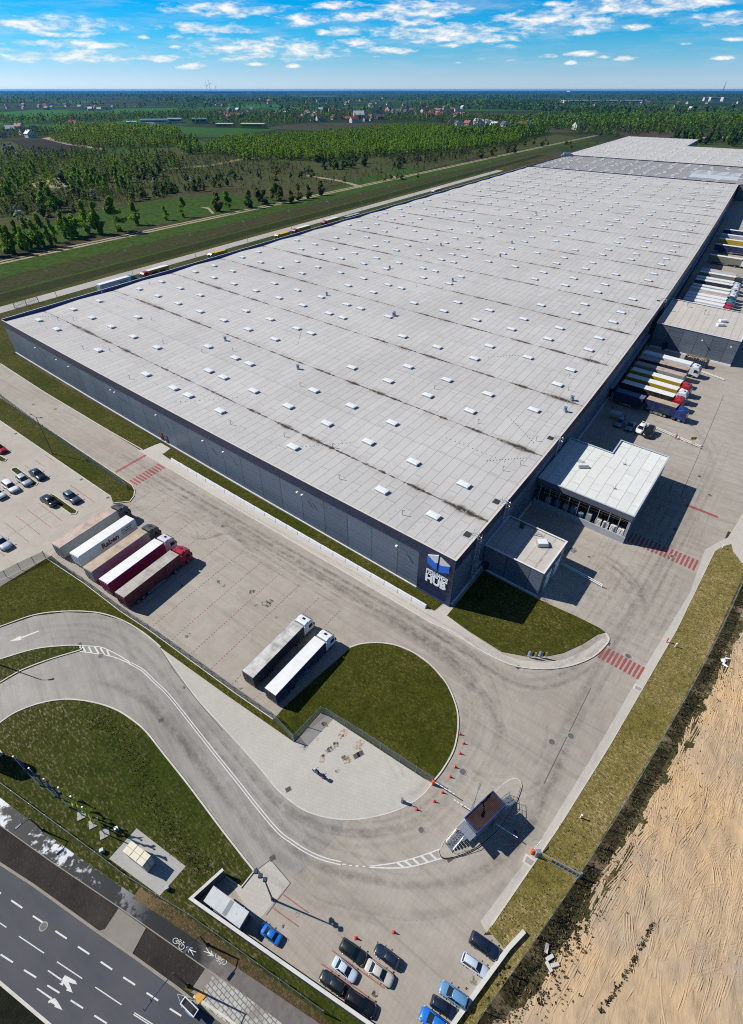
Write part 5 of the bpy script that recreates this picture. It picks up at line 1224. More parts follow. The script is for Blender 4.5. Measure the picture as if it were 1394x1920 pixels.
# ------------------------------------------------------------------ vehicles
def carpaint(name, c, rough=0.28):
    return worn(name, c, rough, 0.0, 0.06, 0.7, 0.5, 0.6, tuple(x*0.7 for x in c))
M_TYREW = mat('tyre', (0.014,0.014,0.015), 0.85); M_RIM = worn('alloy_rim', (0.45,0.46,0.48), 0.3, 0.8, 0.1, 4)
M_LAMP = mat('headlamp_glass', (0.75,0.78,0.80), 0.12, 0, 0.6); M_TAIL = mat('tail_lamp', (0.45,0.01,0.015), 0.2, 0, 0.6); M_CHROME = mat('mirror_black', (0.02,0.02,0.022), 0.3)
M_FRAME = worn('chassis_grey', (0.05,0.05,0.055), 0.6)
WH = {}
def wheel_meshes(r, w):
    k = (r, w)
    if k not in WH:
        ty = MB(); ty.wheel((0,0,0), r, w, 0, 18); ri = MB(); ri.wheel((0,0,0), r*0.62, w+0.03, 0, 12); ri.wheel((0,0,0), r*0.2, w+0.07, 0, 8)
        WH[k] = (mesh_of(ty, 'tyre', M_TYREW), mesh_of(ri, 'rim', M_RIM))
    return WH[k]
def add_wheel(parent, x, y, r, w, name='wheel'):
    a, b = wheel_meshes(r, w)
    o = link(name, a, parent); o.location = (x, y, r); q = link('rim', b, o)
    return o
def loft(mb, secs, mat=0, cap=True):
    """skin a list of rings with equal counts"""
    n = len(secs[0]); vs = [p for s in secs for p in s]; fs = []
    for k in range(len(secs)-1):
        for i in range(n): fs.append((k*n+i, k*n+(i+1) % n, (k+1)*n+(i+1) % n, (k+1)*n+i))
    if cap: fs += [tuple(reversed(range(n))), tuple(range((len(secs)-1)*n, len(secs)*n))]
    return mb.add(vs, fs, mat)
CARK = {  # length, width, height, (hood height, belt), cabin: rear base, rear roof, front roof, front base (fractions from the rear)
 'hatch':  (4.1, 1.76, 1.50, 0.90, 0.95, 0.03, 0.10, 0.52, 0.72),
 'saloon': (4.65, 1.80, 1.45, 0.88, 0.93, 0.16, 0.30, 0.56, 0.73),
 'estate': (4.7, 1.80, 1.50, 0.90, 0.95, 0.03, 0.09, 0.56, 0.73),
 'suv':    (4.65, 1.88, 1.70, 1.05, 1.08, 0.03, 0.08, 0.55, 0.71),
 'van':    (4.9, 1.92, 1.95, 1.10, 1.12, 0.02, 0.05, 0.66, 0.82)}
CACHE = {}
def car(name, label, kind, paint_m, group=None, rails=False):
    L, Wd, H, hood, belt, rb, rr, fr, fb = CARK[kind]
    root = thing(name, label, 'car', group=group)
    key = (kind,)
    if key not in CACHE:
        hw = Wd/2
        def ring(x, w_, zt, zb=0.28, crown=0.04):
            return [(x, -w_*0.92, zb), (x, -w_, zb+0.16), (x, -w_, zt-0.18), (x, -w_*0.93, zt-0.03), (x, -w_*0.5, zt+crown*0.7), (x, 0, zt+crown), (x, w_*0.5, zt+crown*0.7), (x, w_*0.93, zt-0.03), (x, w_, zt-0.18), (x, w_, zb+0.16), (x, w_*0.92, zb)]
        xr, xf = -L/2, L/2
        X = lambda f: xr + L*f
        tb = belt if kind != 'saloon' else belt - 0.01
        secs = [ring(X(0), hw*0.72, tb-0.22, 0.38, 0.0), ring(X(0.012), hw*0.84, tb-0.08, 0.32), ring(X(0.05), hw*0.95, tb-0.01), ring(X(0.16), hw, tb), ring(X(0.5), hw, belt), ring(X(fb-0.02), hw*0.995, belt-0.01),
                ring(X(0.80), hw*0.985, hood-0.02), ring(X(0.90), hw*0.93, hood-0.08), ring(X(0.96), hw*0.84, hood-0.17), ring(X(0.99), hw*0.70, hood-0.30, 0.32, 0.02), ring(X(1.0), hw*0.55, hood-0.40, 0.36, 0.0)]
        body = MB(); loft(body, secs)
        # roof skin
        zt = H; cw = hw*0.86; tw = hw*0.68
        roof = MB()
        def rring(x, w_, z): return [(x, -w_, z-0.07), (x, -w_*0.86, z-0.01), (x, 0, z+0.025), (x, w_*0.86, z-0.01), (x, w_, z-0.07), (x, 0, z-0.09)]
        loft(roof, [rring(X(rr)-0.05, tw*0.93, zt-0.05), rring(X(rr)+0.08, tw, zt-0.01), rring((X(rr)+X(fr))/2, tw*1.02, zt), rring(X(fr)-0.1, tw, zt-0.02), rring(X(fr)+0.02, tw*0.95, zt-0.07)])
        # glasshouse
        gl = MB()
        zb_ = belt - 0.02
        base = [(X(rb)+0.02, -cw*0.90), (X(rb)+0.25, -cw), (X(fb)-0.35, -cw), (X(fb), -cw*0.84), (X(fb)+0.06, 0), (X(fb), cw*0.84), (X(fb)-0.35, cw), (X(rb)+0.25, cw), (X(rb)+0.02, cw*0.90), (X(rb)-0.02, 0)]
        top = [(X(rr)-0.02, -tw*0.90), (X(rr)+0.15, -tw*0.97), (X(fr)-0.15, -tw*0.97), (X(fr), -tw*0.88), (X(fr)+0.05, 0), (X(fr), tw*0.88), (X(fr)-0.15, tw*0.97), (X(rr)+0.15, tw*0.97), (X(rr)-0.02, tw*0.90), (X(rr)-0.05, 0)]
        loft(gl, [[(x, y, zb_) for x, y in base], [(x, y, zt-0.06) for x, y in top]])
        # pillars
        pl = MB()
        for s in (-1, 1):
            pl.tube((X(fb)-0.06, s*cw*0.93, belt-0.03), (X(fr)-0.04, s*tw*0.95, zt-0.06), 0.045, 5); pl.tube((X(rb)+0.10, s*cw*0.95, belt-0.03), (X(rr)+0.05, s*tw*0.95, zt-0.05), 0.06, 5)
            xm = X(0.42); pl.tube((xm, s*cw*1.0, belt-0.03), (xm-0.05, s*tw*0.98, zt-0.06), 0.04, 5)
        hl = MB(); tl = MB(); mi = MB(); tr_ = MB(); rl = MB()
        for s in (-1, 1):
            hl.hull([(X(0.985), s*hw*0.52, hood-0.32), (X(0.93), s*hw*0.86, hood-0.18), (X(0.90), s*hw*0.93, hood-0.14), (X(0.955), s*hw*0.60, hood-0.13), (X(0.95), s*hw*0.88, hood-0.35)])
            tl.hull([(X(0.0)-0.005, s*hw*0.50, belt-0.22), (X(0.0)-0.005, s*hw*0.72, belt-0.36), (X(0.03), s*hw*0.93, belt-0.10), (X(0.05), s*hw*0.96, belt-0.20), (X(0.015), s*hw*0.60, belt-0.08)])
            mi.cbox((X(fb)-0.28, s*(hw+0.11), belt+0.04), (0.16,0.22,0.15), 0.03)
            rl.tube((X(rr)+0.1, s*tw*0.93, zt+0.02), (X(fr)-0.3, s*tw*0.93, zt+0.02), 0.03, 5)
        tr_.box((X(0.5), 0, 0.26), (L*0.80, Wd*0.94, 0.14)); tr_.hull([(X(0.995), y, z) for y in (-0.35,0.35) for z in (0.40,0.55)] + [(X(0.97), y, z) for y in (-0.4,0.4) for z in (0.36,0.6)])
        CACHE[key] = (mesh_of(body,'body',M_FRAME,True), mesh_of(roof,'roof',M_FRAME,True), mesh_of(gl,'window_glass',M_GLASS), mesh_of(pl,'pillar',M_FRAME), hl, tl, mi, mesh_of(tr_,'underbody',M_FRAME), mesh_of(rl,'roof_rail',M_CHROME))
    body, roof, gl, pl, hl, tl, mi, tr_, rl = CACHE[key]
    def pc(me, nm):
        k = (kind, nm, paint_m.name)
        if k not in CACHE: q = me.copy(); q.materials.clear(); q.materials.append(paint_m); CACHE[k] = q
        return CACHE[k]
    b = link('body', pc(body, 'body'), root); link('pillar', pc(pl, 'pillar'), b); link('roof', pc(roof, 'roof'), root); link('window_glass', gl, root); link('underbody', tr_, root)
    def pair(mb, nm, m):
        k = (kind, nm)
        if k not in CACHE:
            h = len(mb.v)//2; fl = [f for f in mb.f if max(f) < h]; fr_ = [[i-h for i in f] for f in mb.f if min(f) >= h]
            a_ = MB(); a_.add(mb.v[:h], fl); c_ = MB(); c_.add(mb.v[h:], fr_); CACHE[k] = (mesh_of(a_, nm, m), mesh_of(c_, nm, m))
        for me in CACHE[k]: link(nm, me, root)
    pair(hl, 'headlight', M_LAMP); pair(tl, 'tail_light', M_TAIL); pair(mi, 'wing_mirror', M_CHROME)
    if rails: link('roof_rail', rl, root)
    for x in (-L*0.30, L*0.31):
        for y in (-1, 1): add_wheel(root, x, y*(Wd/2-0.12), 0.33, 0.24)
    return root
def cpaint(n):
    P_ = {'black': (0.008,0.009,0.012), 'navy': (0.010,0.016,0.040), 'silver': (0.42,0.46,0.52), 'ice': (0.50,0.56,0.66), 'champagne': (0.50,0.48,0.44), 'blue': (0.012,0.14,0.52), 'steelblue': (0.10,0.24,0.42), 'white': (0.74,0.76,0.78), 'red': (0.36,0.010,0.022), 'grey': (0.06,0.085,0.13), 'teal': (0.010,0.016,0.018), 'slate': (0.13,0.20,0.28)}
    return carpaint('car_paint_' + n, P_[n])
CARS = [  # label, kind, paint, rear px, front px
 ('bright blue saloon parked against the white-topped wall beside the shed', 'saloon', 'blue', (527,1767), (489,1738)),
 ('black large car parked topmost left in the small car park', 'suv', 'teal', (640,1770), (686,1805)),
 ('dark navy car parked alone to the right of the black large car', 'estate', 'navy', (748,1812), (704,1777)),
 ('silver blue saloon parked below the black large car', 'saloon', 'ice', (626,1802), (669,1837)),
 ('champagne silver saloon parked nose down between dark cars', 'saloon', 'champagne', (687,1809), (737,1844)),
 ('black estate car parked left of the silver blue saloon', 'estate', 'teal', (649,1862), (602,1827)),
 ('black estate car parked lowest by the long white wall', 'estate', 'black', (650,1865), (704,1900)),
 ('dark blue car parked at the end of the pale walkway', 'suv', 'navy', (881,1757), (935,1795)),
 ('pale silver car with roof rails parked beside the white kerb wall', 'estate', 'ice', (866,1795), (915,1829)),
 ('metallic light blue estate car parked facing away from the kerb wall', 'estate', 'steelblue', (878,1887), (824,1848)),
 ('dark navy car between the light blue estate and the bright blue car', 'estate', 'navy', (808,1875), (857,1907)),
 ('bright blue car with black roof at the bottom edge', 'hatch', 'blue', (838,1936), (788,1897)),
 ('dark navy saloon parked right of the first grass island', 'saloon', 'navy', (60,884), (87,904)),
 ('silver hatchback parked left against the first grass island', 'hatch', 'silver', (36,896), (61,915)),
 ('white estate car parked second from the first grass island', 'estate', 'white', (10,907), (36,927)),
 ('white car cut by the photo edge next to the white estate car', 'hatch', 'white', (-15,921), (12,940)),
 ('black saloon with red tail lights beside the second grass island', 'saloon', 'black', (110,952), (80,933)),
 ('grey blue hatchback alone right of the second grass island', 'hatch', 'grey', (125,928), (151,947)),
 ('red car at the left photo edge', 'hatch', 'red', (-12,837), (17,855)),
 ('silver blue car alone at the lower left of the marked lot', 'estate', 'ice', (-10,1010), (22,1034)),
 ('blue grey hatchback parked in the warehouse shade', 'hatch', 'slate', (1166,789), (1155,804)),
 ('silver car parked second in the warehouse shade', 'saloon', 'slate', (1187,794), (1174,812)),
 ('white hatchback at the edge of the warehouse shade', 'hatch', 'white', (1207,801), (1193,817)),
 ('black large car standing half turned beside the white hatchback', 'suv', 'black', (1222,805), (1209,826)),
]
for lb, kind, pn, r_, f_ in CARS:
    c = car('parked_car', lb, kind, cpaint(pn), rails=('rails' in lb or kind == 'suv'))
    X0, Y0 = ptrue(*r_); X1, Y1 = ptrue(*f_)
    A, B = P(*r_), P(*f_); d = B - A; mid = (A+B)/2
    Lk = CARK[kind][0]
    k = max(0.5, min(1.25, d.length/Lk))
    c.location = (mid.x, mid.y, 0.06); c.rotation_euler = (0, 0, math.atan2(d.y, d.x)); c.scale = (k, k*1.02, k)
# trucks ---------------------------------------------------------------------
def tractor(root, x0, cm, visor=True, high=True):
    """two axle tractor whose rear end starts at x0, heading +x; length about 5.9 m"""
    zt = 3.75 if high else 3.3
    xb, xf = x0+3.55, x0+5.85
    ch = MB(); ch.box((x0+2.9,0,0.82), (5.6,0.85,0.28)); ch.box((x0+1.4,0,1.12), (1.4,0.9,0.16)); ch.cbox((x0+3.1,1.0,0.62), (1.0,0.5,0.55), 0.06); ch.cbox((x0+3.1,-1.0,0.62), (1.0,0.5,0.55), 0.06); ch.box((xf-0.25,0,0.48), (0.5,2.3,0.5))
    c_ = ch.build('chassis', M_FRAME, root)
    cb = MB()
    def rg(x, w, z0, z1, ch_): return [(x,-w+ch_,z0), (x,-w,z0+ch_), (x,-w,z1-ch_), (x,-w+ch_,z1), (x,w-ch_,z1), (x,w,z1-ch_), (x,w,z0+ch_), (x,w-ch_,z0)]
    loft(cb, [rg(xb,1.17,0.95,zt-0.45,0.10), rg(xb+0.05,1.22,0.9,zt-0.30,0.12), rg(xb+0.9,1.24,0.75,zt,0.14), rg(xf-0.75,1.24,0.55,zt-0.12,0.16), rg(xf-0.30,1.22,0.45,zt-0.62,0.16), rg(xf-0.05,1.18,0.42,1.65,0.14), rg(xf,1.10,0.5,1.4,0.14)])
    cab = cb.build('cab', cm, root)
    df = MB(); loft(df, [[(xb-0.25,-1.18,zt-0.75),(xb-0.25,-1.12,zt+0.08),(xb-0.25,1.12,zt+0.08),(xb-0.25,1.18,zt-0.75)], [(xb+0.1,-1.2,zt-0.6),(xb+0.3,-1.05,zt+0.12),(xb+0.3,1.05,zt+0.12),(xb+0.1,1.2,zt-0.6)], [(xf-0.85,-1.1,zt-0.25),(xf-0.85,-0.95,zt-0.08),(xf-0.85,0.95,zt-0.08),(xf-0.85,1.1,zt-0.25)]])
    df.build('wind_deflector', cm, root)
    for s in (-1, 1):
        MB().hull([(xb-0.75, s*1.2, 0.9), (xb-0.75, s*1.2, zt-0.5), (xb, s*1.22, 0.8), (xb, s*1.22, zt-0.35), (xb-0.75, s*1.15, 0.9), (xb-0.75, s*1.15, zt-0.5), (xb, s*1.17, 0.8), (xb, s*1.17, zt-0.35)]).build('side_fairing', cm, root)
        MB().hull([(xb+0.75, s*1.245, 1.75), (xf-0.42, s*1.235, 1.75), (xf-0.60, s*1.235, 2.65), (xb+0.75, s*1.245, 2.75), (xb+0.75, s*1.255, 1.75), (xf-0.42, s*1.25, 1.75), (xf-0.60, s*1.25, 2.65), (xb+0.75, s*1.255, 2.75)]).build('side_window', M_GLASS, root)
        MB().cbox((xf-0.30, s*1.50, 2.25), (0.16,0.28,0.75), 0.04).build('wing_mirror', M_CHROME, root)
        MB().cbox((xf-0.02, s*0.88, 0.78), (0.10,0.42,0.24), 0.03).build('headlight', M_LAMP, root)
    MB().hull([(xf-0.055, y, 1.72) for y in (-1.12,1.12)] + [(xf-0.34, y, zt-0.78) for y in (-1.06,1.06)] + [(xf+0.0, y*0.97, 1.74) for y in (-1.12,1.12)] + [(xf-0.27, y*0.97, zt-0.80) for y in (-1.06,1.06)]).build('windscreen', M_GLASS, root)
    MB().box((xf+0.0, 0, 1.15), (0.06,1.7,0.42)).build('grille', M_CHROME, root)
    if visor: MB().hull([(xf-0.38, y, zt-0.62) for y in (-1.1,1.1)] + [(xf-0.12, y, zt-0.72) for y in (-1.05,1.05)] + [(xf-0.38, y, zt-0.70) for y in (-1.1,1.1)] + [(xf-0.12, y, zt-0.78) for y in (-1.05,1.05)]).build('sun_visor', M_CHROME, root)
    MB().box((xb+0.95, 0, zt+0.01), (0.55,0.6,0.06)).build('roof_hatch', M_CHROME, root)
    for y in (-1, 1):
        add_wheel(root, xf-1.35, y*1.02, 0.50, 0.34); add_wheel(root, x0+0.95, y*0.93, 0.50, 0.6)
TRL = {}
def trailer(root, L, sm, rm, H=4.0, ribs=True, open_side=None, axles=3, w=2.55, z0=1.15):
    hw = w/2
    b = MB()
    b.hull([(x, y*hw, z) for x in (0.02, L) for y in (-1,1) for z in (z0, H-0.06)] + [(x, y*(hw-0.06), H-0.02) for x in (0.05, L-0.03) for y in (-1,1)]); body = b.build('box_body', sm, root)
    rf = MB(); rf.box((L/2,0,H-0.005), (L-0.06,w-0.14,0.03), 0)
    if ribs:
        n = int(L/0.62)
        for i in range(1, n): rf.box((L*i/n,0,H+0.015), (0.05,w-0.22,0.035), 0)
    rf.build('box_roof', rm, root)
    fr = MB(); fr.box((L/2,0.45,z0-0.16), (L-0.3,0.14,0.28)); fr.box((L/2,-0.45,z0-0.16), (L-0.3,0.14,0.28))
    for i in range(12): fr.box((0.6+(L-1.2)*i/11,0,z0-0.05), (0.1,w-0.1,0.1))
    fr.box((0.12,0,0.55), (0.12,w-0.1,0.14)); fr.build('chassis', M_FRAME, root)
    d = MB()
    for s in (-1, 1): d.box((0.0, s*hw*0.5, (z0+H)/2-0.03), (0.06, hw*0.94, H-z0-0.24))
    dd = d.build('rear_doors', sm, root)
    hb = MB()
    for y in (-0.95,-0.35,0.35,0.95): hb.tube((-0.06,y,z0+0.1), (-0.06,y,H-0.3), 0.025, 5)
    hb.build('locking_bar', M_STEEL, dd)
    for s in (-1, 1):
        MB().box((0.06, s*(hw-0.25), z0-0.22), (0.1,0.34,0.16)).build('tail_light', M_TAIL, root)
        g = MB()
        for z in (0.55, 0.85): g.box((L*0.50, s*(hw-0.04), z), (L*0.30,0.05,0.16))
        g.build('side_guard', M_STEEL, root)
    lg = MB(); lg.box((L-2.6,0.7,0.55), (0.16,0.16,0.9)); lg.box((L-2.6,-0.7,0.55), (0.16,0.16,0.9)); lg.build('landing_leg', M_FRAME, root)
    for k in range(axles):
        for y in (-1, 1): add_wheel(root, 2.2+1.31*k, y*1.02, 0.50, 0.42)
    return body
def curtain(n, c): return worn('curtain_' + n, c, 0.5, 0, 0.35, 0.8, 0.3)
def roofm(n, c, dirt=(0.20,0.16,0.13), a=0.8): return worn('truck_roof_' + n, c, 0.6, 0, a, 0.45, 0.3, 0, dirt)
SIDE = dict(grey=curtain('grey', (0.30,0.32,0.31)), white=curtain('white', (0.74,0.76,0.78)), pink=curtain('magenta', (0.30,0.020,0.10)), maroon=curtain('maroon', (0.11,0.012,0.025)), navy=curtain('navy', (0.012,0.02,0.06)), dblue=curtain('blue', (0.010,0.025,0.085)), yellow=curtain('yellow', (0.46,0.32,0.02)), olive=curtain('olive', (0.20,0.20,0.15)), black=curtain('black', (0.02,0.02,0.022)), charcoal=curtain('charcoal', (0.035,0.045,0.055)), lgrey=curtain('light_grey', (0.40,0.43,0.47)))
ROOF = dict(pinkish=roofm('rosy_beige', (0.52,0.40,0.34)), white=roofm('white', (0.72,0.73,0.72), (0.45,0.42,0.38), 0.35), tan=roofm('tan', (0.48,0.37,0.27)), dirty=roofm('dirty_white', (0.58,0.57,0.55), (0.20,0.18,0.16), 1.0), greyrib=roofm('grey_ribbed', (0.42,0.40,0.36)), blue=roofm('blue', (0.05,0.10,0.25)))
CAB = dict(grey=worn('cab_dark_grey', (0.07,0.075,0.08), 0.35), white=worn('cab_white', (0.72,0.74,0.77), 0.3, 0, 0.12), crimson=worn('cab_crimson', (0.38,0.012,0.045), 0.3), red=worn('cab_red', (0.46,0.012,0.025), 0.3), blue=worn('cab_blue', (0.008,0.040,0.23), 0.3), teal=worn('cab_teal', (0.02,0.24,0.28), 0.3), dark=worn('cab_black', (0.03,0.04,0.05), 0.3), yellow=worn('cab_yellow', (0.62,0.42,0.02), 0.3), lilac=worn('cab_white_lilac', (0.66,0.62,0.68), 0.3))
def lorry(label, side, roof, cab, Lt=13.6, gap=0.55, H=4.0, text=None, group=None, name=None, ribs=True):
    root = thing(name or ('articulated_lorry' if cab else 'box_trailer'), label, 'lorry' if cab else 'trailer', group=group)
    body = trailer(root, Lt, SIDE[side], ROOF[roof], H, ribs)
    if cab: tractor(root, Lt - 3.4 + gap - 0.05, CAB[cab])
    return root, body
def side_text(body, root, txt, x0, x1, z0, z1, m, s=-1, bold=0.02):
    """lettering on the right (s=-1) or left (s=1) flank, reading along"""
    hw = 2.55/2 + 0.02
    if s < 0: me = letters(txt, body, Vector((x0, -hw, z0)), Vector((x1-x0,0,0)), Vector((0,0,z1-z0)), m, bold, 0.3, world=False)
    else: me = letters(txt, body, Vector((x1, hw, z0)), Vector((x0-x1,0,0)), Vector((0,0,z1-z0)), m, bold, 0.3, world=False)
    return me
def spot_uv(root, u, v, ang, k=1.0):
    X, Y = uvt(u, v); return place_t(root, X, Y, ang, 0.06, k)
M_TXRED = worn('lettering_dark_red', (0.16,0.02,0.02), 0.6); M_TXNAVY = worn('lettering_navy', (0.02,0.06,0.16), 0.6); M_TXYEL = worn('lettering_yellow', (0.75,0.62,0.03), 0.6); M_TXBLK = worn('lettering_black', (0.02,0.02,0.02), 0.6); M_TXWHT = worn('lettering_white', (0.78,0.78,0.78), 0.6); M_TXRUST = worn('lettering_rust', (0.45,0.20,0.10), 0.6); M_TXGRN = worn('lettering_green', (0.05,0.30,0.08), 0.6)
# five parked in the bays on the left
t1, b = lorry('dark grey cab lorry with a rosy stained trailer roof, leftmost in its bay row', 'grey', 'pinkish', 'grey'); spot_uv(t1, 68.4, -37.0, A_V)
t2, b = lorry('white box trailer without a cab, large dark red lettering on its side', 'white', 'white', None); spot_uv(t2, 63.4, -36.3, A_V)
side_text(b, t2, 'Raben', 5.0, 9.0, 2.0, 3.35, M_TXRED, -1, 0.03); side_text(b, t2, 'your partner', 9.9, 12.6, 3.05, 3.45, M_TXNAVY, -1); side_text(b, t2, 'in logistics', 9.9, 12.2, 2.5, 2.9, M_TXNAVY, -1)
MB().box((11.2,-1.30,2.2), (2.6,0.02,0.06)).build('stripe', M_TXRED, b)
t3, b = lorry('dark grey cab lorry with a tan trailer roof, between the white and the magenta trailers', 'grey', 'tan', 'grey'); spot_uv(t3, 58.1, -37.0, A_V)
t4, b = lorry('magenta curtain lorry with clean white roof and white cab', 'pink', 'white', 'lilac'); spot_uv(t4, 53.2, -37.0, A_V)
t5, b = lorry('crimson cab lorry with maroon sides and ribbed grey roof, rightmost of its row', 'maroon', 'greyrib', 'crimson'); spot_uv(t5, 48.2, -37.2, A_V)
c1, b = lorry('white cab lorry with a dirty stained roof, left of the pair by the round lawn', 'charcoal', 'dirty', 'white'); spot_uv(c1, 17.8, -35.2, A_V)
c2, b = lorry('white cab lorry with a cleaner pale roof, right of the pair by the round lawn', 'navy', 'white', 'white'); spot_uv(c2, 12.6, -35.4, A_V)
MB().box((6.8,-1.30,1.75), (2.6,0.03,0.10)).build('side_stripe', worn('blue_stripe', (0.08,0.30,0.55), 0.5), b)
# lower dock row, rears against the wall, noses out
A_N = A_U + pi
def dock(v, label, side, roof, cab, u=-1.0, Lt=13.6, **kw):
    r_, b = lorry(label, side, roof, cab, Lt, **kw); spot_uv(r_, u, v, A_N); return r_, b
dock(118.2, 'white-roofed docked lorry with white cab, next to the annex and skip', 'white', 'white', 'white')
dock(113.6, 'docked trailer with navy side and tan roof, second from the annex', 'navy', 'tan', None)
dock(109.0, 'docked trailer with grey side and rosy roof, third from the annex', 'grey', 'pinkish', None)
r_, b = dock(104.2, 'docked lorry with yellow side and red cab, topmost of the yellow ones', 'yellow', 'white', 'red'); MB().box((10.5,1.3,2.6), (3.2,0.02,0.9)).build('panel', SIDE['black'], b)
r_, b = dock(99.5, 'docked lorry with yellow side and white cab, between two red cabs', 'yellow', 'white', 'white'); MB().box((10.5,1.3,2.6), (3.2,0.02,0.9)).build('panel', SIDE['black'], b)
r_, b = dock(94.8, 'docked lorry with black and yellow side with white lettering, yellow ring and red cab', 'black', 'white', 'red'); side_text(b, r_, 'art', 8.4, 10.4, 2.2, 3.3, M_TXWHT, 1, 0.03)
for q in ring((11.6,2.7), 0.75, 0.26, 14):
    pass
mb = MB(); pts = [(11.6+0.62*math.cos(a), 1.29, 2.65+0.62*math.sin(a)) for a in [2*pi*i/18 for i in range(19)]]; mb.path(pts, 0.13, 5); mb.build('yellow_ring', M_TXYEL, b); MB().box((13.2,1.29,2.55), (0.35,0.03,2.6)).build('stripe', M_TXYEL, b)
r_, b = lorry('blue cab lorry with tan roof and a short blue box, pulled off the dock', 'dblue', 'tan', 'blue', 7.6, H=3.9); spot_uv(r_, -9.0, 89.8, A_N)
r_, b = lorry('short navy box trailer left in the shade behind the blue lorry', 'navy', 'blue', None, 7.4, H=3.8); spot_uv(r_, -1.0, 89.2, A_N)
# upper dock row
up_row = [(172.4,'lorry with light grey lettered side and bright blue cab, docked right above the annex roof','lgrey','white','blue'), (176.8,'white-roofed docked lorry with red cab next to the bright blue cab','white','white','red'), (181.0,'white-roofed docked lorry with a dark red nose, third above the annex','white','white','crimson'), (185.0,'white-roofed docked trailer with sky blue cab, fourth above the annex','white','white','teal'),
          (189.0,'docked lorry with rust lettered tan roof, fifth above the annex','white','tan','dark'), (192.8,'white-roofed docked lorry, sixth above the annex','white','white','white'), (197.0,'white-roofed docked lorry, seventh above the annex','lgrey','white','lilac'), (204.6,'docked lorry with dark lettered side and large white cab','charcoal','white','white'), (209.2,'white-roofed docked lorry above the dark lettered one','white','white','lilac'),
          (217.2,'docked lorry with olive grey curtain side and black cab','olive','white','dark'), (222.4,'docked trailer with rosy roof parked beside the olive grey curtain','white','pinkish',None), (249.2,'docked lorry with pale olive side and white cab, alone in its gap','olive','white','white'), (272.8,'navy docked trailer with yellow lettering and a yellow disc','dblue','white',None), (286.6,'yellow-sided docked trailer behind the yellow lettered navy one','yellow','white',None), (298.2,'docked trailer with grey-blue side, second behind the yellow lettered navy one','lgrey','white',None), (311.4,'navy docked trailer farthest along the shaded wall','navy','white',None)]
for v, lb, sd, rf, cb in up_row:
    r_, b = dock(v, lb, sd, rf, cb, u=-2.2)
    if v == 272.8:
        side_text(b, r_, 'UNIC', 4.2, 7.9, 2.1, 3.2, M_TXYEL, 1, 0.01); mb = MB(); mb.tube((8.6,1.285,2.62),(8.6,1.32,2.62),0.62,18,0); mb.build('round_emblem', M_TXYEL, b); MB().tube((8.8,1.3,2.72),(8.8,1.335,2.72),0.3,14).build('emblem_dot', SIDE['dblue'], b)
    if v == 172.4: [MB().box((5.2+0.7*k_,1.3,2.3+0.05*k_), (0.5,0.02,0.42)).build('faded_mark', M_TXNAVY, b) for k_ in range(5)]; MB().box((11.5,1.3,3.2), (2.4,0.02,0.4)).build('stripe', M_TXNAVY, b)
    if v == 204.6: MB().box((9.2,1.3,2.7), (3.0,0.02,0.9)).build('panel', SIDE['lgrey'], b)
r_, b = lorry('red box lorry with white cab facing the docks near the photo edge', 'pink', 'white', 'white', 9.0); spot_uv(r_, -32.5, 226.5, A_U)
# along the far side of the hall
def west(v0, label, side, roof, cab, Lt, ang, u=195.6, text=None, H=4.0, k=1.0):
    r_, b = lorry(label, side, roof, cab, Lt, H=H); spot_uv(r_, u, v0, ang, k); return r_, b
r_, b = west(47.0, 'white lorry with teal cab and blue lettering behind the roof parapet', 'white', 'white', 'teal', 13.6, A_V); side_text(b, r_, 'SUUS', 8.6, 11.6, 2.3, 3.2, worn('lettering_blue', (0.03,0.16,0.36), 0.5), -1)
r_, b = west(79.5, 'yellow lorry with crimson cab behind the roof parapet near the teal cab', 'yellow', 'white', 'red', 10.0, A_V + pi); MB().box((3.2,1.3,2.5), (2.6,0.02,0.9)).build('panel', SIDE['black'], b); MB().box((7.4,1.3,2.5), (2.6,0.02,1.2)).build('panel', SIDE['black'], b)
yr = worn('truck_roof_yellow', (0.62,0.43,0.03), 0.5); ROOF['yellow'] = yr
r_, b = west(113, 'small yellow delivery lorry seen alone behind the roof parapet', 'yellow', 'yellow', 'yellow', 7.0, A_V + pi, H=3.6)
r_, b = west(158, 'small yellow delivery lorry just ahead of another yellow one with a red nose', 'yellow', 'yellow', 'yellow', 7.0, A_V + pi, H=3.6)
r_, b = west(175, 'yellow lorry with red cab following the small yellow lorry', 'yellow', 'white', 'red', 10.5, A_V + pi)
r_, b = west(201, 'pale yellow roofed lorry with red cab, farthest of the yellow group', 'yellow', 'white', 'red', 11.0, A_V + pi)
r_, b = west(206, 'low dark grey trailer standing along the far parapet', 'charcoal', 'greyrib', None, 13.6, A_V, u=193.0, H=3.6)
r_, b = west(331, 'distant white cab lorry with yellow side far along the parapet', 'yellow', 'white', 'white', 11.0, A_V + pi)
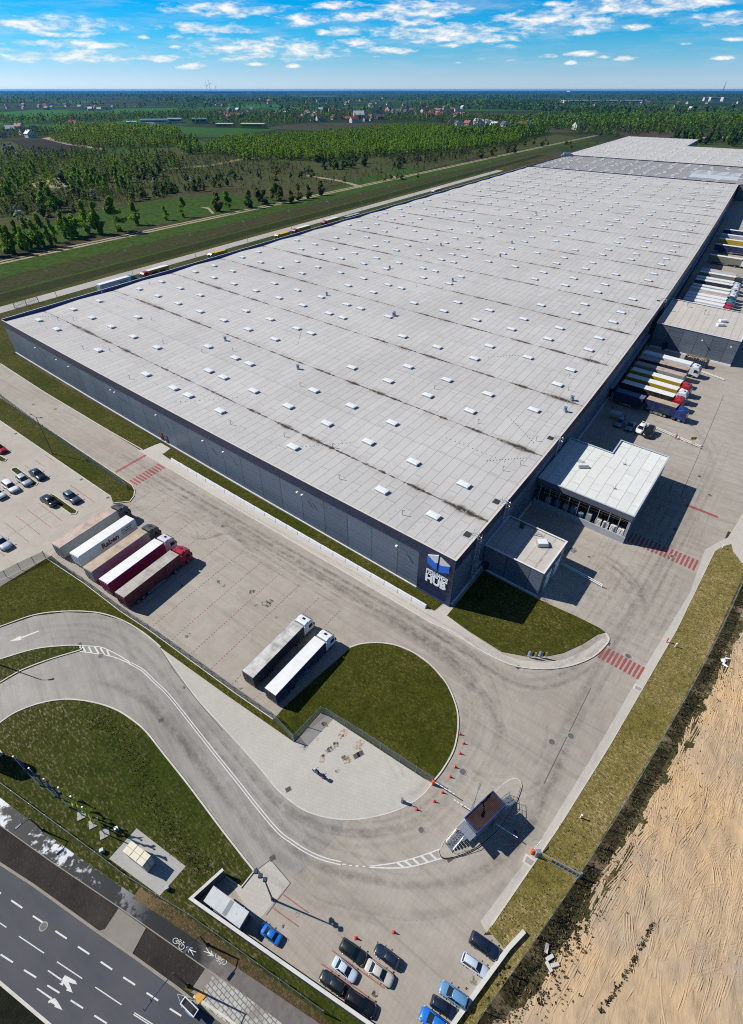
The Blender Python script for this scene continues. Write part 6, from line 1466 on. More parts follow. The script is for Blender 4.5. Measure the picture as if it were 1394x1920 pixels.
# skip full of wood at the third annex
t_ = thing('skip', 'open dark blue skip full of scrap wood beside the annex wall', 'skip'); spot_uv(t_, -12.0, 126.9, A_N)
M_SKIP = worn('skip_blue_steel', (0.02,0.05,0.10), 0.5)
mb = MB(); mb.box((3.2,0,0.35), (6.4,2.3,0.12)); mb.box((3.2,1.15,1.3), (6.4,0.1,2.0)); mb.box((3.2,-1.15,1.3), (6.4,0.1,2.0)); mb.box((0,0,1.3), (0.1,2.2,2.0)); mb.box((6.4,0,1.3), (0.1,2.2,2.0)); mb.build('skip_body', M_SKIP, t_)
for s in (-1, 1):
    mb = MB()
    for k in range(11): mb.box((0.3+0.58*k, s*1.24, 1.3), (0.12,0.1,1.9))
    mb.build('rib', M_SKIP, t_)
rn = random.Random(4); mb = MB()
for k in range(70):
    a = rn.uniform(0, pi); l = rn.uniform(0.7, 1.8); c = Vector((rn.uniform(0.8,5.6), rn.uniform(-0.7,0.7), rn.uniform(1.8,2.45))); d = Vector((math.cos(a)*l/2, math.sin(a)*min(l/2,0.6), rn.uniform(-0.25,0.25)))
    mb.tube(c-d, c+d, rn.uniform(0.05,0.12), 4, rn.randrange(3))
mb.build('scrap_wood', [worn('wood_pale', (0.45,0.30,0.16), 0.8), worn('wood_brown', (0.22,0.12,0.05), 0.8), worn('wood_orange', (0.50,0.27,0.08), 0.8)], t_, kind='stuff')
# ------------------------------------------------------------------ site furniture
M_POLE = worn('grey_pole', (0.30,0.33,0.36), 0.4, 0.4, 0.15, 1.0); M_ORNG = worn('signal_orange', (0.80,0.10,0.015), 0.5, 0, 0.1); M_CONE = worn('cone_red', (0.70,0.035,0.03), 0.5, 0, 0.1)
def fence_mesh(name, alpha, c=(0.16,0.18,0.18)):
    m = mat(name, c, 0.5, 0.3); _, t, b = MATS[name]; tb = t.new('ShaderNodeBsdfTransparent'); mx = t.new('ShaderNodeMixShader'); mx.inputs[0].default_value = alpha
    t.l.new(tb.outputs[0], mx.inputs[1]); t.l.new(b.outputs[0], mx.inputs[2]); t.l.new(mx.outputs[0], t.n['Material Output'].inputs[0]); return m
M_MESH = fence_mesh('welded_wire_mesh', 0.30, (0.20,0.23,0.24))
def fence(label, pts, h=2.0, step=2.6, z=0.1, world=True, alpha_m=None, group=None):
    t_ = thing('wire_fence', label, 'fence', pts[0], group=group); L0 = Vector(t_.location)
    pts = [Vector((p.x, p.y, z)) for p in pts]
    mb = MB(); n = 0
    for a, b in zip(pts[:-1], pts[1:]):
        k = max(1, int((b-a).length/step))
        mb.ribbon([a, b], 0.03, h, z=z); mb.ribbon([a,b], 0.07, 0.06, z=z+h)
        for i in range(k + (1 if b is pts[-1] else 0)):
            if n >= 98: break
            p = a.lerp(b, i/k); q = MB().box((p.x-L0.x, p.y-L0.y, z+h/2+0.05), (0.09,0.09,h+0.1)); q.build('post', M_POLE, t_); n += 1
    wb(mb, 'mesh_panel', alpha_m or M_MESH, t_)
    return t_
def guvl(a, b, n=6): return [G(a[0]+(b[0]-a[0])*i/n, a[1]+(b[1]-a[1])*i/n) for i in range(n+1)]
fence('wire mesh fence between the lorry bays and the curved access road', gpoly([(87,1047),(160,1095),(226,1146),(282,1183),(360,1239.5),(442,1299.5),(513,1349),(551,1390)]), 2.0, 2.6)
fence('wire mesh fence stepping round the paved corner of the round lawn', gpoly([(552,1391),(603,1338),(614,1342),(680,1382),(750,1429),(811,1469)]), 1.9, 2.6)
fence('wire mesh fence between the car park lawn and the front road', gpoly([(-60,700),(0,745),(60,790),(120,832),(190,882),(240,918)]), 1.9, 2.6)
fence('post and wire fence along the lower left edge of the car park', gpoly([(-30,1100),(14,1083),(40,1069),(66,1057),(87,1047)]), 1.9, 3.4)
fence('long wire mesh fence between the dry verge and the sand lot', guvl((-42.9,60),(-42.9,0),10) + guvl((-43.2,-14),(-44.3,-55),6) + gpoly([(880,1940)]), 1.8, 2.6)
fence('wire mesh fence along the cycle path below the flagpoles', gpoly([(-60,1425),(0,1470),(64.6,1517),(187,1607),(242,1649),(300,1685),(360,1722),(450,1786),(608,1900)]), 1.7, 2.6)
M_PALE = fence_mesh('fine_mesh', 0.22)
# double gate beyond the left corner of the hall
t_ = thing('yard_gate', 'grey double yard gate across the service road behind the left corner', 'gate', P(50,578)); L0 = t_.location
for a, b in (((29,578.5),(51,573)), ((51,573),(73,566.5))):
    A, B = P(*a), P(*b); mb = MB()
    for z in (0.2, 1.2, 2.2): mb.tube((A.x,A.y,z), (B.x,B.y,z), 0.06, 5)
    for k in range(7): q = A.lerp(B, k/6); mb.tube((q.x,q.y,0.2), (q.x,q.y,2.2), 0.04, 4)
    mb.tube((A.x,A.y,0.2), (B.x,B.y,2.2), 0.05, 4); wb(mb, 'gate_leaf', M_POLE, t_)
for a in ((29,578.5),(51,573),(73,566.5)): A = P(*a); wb(MB().box((A.x,A.y,1.2),(0.25,0.25,2.4)), 'post', M_POLE, t_)
# concrete barrier units along the front lawn
mb = MB(); mb.prism([(-1.62,-0.28),(1.62,-0.28),(1.62,0.28),(-1.62,0.28)], 0.0, 0.18); mb.hull([(x, y, z) for x in (-1.62,1.62) for y, z in ((-0.28,0.18),(0.28,0.18),(-0.12,0.85),(0.12,0.85))])
BAR = mesh_of(mb, 'concrete_barrier', M_PLINTH)
for k in range(23):
    u = 75.0 - 3.2*k; p = G(u, -3.25, 0.08); a, s_, _ = along_u(u, 0)
    o = link('concrete_barrier', BAR); o.location = p; o.rotation_euler = (0, 0, a); o.scale = (s_*0.985, 1.1, 1)
    lb = 'white concrete barrier block in the long row along the front lawn'
    if k == 0: lb = 'white concrete barrier block at the staff door end of its row'
    if k == 22: lb = 'white concrete barrier block at the logo end of its row'
    tag(o, lb, 'barrier', 'concrete barrier row along the front lawn')
# street lamps
def street_lamp(label, base, heads, h, group=None, rz=None, arm=1.6, name='street_lamp', zscale=True, r=0.09, m=None):
    X, Y = ptrue(*base); p = W(X, Y, 0.06); g = frame(X, Y, 0)[3]; hh = h*g
    t_ = thing(name, label, 'street lamp', p, group=group); m = m or M_POLE
    mb = MB(); mb.tube((0,0,0), (0,0,hh), r*1.3, 8, 0, r*0.8); mb.disc((0,0), r*2.2, 0, 0.35, 8); mb.build('pole', m, t_)
    for ang in heads:
        c, s = math.cos(ang), math.sin(ang); e = Vector((c*arm*g, s*arm*g, hh+0.25))
        MB().path([(0,0,hh-0.1), (c*arm*g*0.5, s*arm*g*0.5, hh+0.18), e], r*0.6, 6).build('arm', m, t_)
        mb = MB(); 
        for q in (-1,): mb.hull([(e.x + c*x - s*y, e.y + s*x + c*y, e.z + z) for x, y, z in ((-0.1,-0.12,0),(-0.1,0.12,0),(0.85,-0.18,0.02),(0.85,0.18,0.02),(0.0,-0.1,0.14),(0.0,0.1,0.14),(0.75,-0.14,0.12),(0.75,0.14,0.12))])
        hd = mb.build('lamp_head', m, t_); MB().box((e.x+c*0.4, e.y+s*0.4, e.z-0.01), (0.5,0.26,0.03), 0, ang).build('lens', M_LAMP, hd)
    return t_
M_POLED = worn('dark_pole', (0.035,0.05,0.075), 0.45, 0.3, 0.1)
for k in range(14):
    v = 34.4 + 34.4*k; q = tpx(*uvt(207.2, v))
    lb = 'tall grey street lamp, one of the evenly spaced line along the far service road'
    if k == 0: lb = 'tall grey street lamp nearest the double gate on the service road'
    if k == 1: lb = 'tall grey street lamp just behind the teal cab lorry'
    street_lamp(lb, q, [A_U], 10.5, 'street lamps along the service road', arm=1.3)
street_lamp('tall dark lamp post on the car park lawn with a long thin shadow', (100,852), [2.6, -0.4], 11.0, m=M_POLED)
o = street_lamp('three-headed dark lamp post standing on the pavement by the shed', (511.5,1687), [2.45], 9.5, arm=0.9, m=M_POLED)
for k, (x, y) in enumerate(((-1.3,0.9),(-0.6,0.35),(0.15,-0.1))): MB().cbox((x*0.8, y*0.8, o.children[0].dimensions.z if False else 7.9), (0.5,0.5,0.3), 0.08).build('lamp_head', M_POLED, o)
street_lamp('dark curved lamp post leaning over the public road with a blue lamp head', (352,1848), [pi+0.95], 9.0, arm=3.6, m=M_POLED)
street_lamp('lamp post beside the cycle path with a blue head above the symbols', (388,1771), [pi+0.9], 5.0, arm=1.6, m=M_POLED)
street_lamp('lamp post on the narrow grass island of the access road', (-4,1246), [0.2], 10.0, arm=1.0, m=M_POLED)
street_lamp('lamp post beside the wet part of the cycle path', (80,1557), [pi+0.9], 5.0, arm=1.2, m=M_POLED)
street_lamp('twin-headed lamp post behind the gatehouse roof', (884,1523), [1.1, 1.1+pi], 6.2, arm=1.2, m=M_POLE)
# traffic cones
mb = MB(); mb.box((0,0,0.03), (0.5,0.5,0.06), 0); mb.tube((0,0,0.06), (0,0,0.95), 0.20, 10, 0, 0.05); CB = mesh_of(mb, 'cone_body', M_CONE); CS = mesh_of(MB().tube((0,0,0.45), (0,0,0.62), 0.137, 10, 0, 0.103), 'reflective_band', M_WHITEP)
CONES = [(863,1377,'red cone nearest the kerb at the top of the curved cone row'),(869.5,1394,'red cone farthest right in the curved cone row'),(863,1413,'red cone beside the kerb, third down the curved cone row'),(853.5,1438.5,'red cone in the middle of the curved cone row'),(844.5,1457,'red cone above the gate end of the curved cone row'),(830,1486,'red cone beside the raised barrier arm tip'),(814.5,1503,'red cone below the barrier arm near the kerb end'),(781.5,1518,'red cone at the lower end of the curved cone row'),(667.5,1759,'red and white cone above the black large car'),(738.5,1748,'small red cone alone to the right of the other lot cone')]
for x, y, lb in CONES:
    t_ = thing('traffic_cone', lb, 'cone', P(x, y, 0.06), group='red traffic cones'); t_.scale = (0.72,0.72,0.72)
    link('cone_body', CB, t_); link('reflective_band', CS, t_)
# manholes and gullies
def cover(label, x, y, r=0.5, kind='manhole_cover'):
    t_ = thing(kind, label, 'manhole', P(x, y, 0.066)); t_.scale = (r/0.5, r/0.5, 1)
    MB().disc((0,0), 0.5, 0, 0.012, 18).build('ring', M_COVER, t_); MB().disc((0,0), 0.37, 0.012, 0.020, 16).build('lid', M_IRON, t_)
for x, y, lb in ((1035,1391,'round manhole cover in the middle of the yard, the left of two'),(1071,1380,'round manhole cover in the middle of the yard, the right of two'),(868,1447,'round manhole cover above the gatehouse'),(790,1556,'round manhole cover on the access road below the cones'),(1178,1230,'round manhole cover on the lower red crosswalk'),(1261,1043,'round manhole cover on the upper red crosswalk'),(418,986,'round manhole cover near the lorry bays'),(1331,928,'round manhole cover beside the red stop line'),(82,1737,'round white manhole cover on the public road'),(189,1230,'round manhole cover in the hatched wedge'),(967,1561,'round manhole cover beside the gatehouse shadow'),(104,767,'pale manhole cover on the front road'),(63,758,'pale manhole cover on the left part of the front road')):
    cover(lb, x, y, 0.62 if y < 1500 else 0.5)
for x, y, lb in ((149,1208,'square gully grate at the tip of the grass island'),(302.5,1350,'square gully grate by the curved grey patch'),(511.5,1608.5,'square gully grate above the pavement corner'),(541,1378 if False else 1480,'square gully grate beside the pale island'),(843,1610,'square gully grate at the gatehouse island'),(1312,893,'square gully grate in the dock yard'),(1266,992,'square gully grate beside the bay shadow'),(1141,1207,'square gully grate at the tip of the corner lawn'),(972,1251,'square gully grate on the corner kerb'),(203,933,'square gully grate at the car park lawn corner'),(30,813,'square gully grate along the car park lawn'),(153,899,'square gully grate halfway along the car park lawn'),(676,1413,'dark square floor hatch on the paved island'),(669,1417,'dark round floor hatch on the paved island')):
    t_ = thing('gully_grate', lb, 'drain', P(x, y, 0.066)); t_.rotation_euler.z = A_V if y < 1250 else 0.5
    sz = 1.0 if 'hatch' in lb else 0.8
    MB().box((0,0,0.006), (sz,sz*0.8,0.014)).build('frame', M_IRON, t_); mb = MB()
    for k in range(5): mb.box((-0.3*sz+0.15*sz*k,0,0.016), (0.06*sz,0.62*sz,0.01))
    mb.build('bars', M_BLACK, t_)
# inspection covers in pale concrete at the walkway
for x, y, lb in ((993,1615,'square white utility cover on the walkway below the orange barrier'),(1197,1291,'square white utility cover on the walkway below the red crosswalk')):
    t_ = thing('utility_cover', lb, 'utility cover', P(x, y, 0.068)); t_.rotation_euler.z = A_V
    MB().box((0,0,0.015), (1.2,1.5,0.03)).build('slab', M_KERB, t_); MB().box((0,0,0.036), (0.75,1.0,0.014)).build('lid', M_COVER, t_)
# guard rails, posts and signs in the dock yard
def rail(label, uv0, uv1, h=0.9):
    a, b = G(*uv0), G(*uv1); t_ = thing('guard_rail', label, 'guard rail', a)
    mb = MB()
    for z in (h*0.5, h): mb.tube((a.x,a.y,z), (b.x,b.y,z), 0.07, 6)
    wb(mb, 'rail', M_WHITEP, t_)
    for k in range(5): q = a.lerp(b, k/4); wb(MB().tube((q.x,q.y,0), (q.x,q.y,h+0.1), 0.07, 6), 'post', M_WHITEP, t_)
rail('white tubular guard rail running out from the small annex', (-12.9,21.9), (-21.5,21.2))
rail('white tubular guard rail beside the parked cars in the dock yard', (-10.5,82.0), (-25.3,79.3))
rail('white tubular guard rail at the foot of the third annex', (-10.0,124.5), (-24.0,121.0), 0.6)
t_ = thing('yellow_sign', 'yellow sign board on a post by the dock yard guard rail', 'sign', G(-23.2,79.5)); MB().tube((0,0,0),(0,0,2.2),0.05,6).build('post', M_POLE, t_); MB().cbox((0,0,2.3),(1.7,0.07,1.0),0.02).build('board', worn('sign_yellow', (0.72,0.50,0.02), 0.5), t_)
for s in (-0.4, 0.35): MB().box((s,-0.045,2.3),(0.3,0.02,0.5)).build('pictogram', M_BLACK, t_)
# people
def person(label, uv, shirt, trousers, helmet, ang=0.0, h=1.75, vest=True):
    t_ = thing('person', label, 'person', G(*uv, 0.05), ang); k = h/1.75
    J = {'pel': (0,0,0.95), 'ch': (0,0,1.28), 'nk': (0,0,1.48), 'hd': (0.01,0,1.60), 'top': (0.01,0,1.73)}
    vs = [(0,0,0.95),(0,0,1.15),(0,0,1.38),(0,0,1.49),(0.01,0,1.60),(0.01,0,1.70), (0,0.19,1.40),(0.02,0.25,1.14),(0.14,0.24,0.92),(0,-0.19,1.40),(0.02,-0.25,1.14),(0.14,-0.24,0.92), (0,0.10,0.90),(0.04,0.11,0.50),(0.0,0.11,0.07),(0.13,0.12,0.04),(0,-0.10,0.90),(-0.02,-0.11,0.50),(-0.08,-0.11,0.07),(0.05,-0.12,0.04), (0.20,0.235,0.85),(0.20,-0.235,0.85)]
    ed = [(0,1),(1,2),(2,3),(3,4),(4,5),(2,6),(6,7),(7,8),(2,9),(9,10),(10,11),(0,12),(12,13),(13,14),(14,15),(0,16),(16,17),(17,18),(18,19),(8,20),(11,21)]
    rd = [0.15,0.15,0.16,0.06,0.10,0.085,0.075,0.05,0.035,0.075,0.05,0.035,0.10,0.065,0.045,0.035,0.10,0.065,0.045,0.035,0.03,0.03]
    me = bpy.data.meshes.new('body'); me.from_pydata([(x*k,y*k,z*k) for x,y,z in vs], ed, []); o = link('body', me, t_)
    md = o.modifiers.new('skin', 'SKIN'); md.use_smooth_shade = True
    for i, r in enumerate(rd): me.skin_vertices[0].data[i].radius = (r*k, r*k)
    me.skin_vertices[0].data[0].use_root = True
    o.modifiers.new('sub', 'SUBSURF').levels = 1; o.modifiers['sub'].render_levels = 1
    bpy.context.view_layer.update(); dg = bpy.context.evaluated_depsgraph_get(); m2 = bpy.data.meshes.new_from_object(o.evaluated_get(dg)); o.modifiers.clear(); o.data = m2
    skin = worn('skin', (0.45,0.27,0.19), 0.6); tr = worn('trousers_dark', trousers, 0.8); sh = worn('work_shirt_%d' % int(shirt[0]*100+shirt[1]*10), shirt, 0.7)
    m2.materials.clear()
    for m_ in (sh, tr, skin): m2.materials.append(m_)
    for f in m2.polygons:
        z = f.center.z/k; f.material_index = 1 if (z < 0.97 and abs(f.center.y) < 0.19*k) else (2 if z > 1.50 or z < 0.92 else 0)
        if z < 0.92 and abs(f.center.y) >= 0.19*k: f.material_index = 2
    MB().hull([(0.01 + 0.115*math.cos(a)*c, 0.115*math.sin(a)*c, 1.66*k + zz) for a in [2*pi*i/10 for i in range(10)] for c, zz in ((1,0),(0.8,0.08),(0.3,0.115))]).build('helmet', helmet, t_)
    return t_
HR = worn('helmet_red', (0.55,0.03,0.02), 0.4); HG = worn('helmet_green', (0.03,0.35,0.08), 0.4)
person('person in an orange vest and dark trousers standing at the guard rail', (-19.4,79.9), (0.75,0.10,0.03), (0.02,0.02,0.03), HR, 1.0)
person('person in a red vest standing in the shade near the wall and the covered cart', (-2.1,84.2), (0.60,0.05,0.03), (0.02,0.02,0.03), HR, 2.0)
person('person in a green vest standing in the shade beside the covered cart', (-3.3,82.6), (0.05,0.45,0.10), (0.02,0.02,0.03), HG, 0.5)
person('person in dark clothes standing in the shade above the blue grey hatchback', (-6.2,81.0), (0.03,0.03,0.04), (0.02,0.02,0.03), worn('helmet_dark', (0.03,0.03,0.03), 0.4), 0.2)
t_ = thing('covered_cart', 'covered smoking shelter with a curved clear roof in the warehouse shade', 'shelter', G(-4.0,80.2,0.05), A_U)
mb = MB(); pts = [(1.1*math.cos(a), 1.9+0.5*math.sin(a)) for a in [pi*i/8 for i in range(9)]]
for (y0,z0),(y1,z1) in zip(pts[:-1], pts[1:]): mb.add([(-1.6,y0,z0),(1.6,y0,z0),(1.6,y1,z1),(-1.6,y1,z1),(-1.6,y0,z0-0.04),(1.6,y0,z0-0.04),(1.6,y1,z1-0.04),(-1.6,y1,z1-0.04)], [(0,1,2,3),(7,6,5,4),(0,4,5,1),(2,6,7,3)])
mb.build('canopy', worn('clear_canopy', (0.30,0.38,0.45), 0.2), t_)
for x in (-1.5, 0, 1.5):
    for y in (-1.05, 1.05): MB().tube((x,y,0),(x,y,1.95),0.04,5).build('post', M_STEEL, t_)
MB().box((0,0.8,0.5),(2.8,0.35,0.06)).build('bench', worn('bench_red', (0.35,0.04,0.03), 0.6), t_)
# small bits on the walkways
for lb, uv, m_ in (('red hydrant post at the edge of the long walkway', (-36.0,16.3), M_CONE), ('white marker post in the dry verge beside the red hydrant', (-37.6,16.2), M_WHITEP), ('white marker post in the verge above the orange barrier', (-38.9,-21.8), M_WHITEP), ('white marker post on the corner lawn beyond the upper crosswalk', (-37.4,45.9), M_WHITEP)):
    t_ = thing('marker_post', lb, 'post', G(*uv, 0.1)); MB().tube((0,0,0),(0,0,0.95),0.09,8).build('post', m_, t_); MB().disc((0,0),0.14,0.95,1.05,8).build('cap', m_, t_)
# notice boards on the corner lawn
for k, (x, lb) in enumerate(((997,'blue and yellow striped notice stand on the corner lawn, the left one'), (1017,'blue and yellow striped notice stand on the corner lawn, the right one'))):
    t_ = thing('notice_stand', lb, 'sign', P(x, 1232, 0.15), -0.15, group='notice stands on the corner lawn')
    MB().box((-0.5,0,0.75),(0.08,0.08,1.5)).build('post', M_STEEL, t_); MB().box((0.5,0,0.75),(0.08,0.08,1.5)).build('post', M_STEEL, t_)
    for i, c in enumerate((M_WHITEP, worn('sign_blue', (0.02,0.16,0.50), 0.5), M_BLACK, worn('sign_yellow', (0.72,0.50,0.02), 0.5))): MB().box((-0.6+0.36*i,-0.1,1.0),(0.30,0.06,1.1)).build('stripe', c, t_)
    MB().box((0,-0.05,0.3),(1.5,0.1,0.12)).build('foot', M_WHITEP, t_)
# gatehouse on its island --------------------------------------------------
isl = smooth_path([(824,1596),(829,1588),(838,1572),(869,1540),(920,1495),(947,1469),(962,1461),(972,1463),(977,1470),(976,1482),(962,1516),(935,1556),(896,1589),(862,1605),(840,1610),(828,1608)], 4, True)
sheet('traffic_island', isl, 0.19, M_YARD, skirt=0.15); kerb([*isl, isl[0]], w=0.12, h=0.16)
gr, gf = P(883.5,1547), P(937,1496)             # roof ends, centreline
zr_ = 3.9
ra, rb_ = P(870,1534.6,zr_), P(897,1561,zr_); rc, rd_ = P(950.7,1509.4,zr_), P(923,1483,zr_)
ctr = (ra+rb_+rc+rd_)/4; ax = ((rc+rd_)-(ra+rb_)); La = ax.length/2; ang = math.atan2(ax.y, ax.x); Wd_ = (rb_-ra).length
gh = thing('gatehouse', 'small raised gatehouse with a dark red ribbed roof and stairs at both ends', 'gatehouse', (ctr.x, ctr.y, 0.19), ang)
gl_, gw_ = La, Wd_
MB().cbox((0,0,2.0), (gl_-0.5, gw_-0.5, 3.2), 0.04).build('cabin', worn('cabin_grey', (0.20,0.23,0.27), 0.5), gh)
MB().box((0,0,0.2), (gl_-0.9, gw_-0.9, 0.5)).build('plinth', M_KERB, gh)
for s in (-1, 1):
    for k in range(4): MB().box((-gl_*0.36+gl_*0.24*k, s*(gw_/2-0.235), 2.5), (gl_*0.19, 0.04, 1.2)).build('window', M_GLASS, gh)
mb = MB(); n = 26
for k in range(n):
    y = -gw_/2 + 0.12 + (gw_-0.24)*(k+0.5)/n; mb.box((0, y, zr_-0.19-0.02 + (0.03 if k % 2 else 0)), (gl_-0.25, (gw_-0.24)/n, 0.10))
mb.build('roof', worn('oxide_red_sheet', (0.030,0.013,0.013), 0.6, 0, 0.15, 1.0), gh)
mb = MB(); z = zr_-0.19
for s in (-1, 1): mb.box((0, s*(gw_/2-0.05), z), (gl_, 0.14, 0.28)); mb.box((s*(gl_/2-0.05), 0, z), (0.14, gw_-0.24, 0.28))
mb.build('gutter', worn('blue_trim', (0.015,0.035,0.16), 0.4), gh)
MB().box((0.2,0.1,zr_-0.10),(0.06,gw_*0.98,0.05)).build('cable', M_BLACK, gh)
M_GRATE = worn('steel_grating', (0.22,0.26,0.30), 0.4, 0.5)
for s in (-1, 1):          # landings, stairs and rails
    x0 = s*(gl_/2); ld_ = MB(); ld_.box((x0+s*0.6, -s*0.3, 1.15), (1.25, gw_*0.55, 0.08))
    st = ld_.build('landing', M_GRATE, gh)
    mb = MB()
    for k in range(6): mb.box((x0+s*(1.35+0.3*k), -s*0.55, 1.0-0.18*k), (0.30, 1.2, 0.05))
    mb.build('stair', M_GRATE, st)
    mb = MB()
    for y in (-s*0.55-0.62, -s*0.55+0.62):
        mb.tube((x0+s*0.1,y,2.2),(x0+s*1.2,y,2.2),0.035,5); mb.tube((x0+s*1.2,y,2.2),(x0+s*3.0,y,1.1),0.035,5); mb.tube((x0+s*0.1,y,1.7),(x0+s*1.2,y,1.7),0.025,5); mb.tube((x0+s*1.2,y,1.7),(x0+s*3.0,y,0.6),0.025,5)
        for xx, zz, hz in ((0.15,1.15,1.05),(1.2,1.15,1.05),(2.1,0.6,1.05),(3.0,0.0,1.1)): mb.tube((x0+s*xx,y,zz),(x0+s*xx,y,zz+hz),0.03,5)
    mb.build('handrail', M_STEEL, st)
x0 = -gl_/2; mb = MB()
for k in range(4): mb.box((x0-0.62, -gw_*0.36+gw_*0.24*k, 3.0), (1.2, gw_*0.225, 0.05))
mb.build('glass_canopy', worn('pale_canopy_glass', (0.20,0.23,0.29), 0.2), gh)
MB().disc((x0-0.9, gw_/2-0.3), 0.35, 0.2, 0.9, 10).build('bollard', M_BLACK, gh)
def barrier(label, base, tip, z=1.05, orange=False, h0=0.0):
    A, B = P(*base), P(*tip); t_ = thing('boom_barrier', label, 'barrier', (A.x, A.y, 0.06)); d = B - A
    MB().cbox((0,0,0.6), (0.36,0.36,1.15), 0.04).build('cabinet', M_ORNG if orange else M_POLE, t_)
    mb = MB(); mb.tube((0,0,z), (d.x, d.y, z+0.1), 0.06, 6); mb.build('boom', M_WHITEP, t_)
    mb = MB(); n = 5
    for k in range(n): a = d*((k+0.3)/n); b = d*((k+0.55)/n); mb.tube((a.x,a.y,z+0.1*(k+0.3)/n), (b.x,b.y,z+0.1*(k+0.55)/n), 0.066, 6)
    mb.build('boom_joint', M_STEEL, t_); return t_
barrier('white boom barrier reaching from the gatehouse towards the cones', (884,1527), (850,1506))
barrier('white boom barrier on the shaded side of the gatehouse', (926,1549), (968,1577))
barrier('orange boom barrier cabinet at the end of the round lawn fence', (812,1471), (851,1496), orange=True)
barrier('orange boom barrier cabinet at the edge of the long walkway', (997,1600), (1011,1583), orange=True)
barrier('low white rail stub on the kerb left of the cones', (754,1504), (770,1510), 0.7)
# cantilever gate across the verge
A, B = P(1003,1602), P(1087,1648); t_ = thing('sliding_gate', 'long grey sliding gate frame lying across the dry verge', 'gate', (A.x,A.y,0.1)); mb = MB()
for z in (0.25, 1.5): mb.tube((A.x,A.y,z),(B.x,B.y,z),0.08,6)
for k in range(12): q = A.lerp(B,k/11); mb.tube((q.x,q.y,0.25),(q.x,q.y,1.5),0.045,5)
wb(mb,'gate_frame',M_STEEL,t_); d = (B-A); mb = MB(); mb.ribbon([A,B],0.03,1.25,z=0.3); wb(mb,'gate_mesh',M_MESH,t_)
q = A + d*0.24; wb(MB().box((q.x,q.y,1.1),(1.3,0.16,0.7),0,math.atan2(d.y,d.x)),'warning_panel',worn('sign_yellow',(0.72,0.50,0.02),0.5),t_)
q = A + d*0.04; wb(MB().cbox((q.x,q.y,0.8),(0.7,0.5,1.5),0.04),'gate_motor',M_POLE,t_); q = A + d*0.97; wb(MB().box((q.x,q.y,1.0),(0.2,0.2,2.0)),'post',M_POLE,t_)
# white topped retaining walls
def rwall(label, pts, h, th, z0=0.0, m=None):
    t_ = thing('garden_wall', label, 'wall', pts[0]); mb = MB(); mb.ribbon(pts, th, h, z=z0); wb(mb, 'wall_body', m or worn('dark_render', (0.08,0.09,0.11), 0.7), t_)
    mb = MB(); mb.ribbon(pts, th+0.06, 0.07, z=z0+h+0.003); wb(mb, 'coping', worn('pale_coping', (0.56,0.55,0.52), 0.8, 0, 0.25, 0.8), t_); return t_
rwall('long white-topped dark wall bent round the shed and running to the bottom edge', [p for p in gpoly([(424,1640),(365,1694),(530,1810),(707,1934),(740,1957)])], 2.0, 0.30)
wl = [(982,1748),(952,1780),(905,1844),(857,1910),(830,1950)]
rwall('low white kerb wall behind the row of cars at the bottom right', gpoly(wl), 0.55, 0.42, m=M_PLINTH)
# pale flat roofed shed inside the wall
def box_building(name, label, cat, corners, z, roof_m, wall_m, group=None, over=0.12, rt=0.2):
    c = [P(x, y, z) for x, y in corners]; ce = sum(c, Vector())/4; ce.z = 0.06
    ax = (c[1]-c[0]) + (c[2]-c[3]); L_ = ax.length/2; w_ = ((c[3]-c[0]).length + (c[2]-c[1]).length)/2; a = math.atan2(ax.y, ax.x)
    t_ = thing(name, label, cat, ce, a, group=group); MB().cbox((0,0,(z-rt)/2), (L_-2*over, w_-2*over, z-rt), 0.03).build('wall', wall_m, t_); MB().cbox((0,0,z-rt/2), (L_, w_, rt), 0.03).build('roof', roof_m, t_)
    return t_, L_, w_
M_CONC = worn('pale_concrete_roof', (0.50,0.52,0.53), 0.8, 0, 0.2, 0.8)
sh_, L_, w_ = box_building('bin_store', 'pale concrete-roofed shed standing inside the white-topped wall', 'shed', [(403,1662),(469,1711),(448.5,1740),(380,1688)], 2.3, M_CONC, worn('dark_wall', (0.07,0.08,0.10), 0.7))
MB().box((0.3,0,2.31), (0.55,w_-0.2,0.02)).build('roof_band', worn('grey_band', (0.22,0.24,0.26), 0.7), sh_)
for x, y in ((-2.2,0.8),(-1.6,-0.9),(2.0,0.9),(2.4,-0.8),(1.5,0)): MB().disc((x,y),0.07,2.30,2.33,8).build('roof_bolt', M_STEEL, sh_)
for k in range(3): MB().box((-L_/2+1.2+k*1.9, w_/2-0.10, 1.0), (1.5,0.06,1.8)).build('door', M_STEEL, sh_)
# beige container on its own pad
sheet('container_pad', [(256.6,1553),(348.6,1624.4),(300,1679.5),(205,1610)], 0.17, concrete('pad_paving', (0.33,0.325,0.31), (0.37,0.365,0.345), (0.40,0.395,0.375), (0.4,0.2), 0.16, 0.6, None, 0.12), skirt=0.1)
ct, L_, w_ = box_building('equipment_container', 'cream metal equipment container on a paved pad', 'container', [(247,1576),(284,1605),(268,1626),(231,1597)], 2.5, worn('cream_sheet', (0.66,0.60,0.47), 0.5, 0, 0.2), worn('cream_wall', (0.42,0.42,0.36), 0.5), over=0.05, rt=0.15)
ct.location.z = 0.17
for x in (-L_*0.17, L_*0.17): MB().box((x,0,2.52), (0.06,w_-0.1,0.04)).build('roof_seam', worn('cream_seam', (0.42,0.37,0.27), 0.6), ct)
MB().box((0,0,2.52), (L_-0.1,0.06,0.04)).build('roof_seam', worn('cream_seam', (0.42,0.37,0.27), 0.6), ct)
for s in (-1, 1): MB().box((L_/2-0.03, s*w_*0.22, 1.2), (0.08, w_*0.38, 2.0)).build('door', worn('cream_wall', (0.42,0.42,0.36), 0.5), ct)
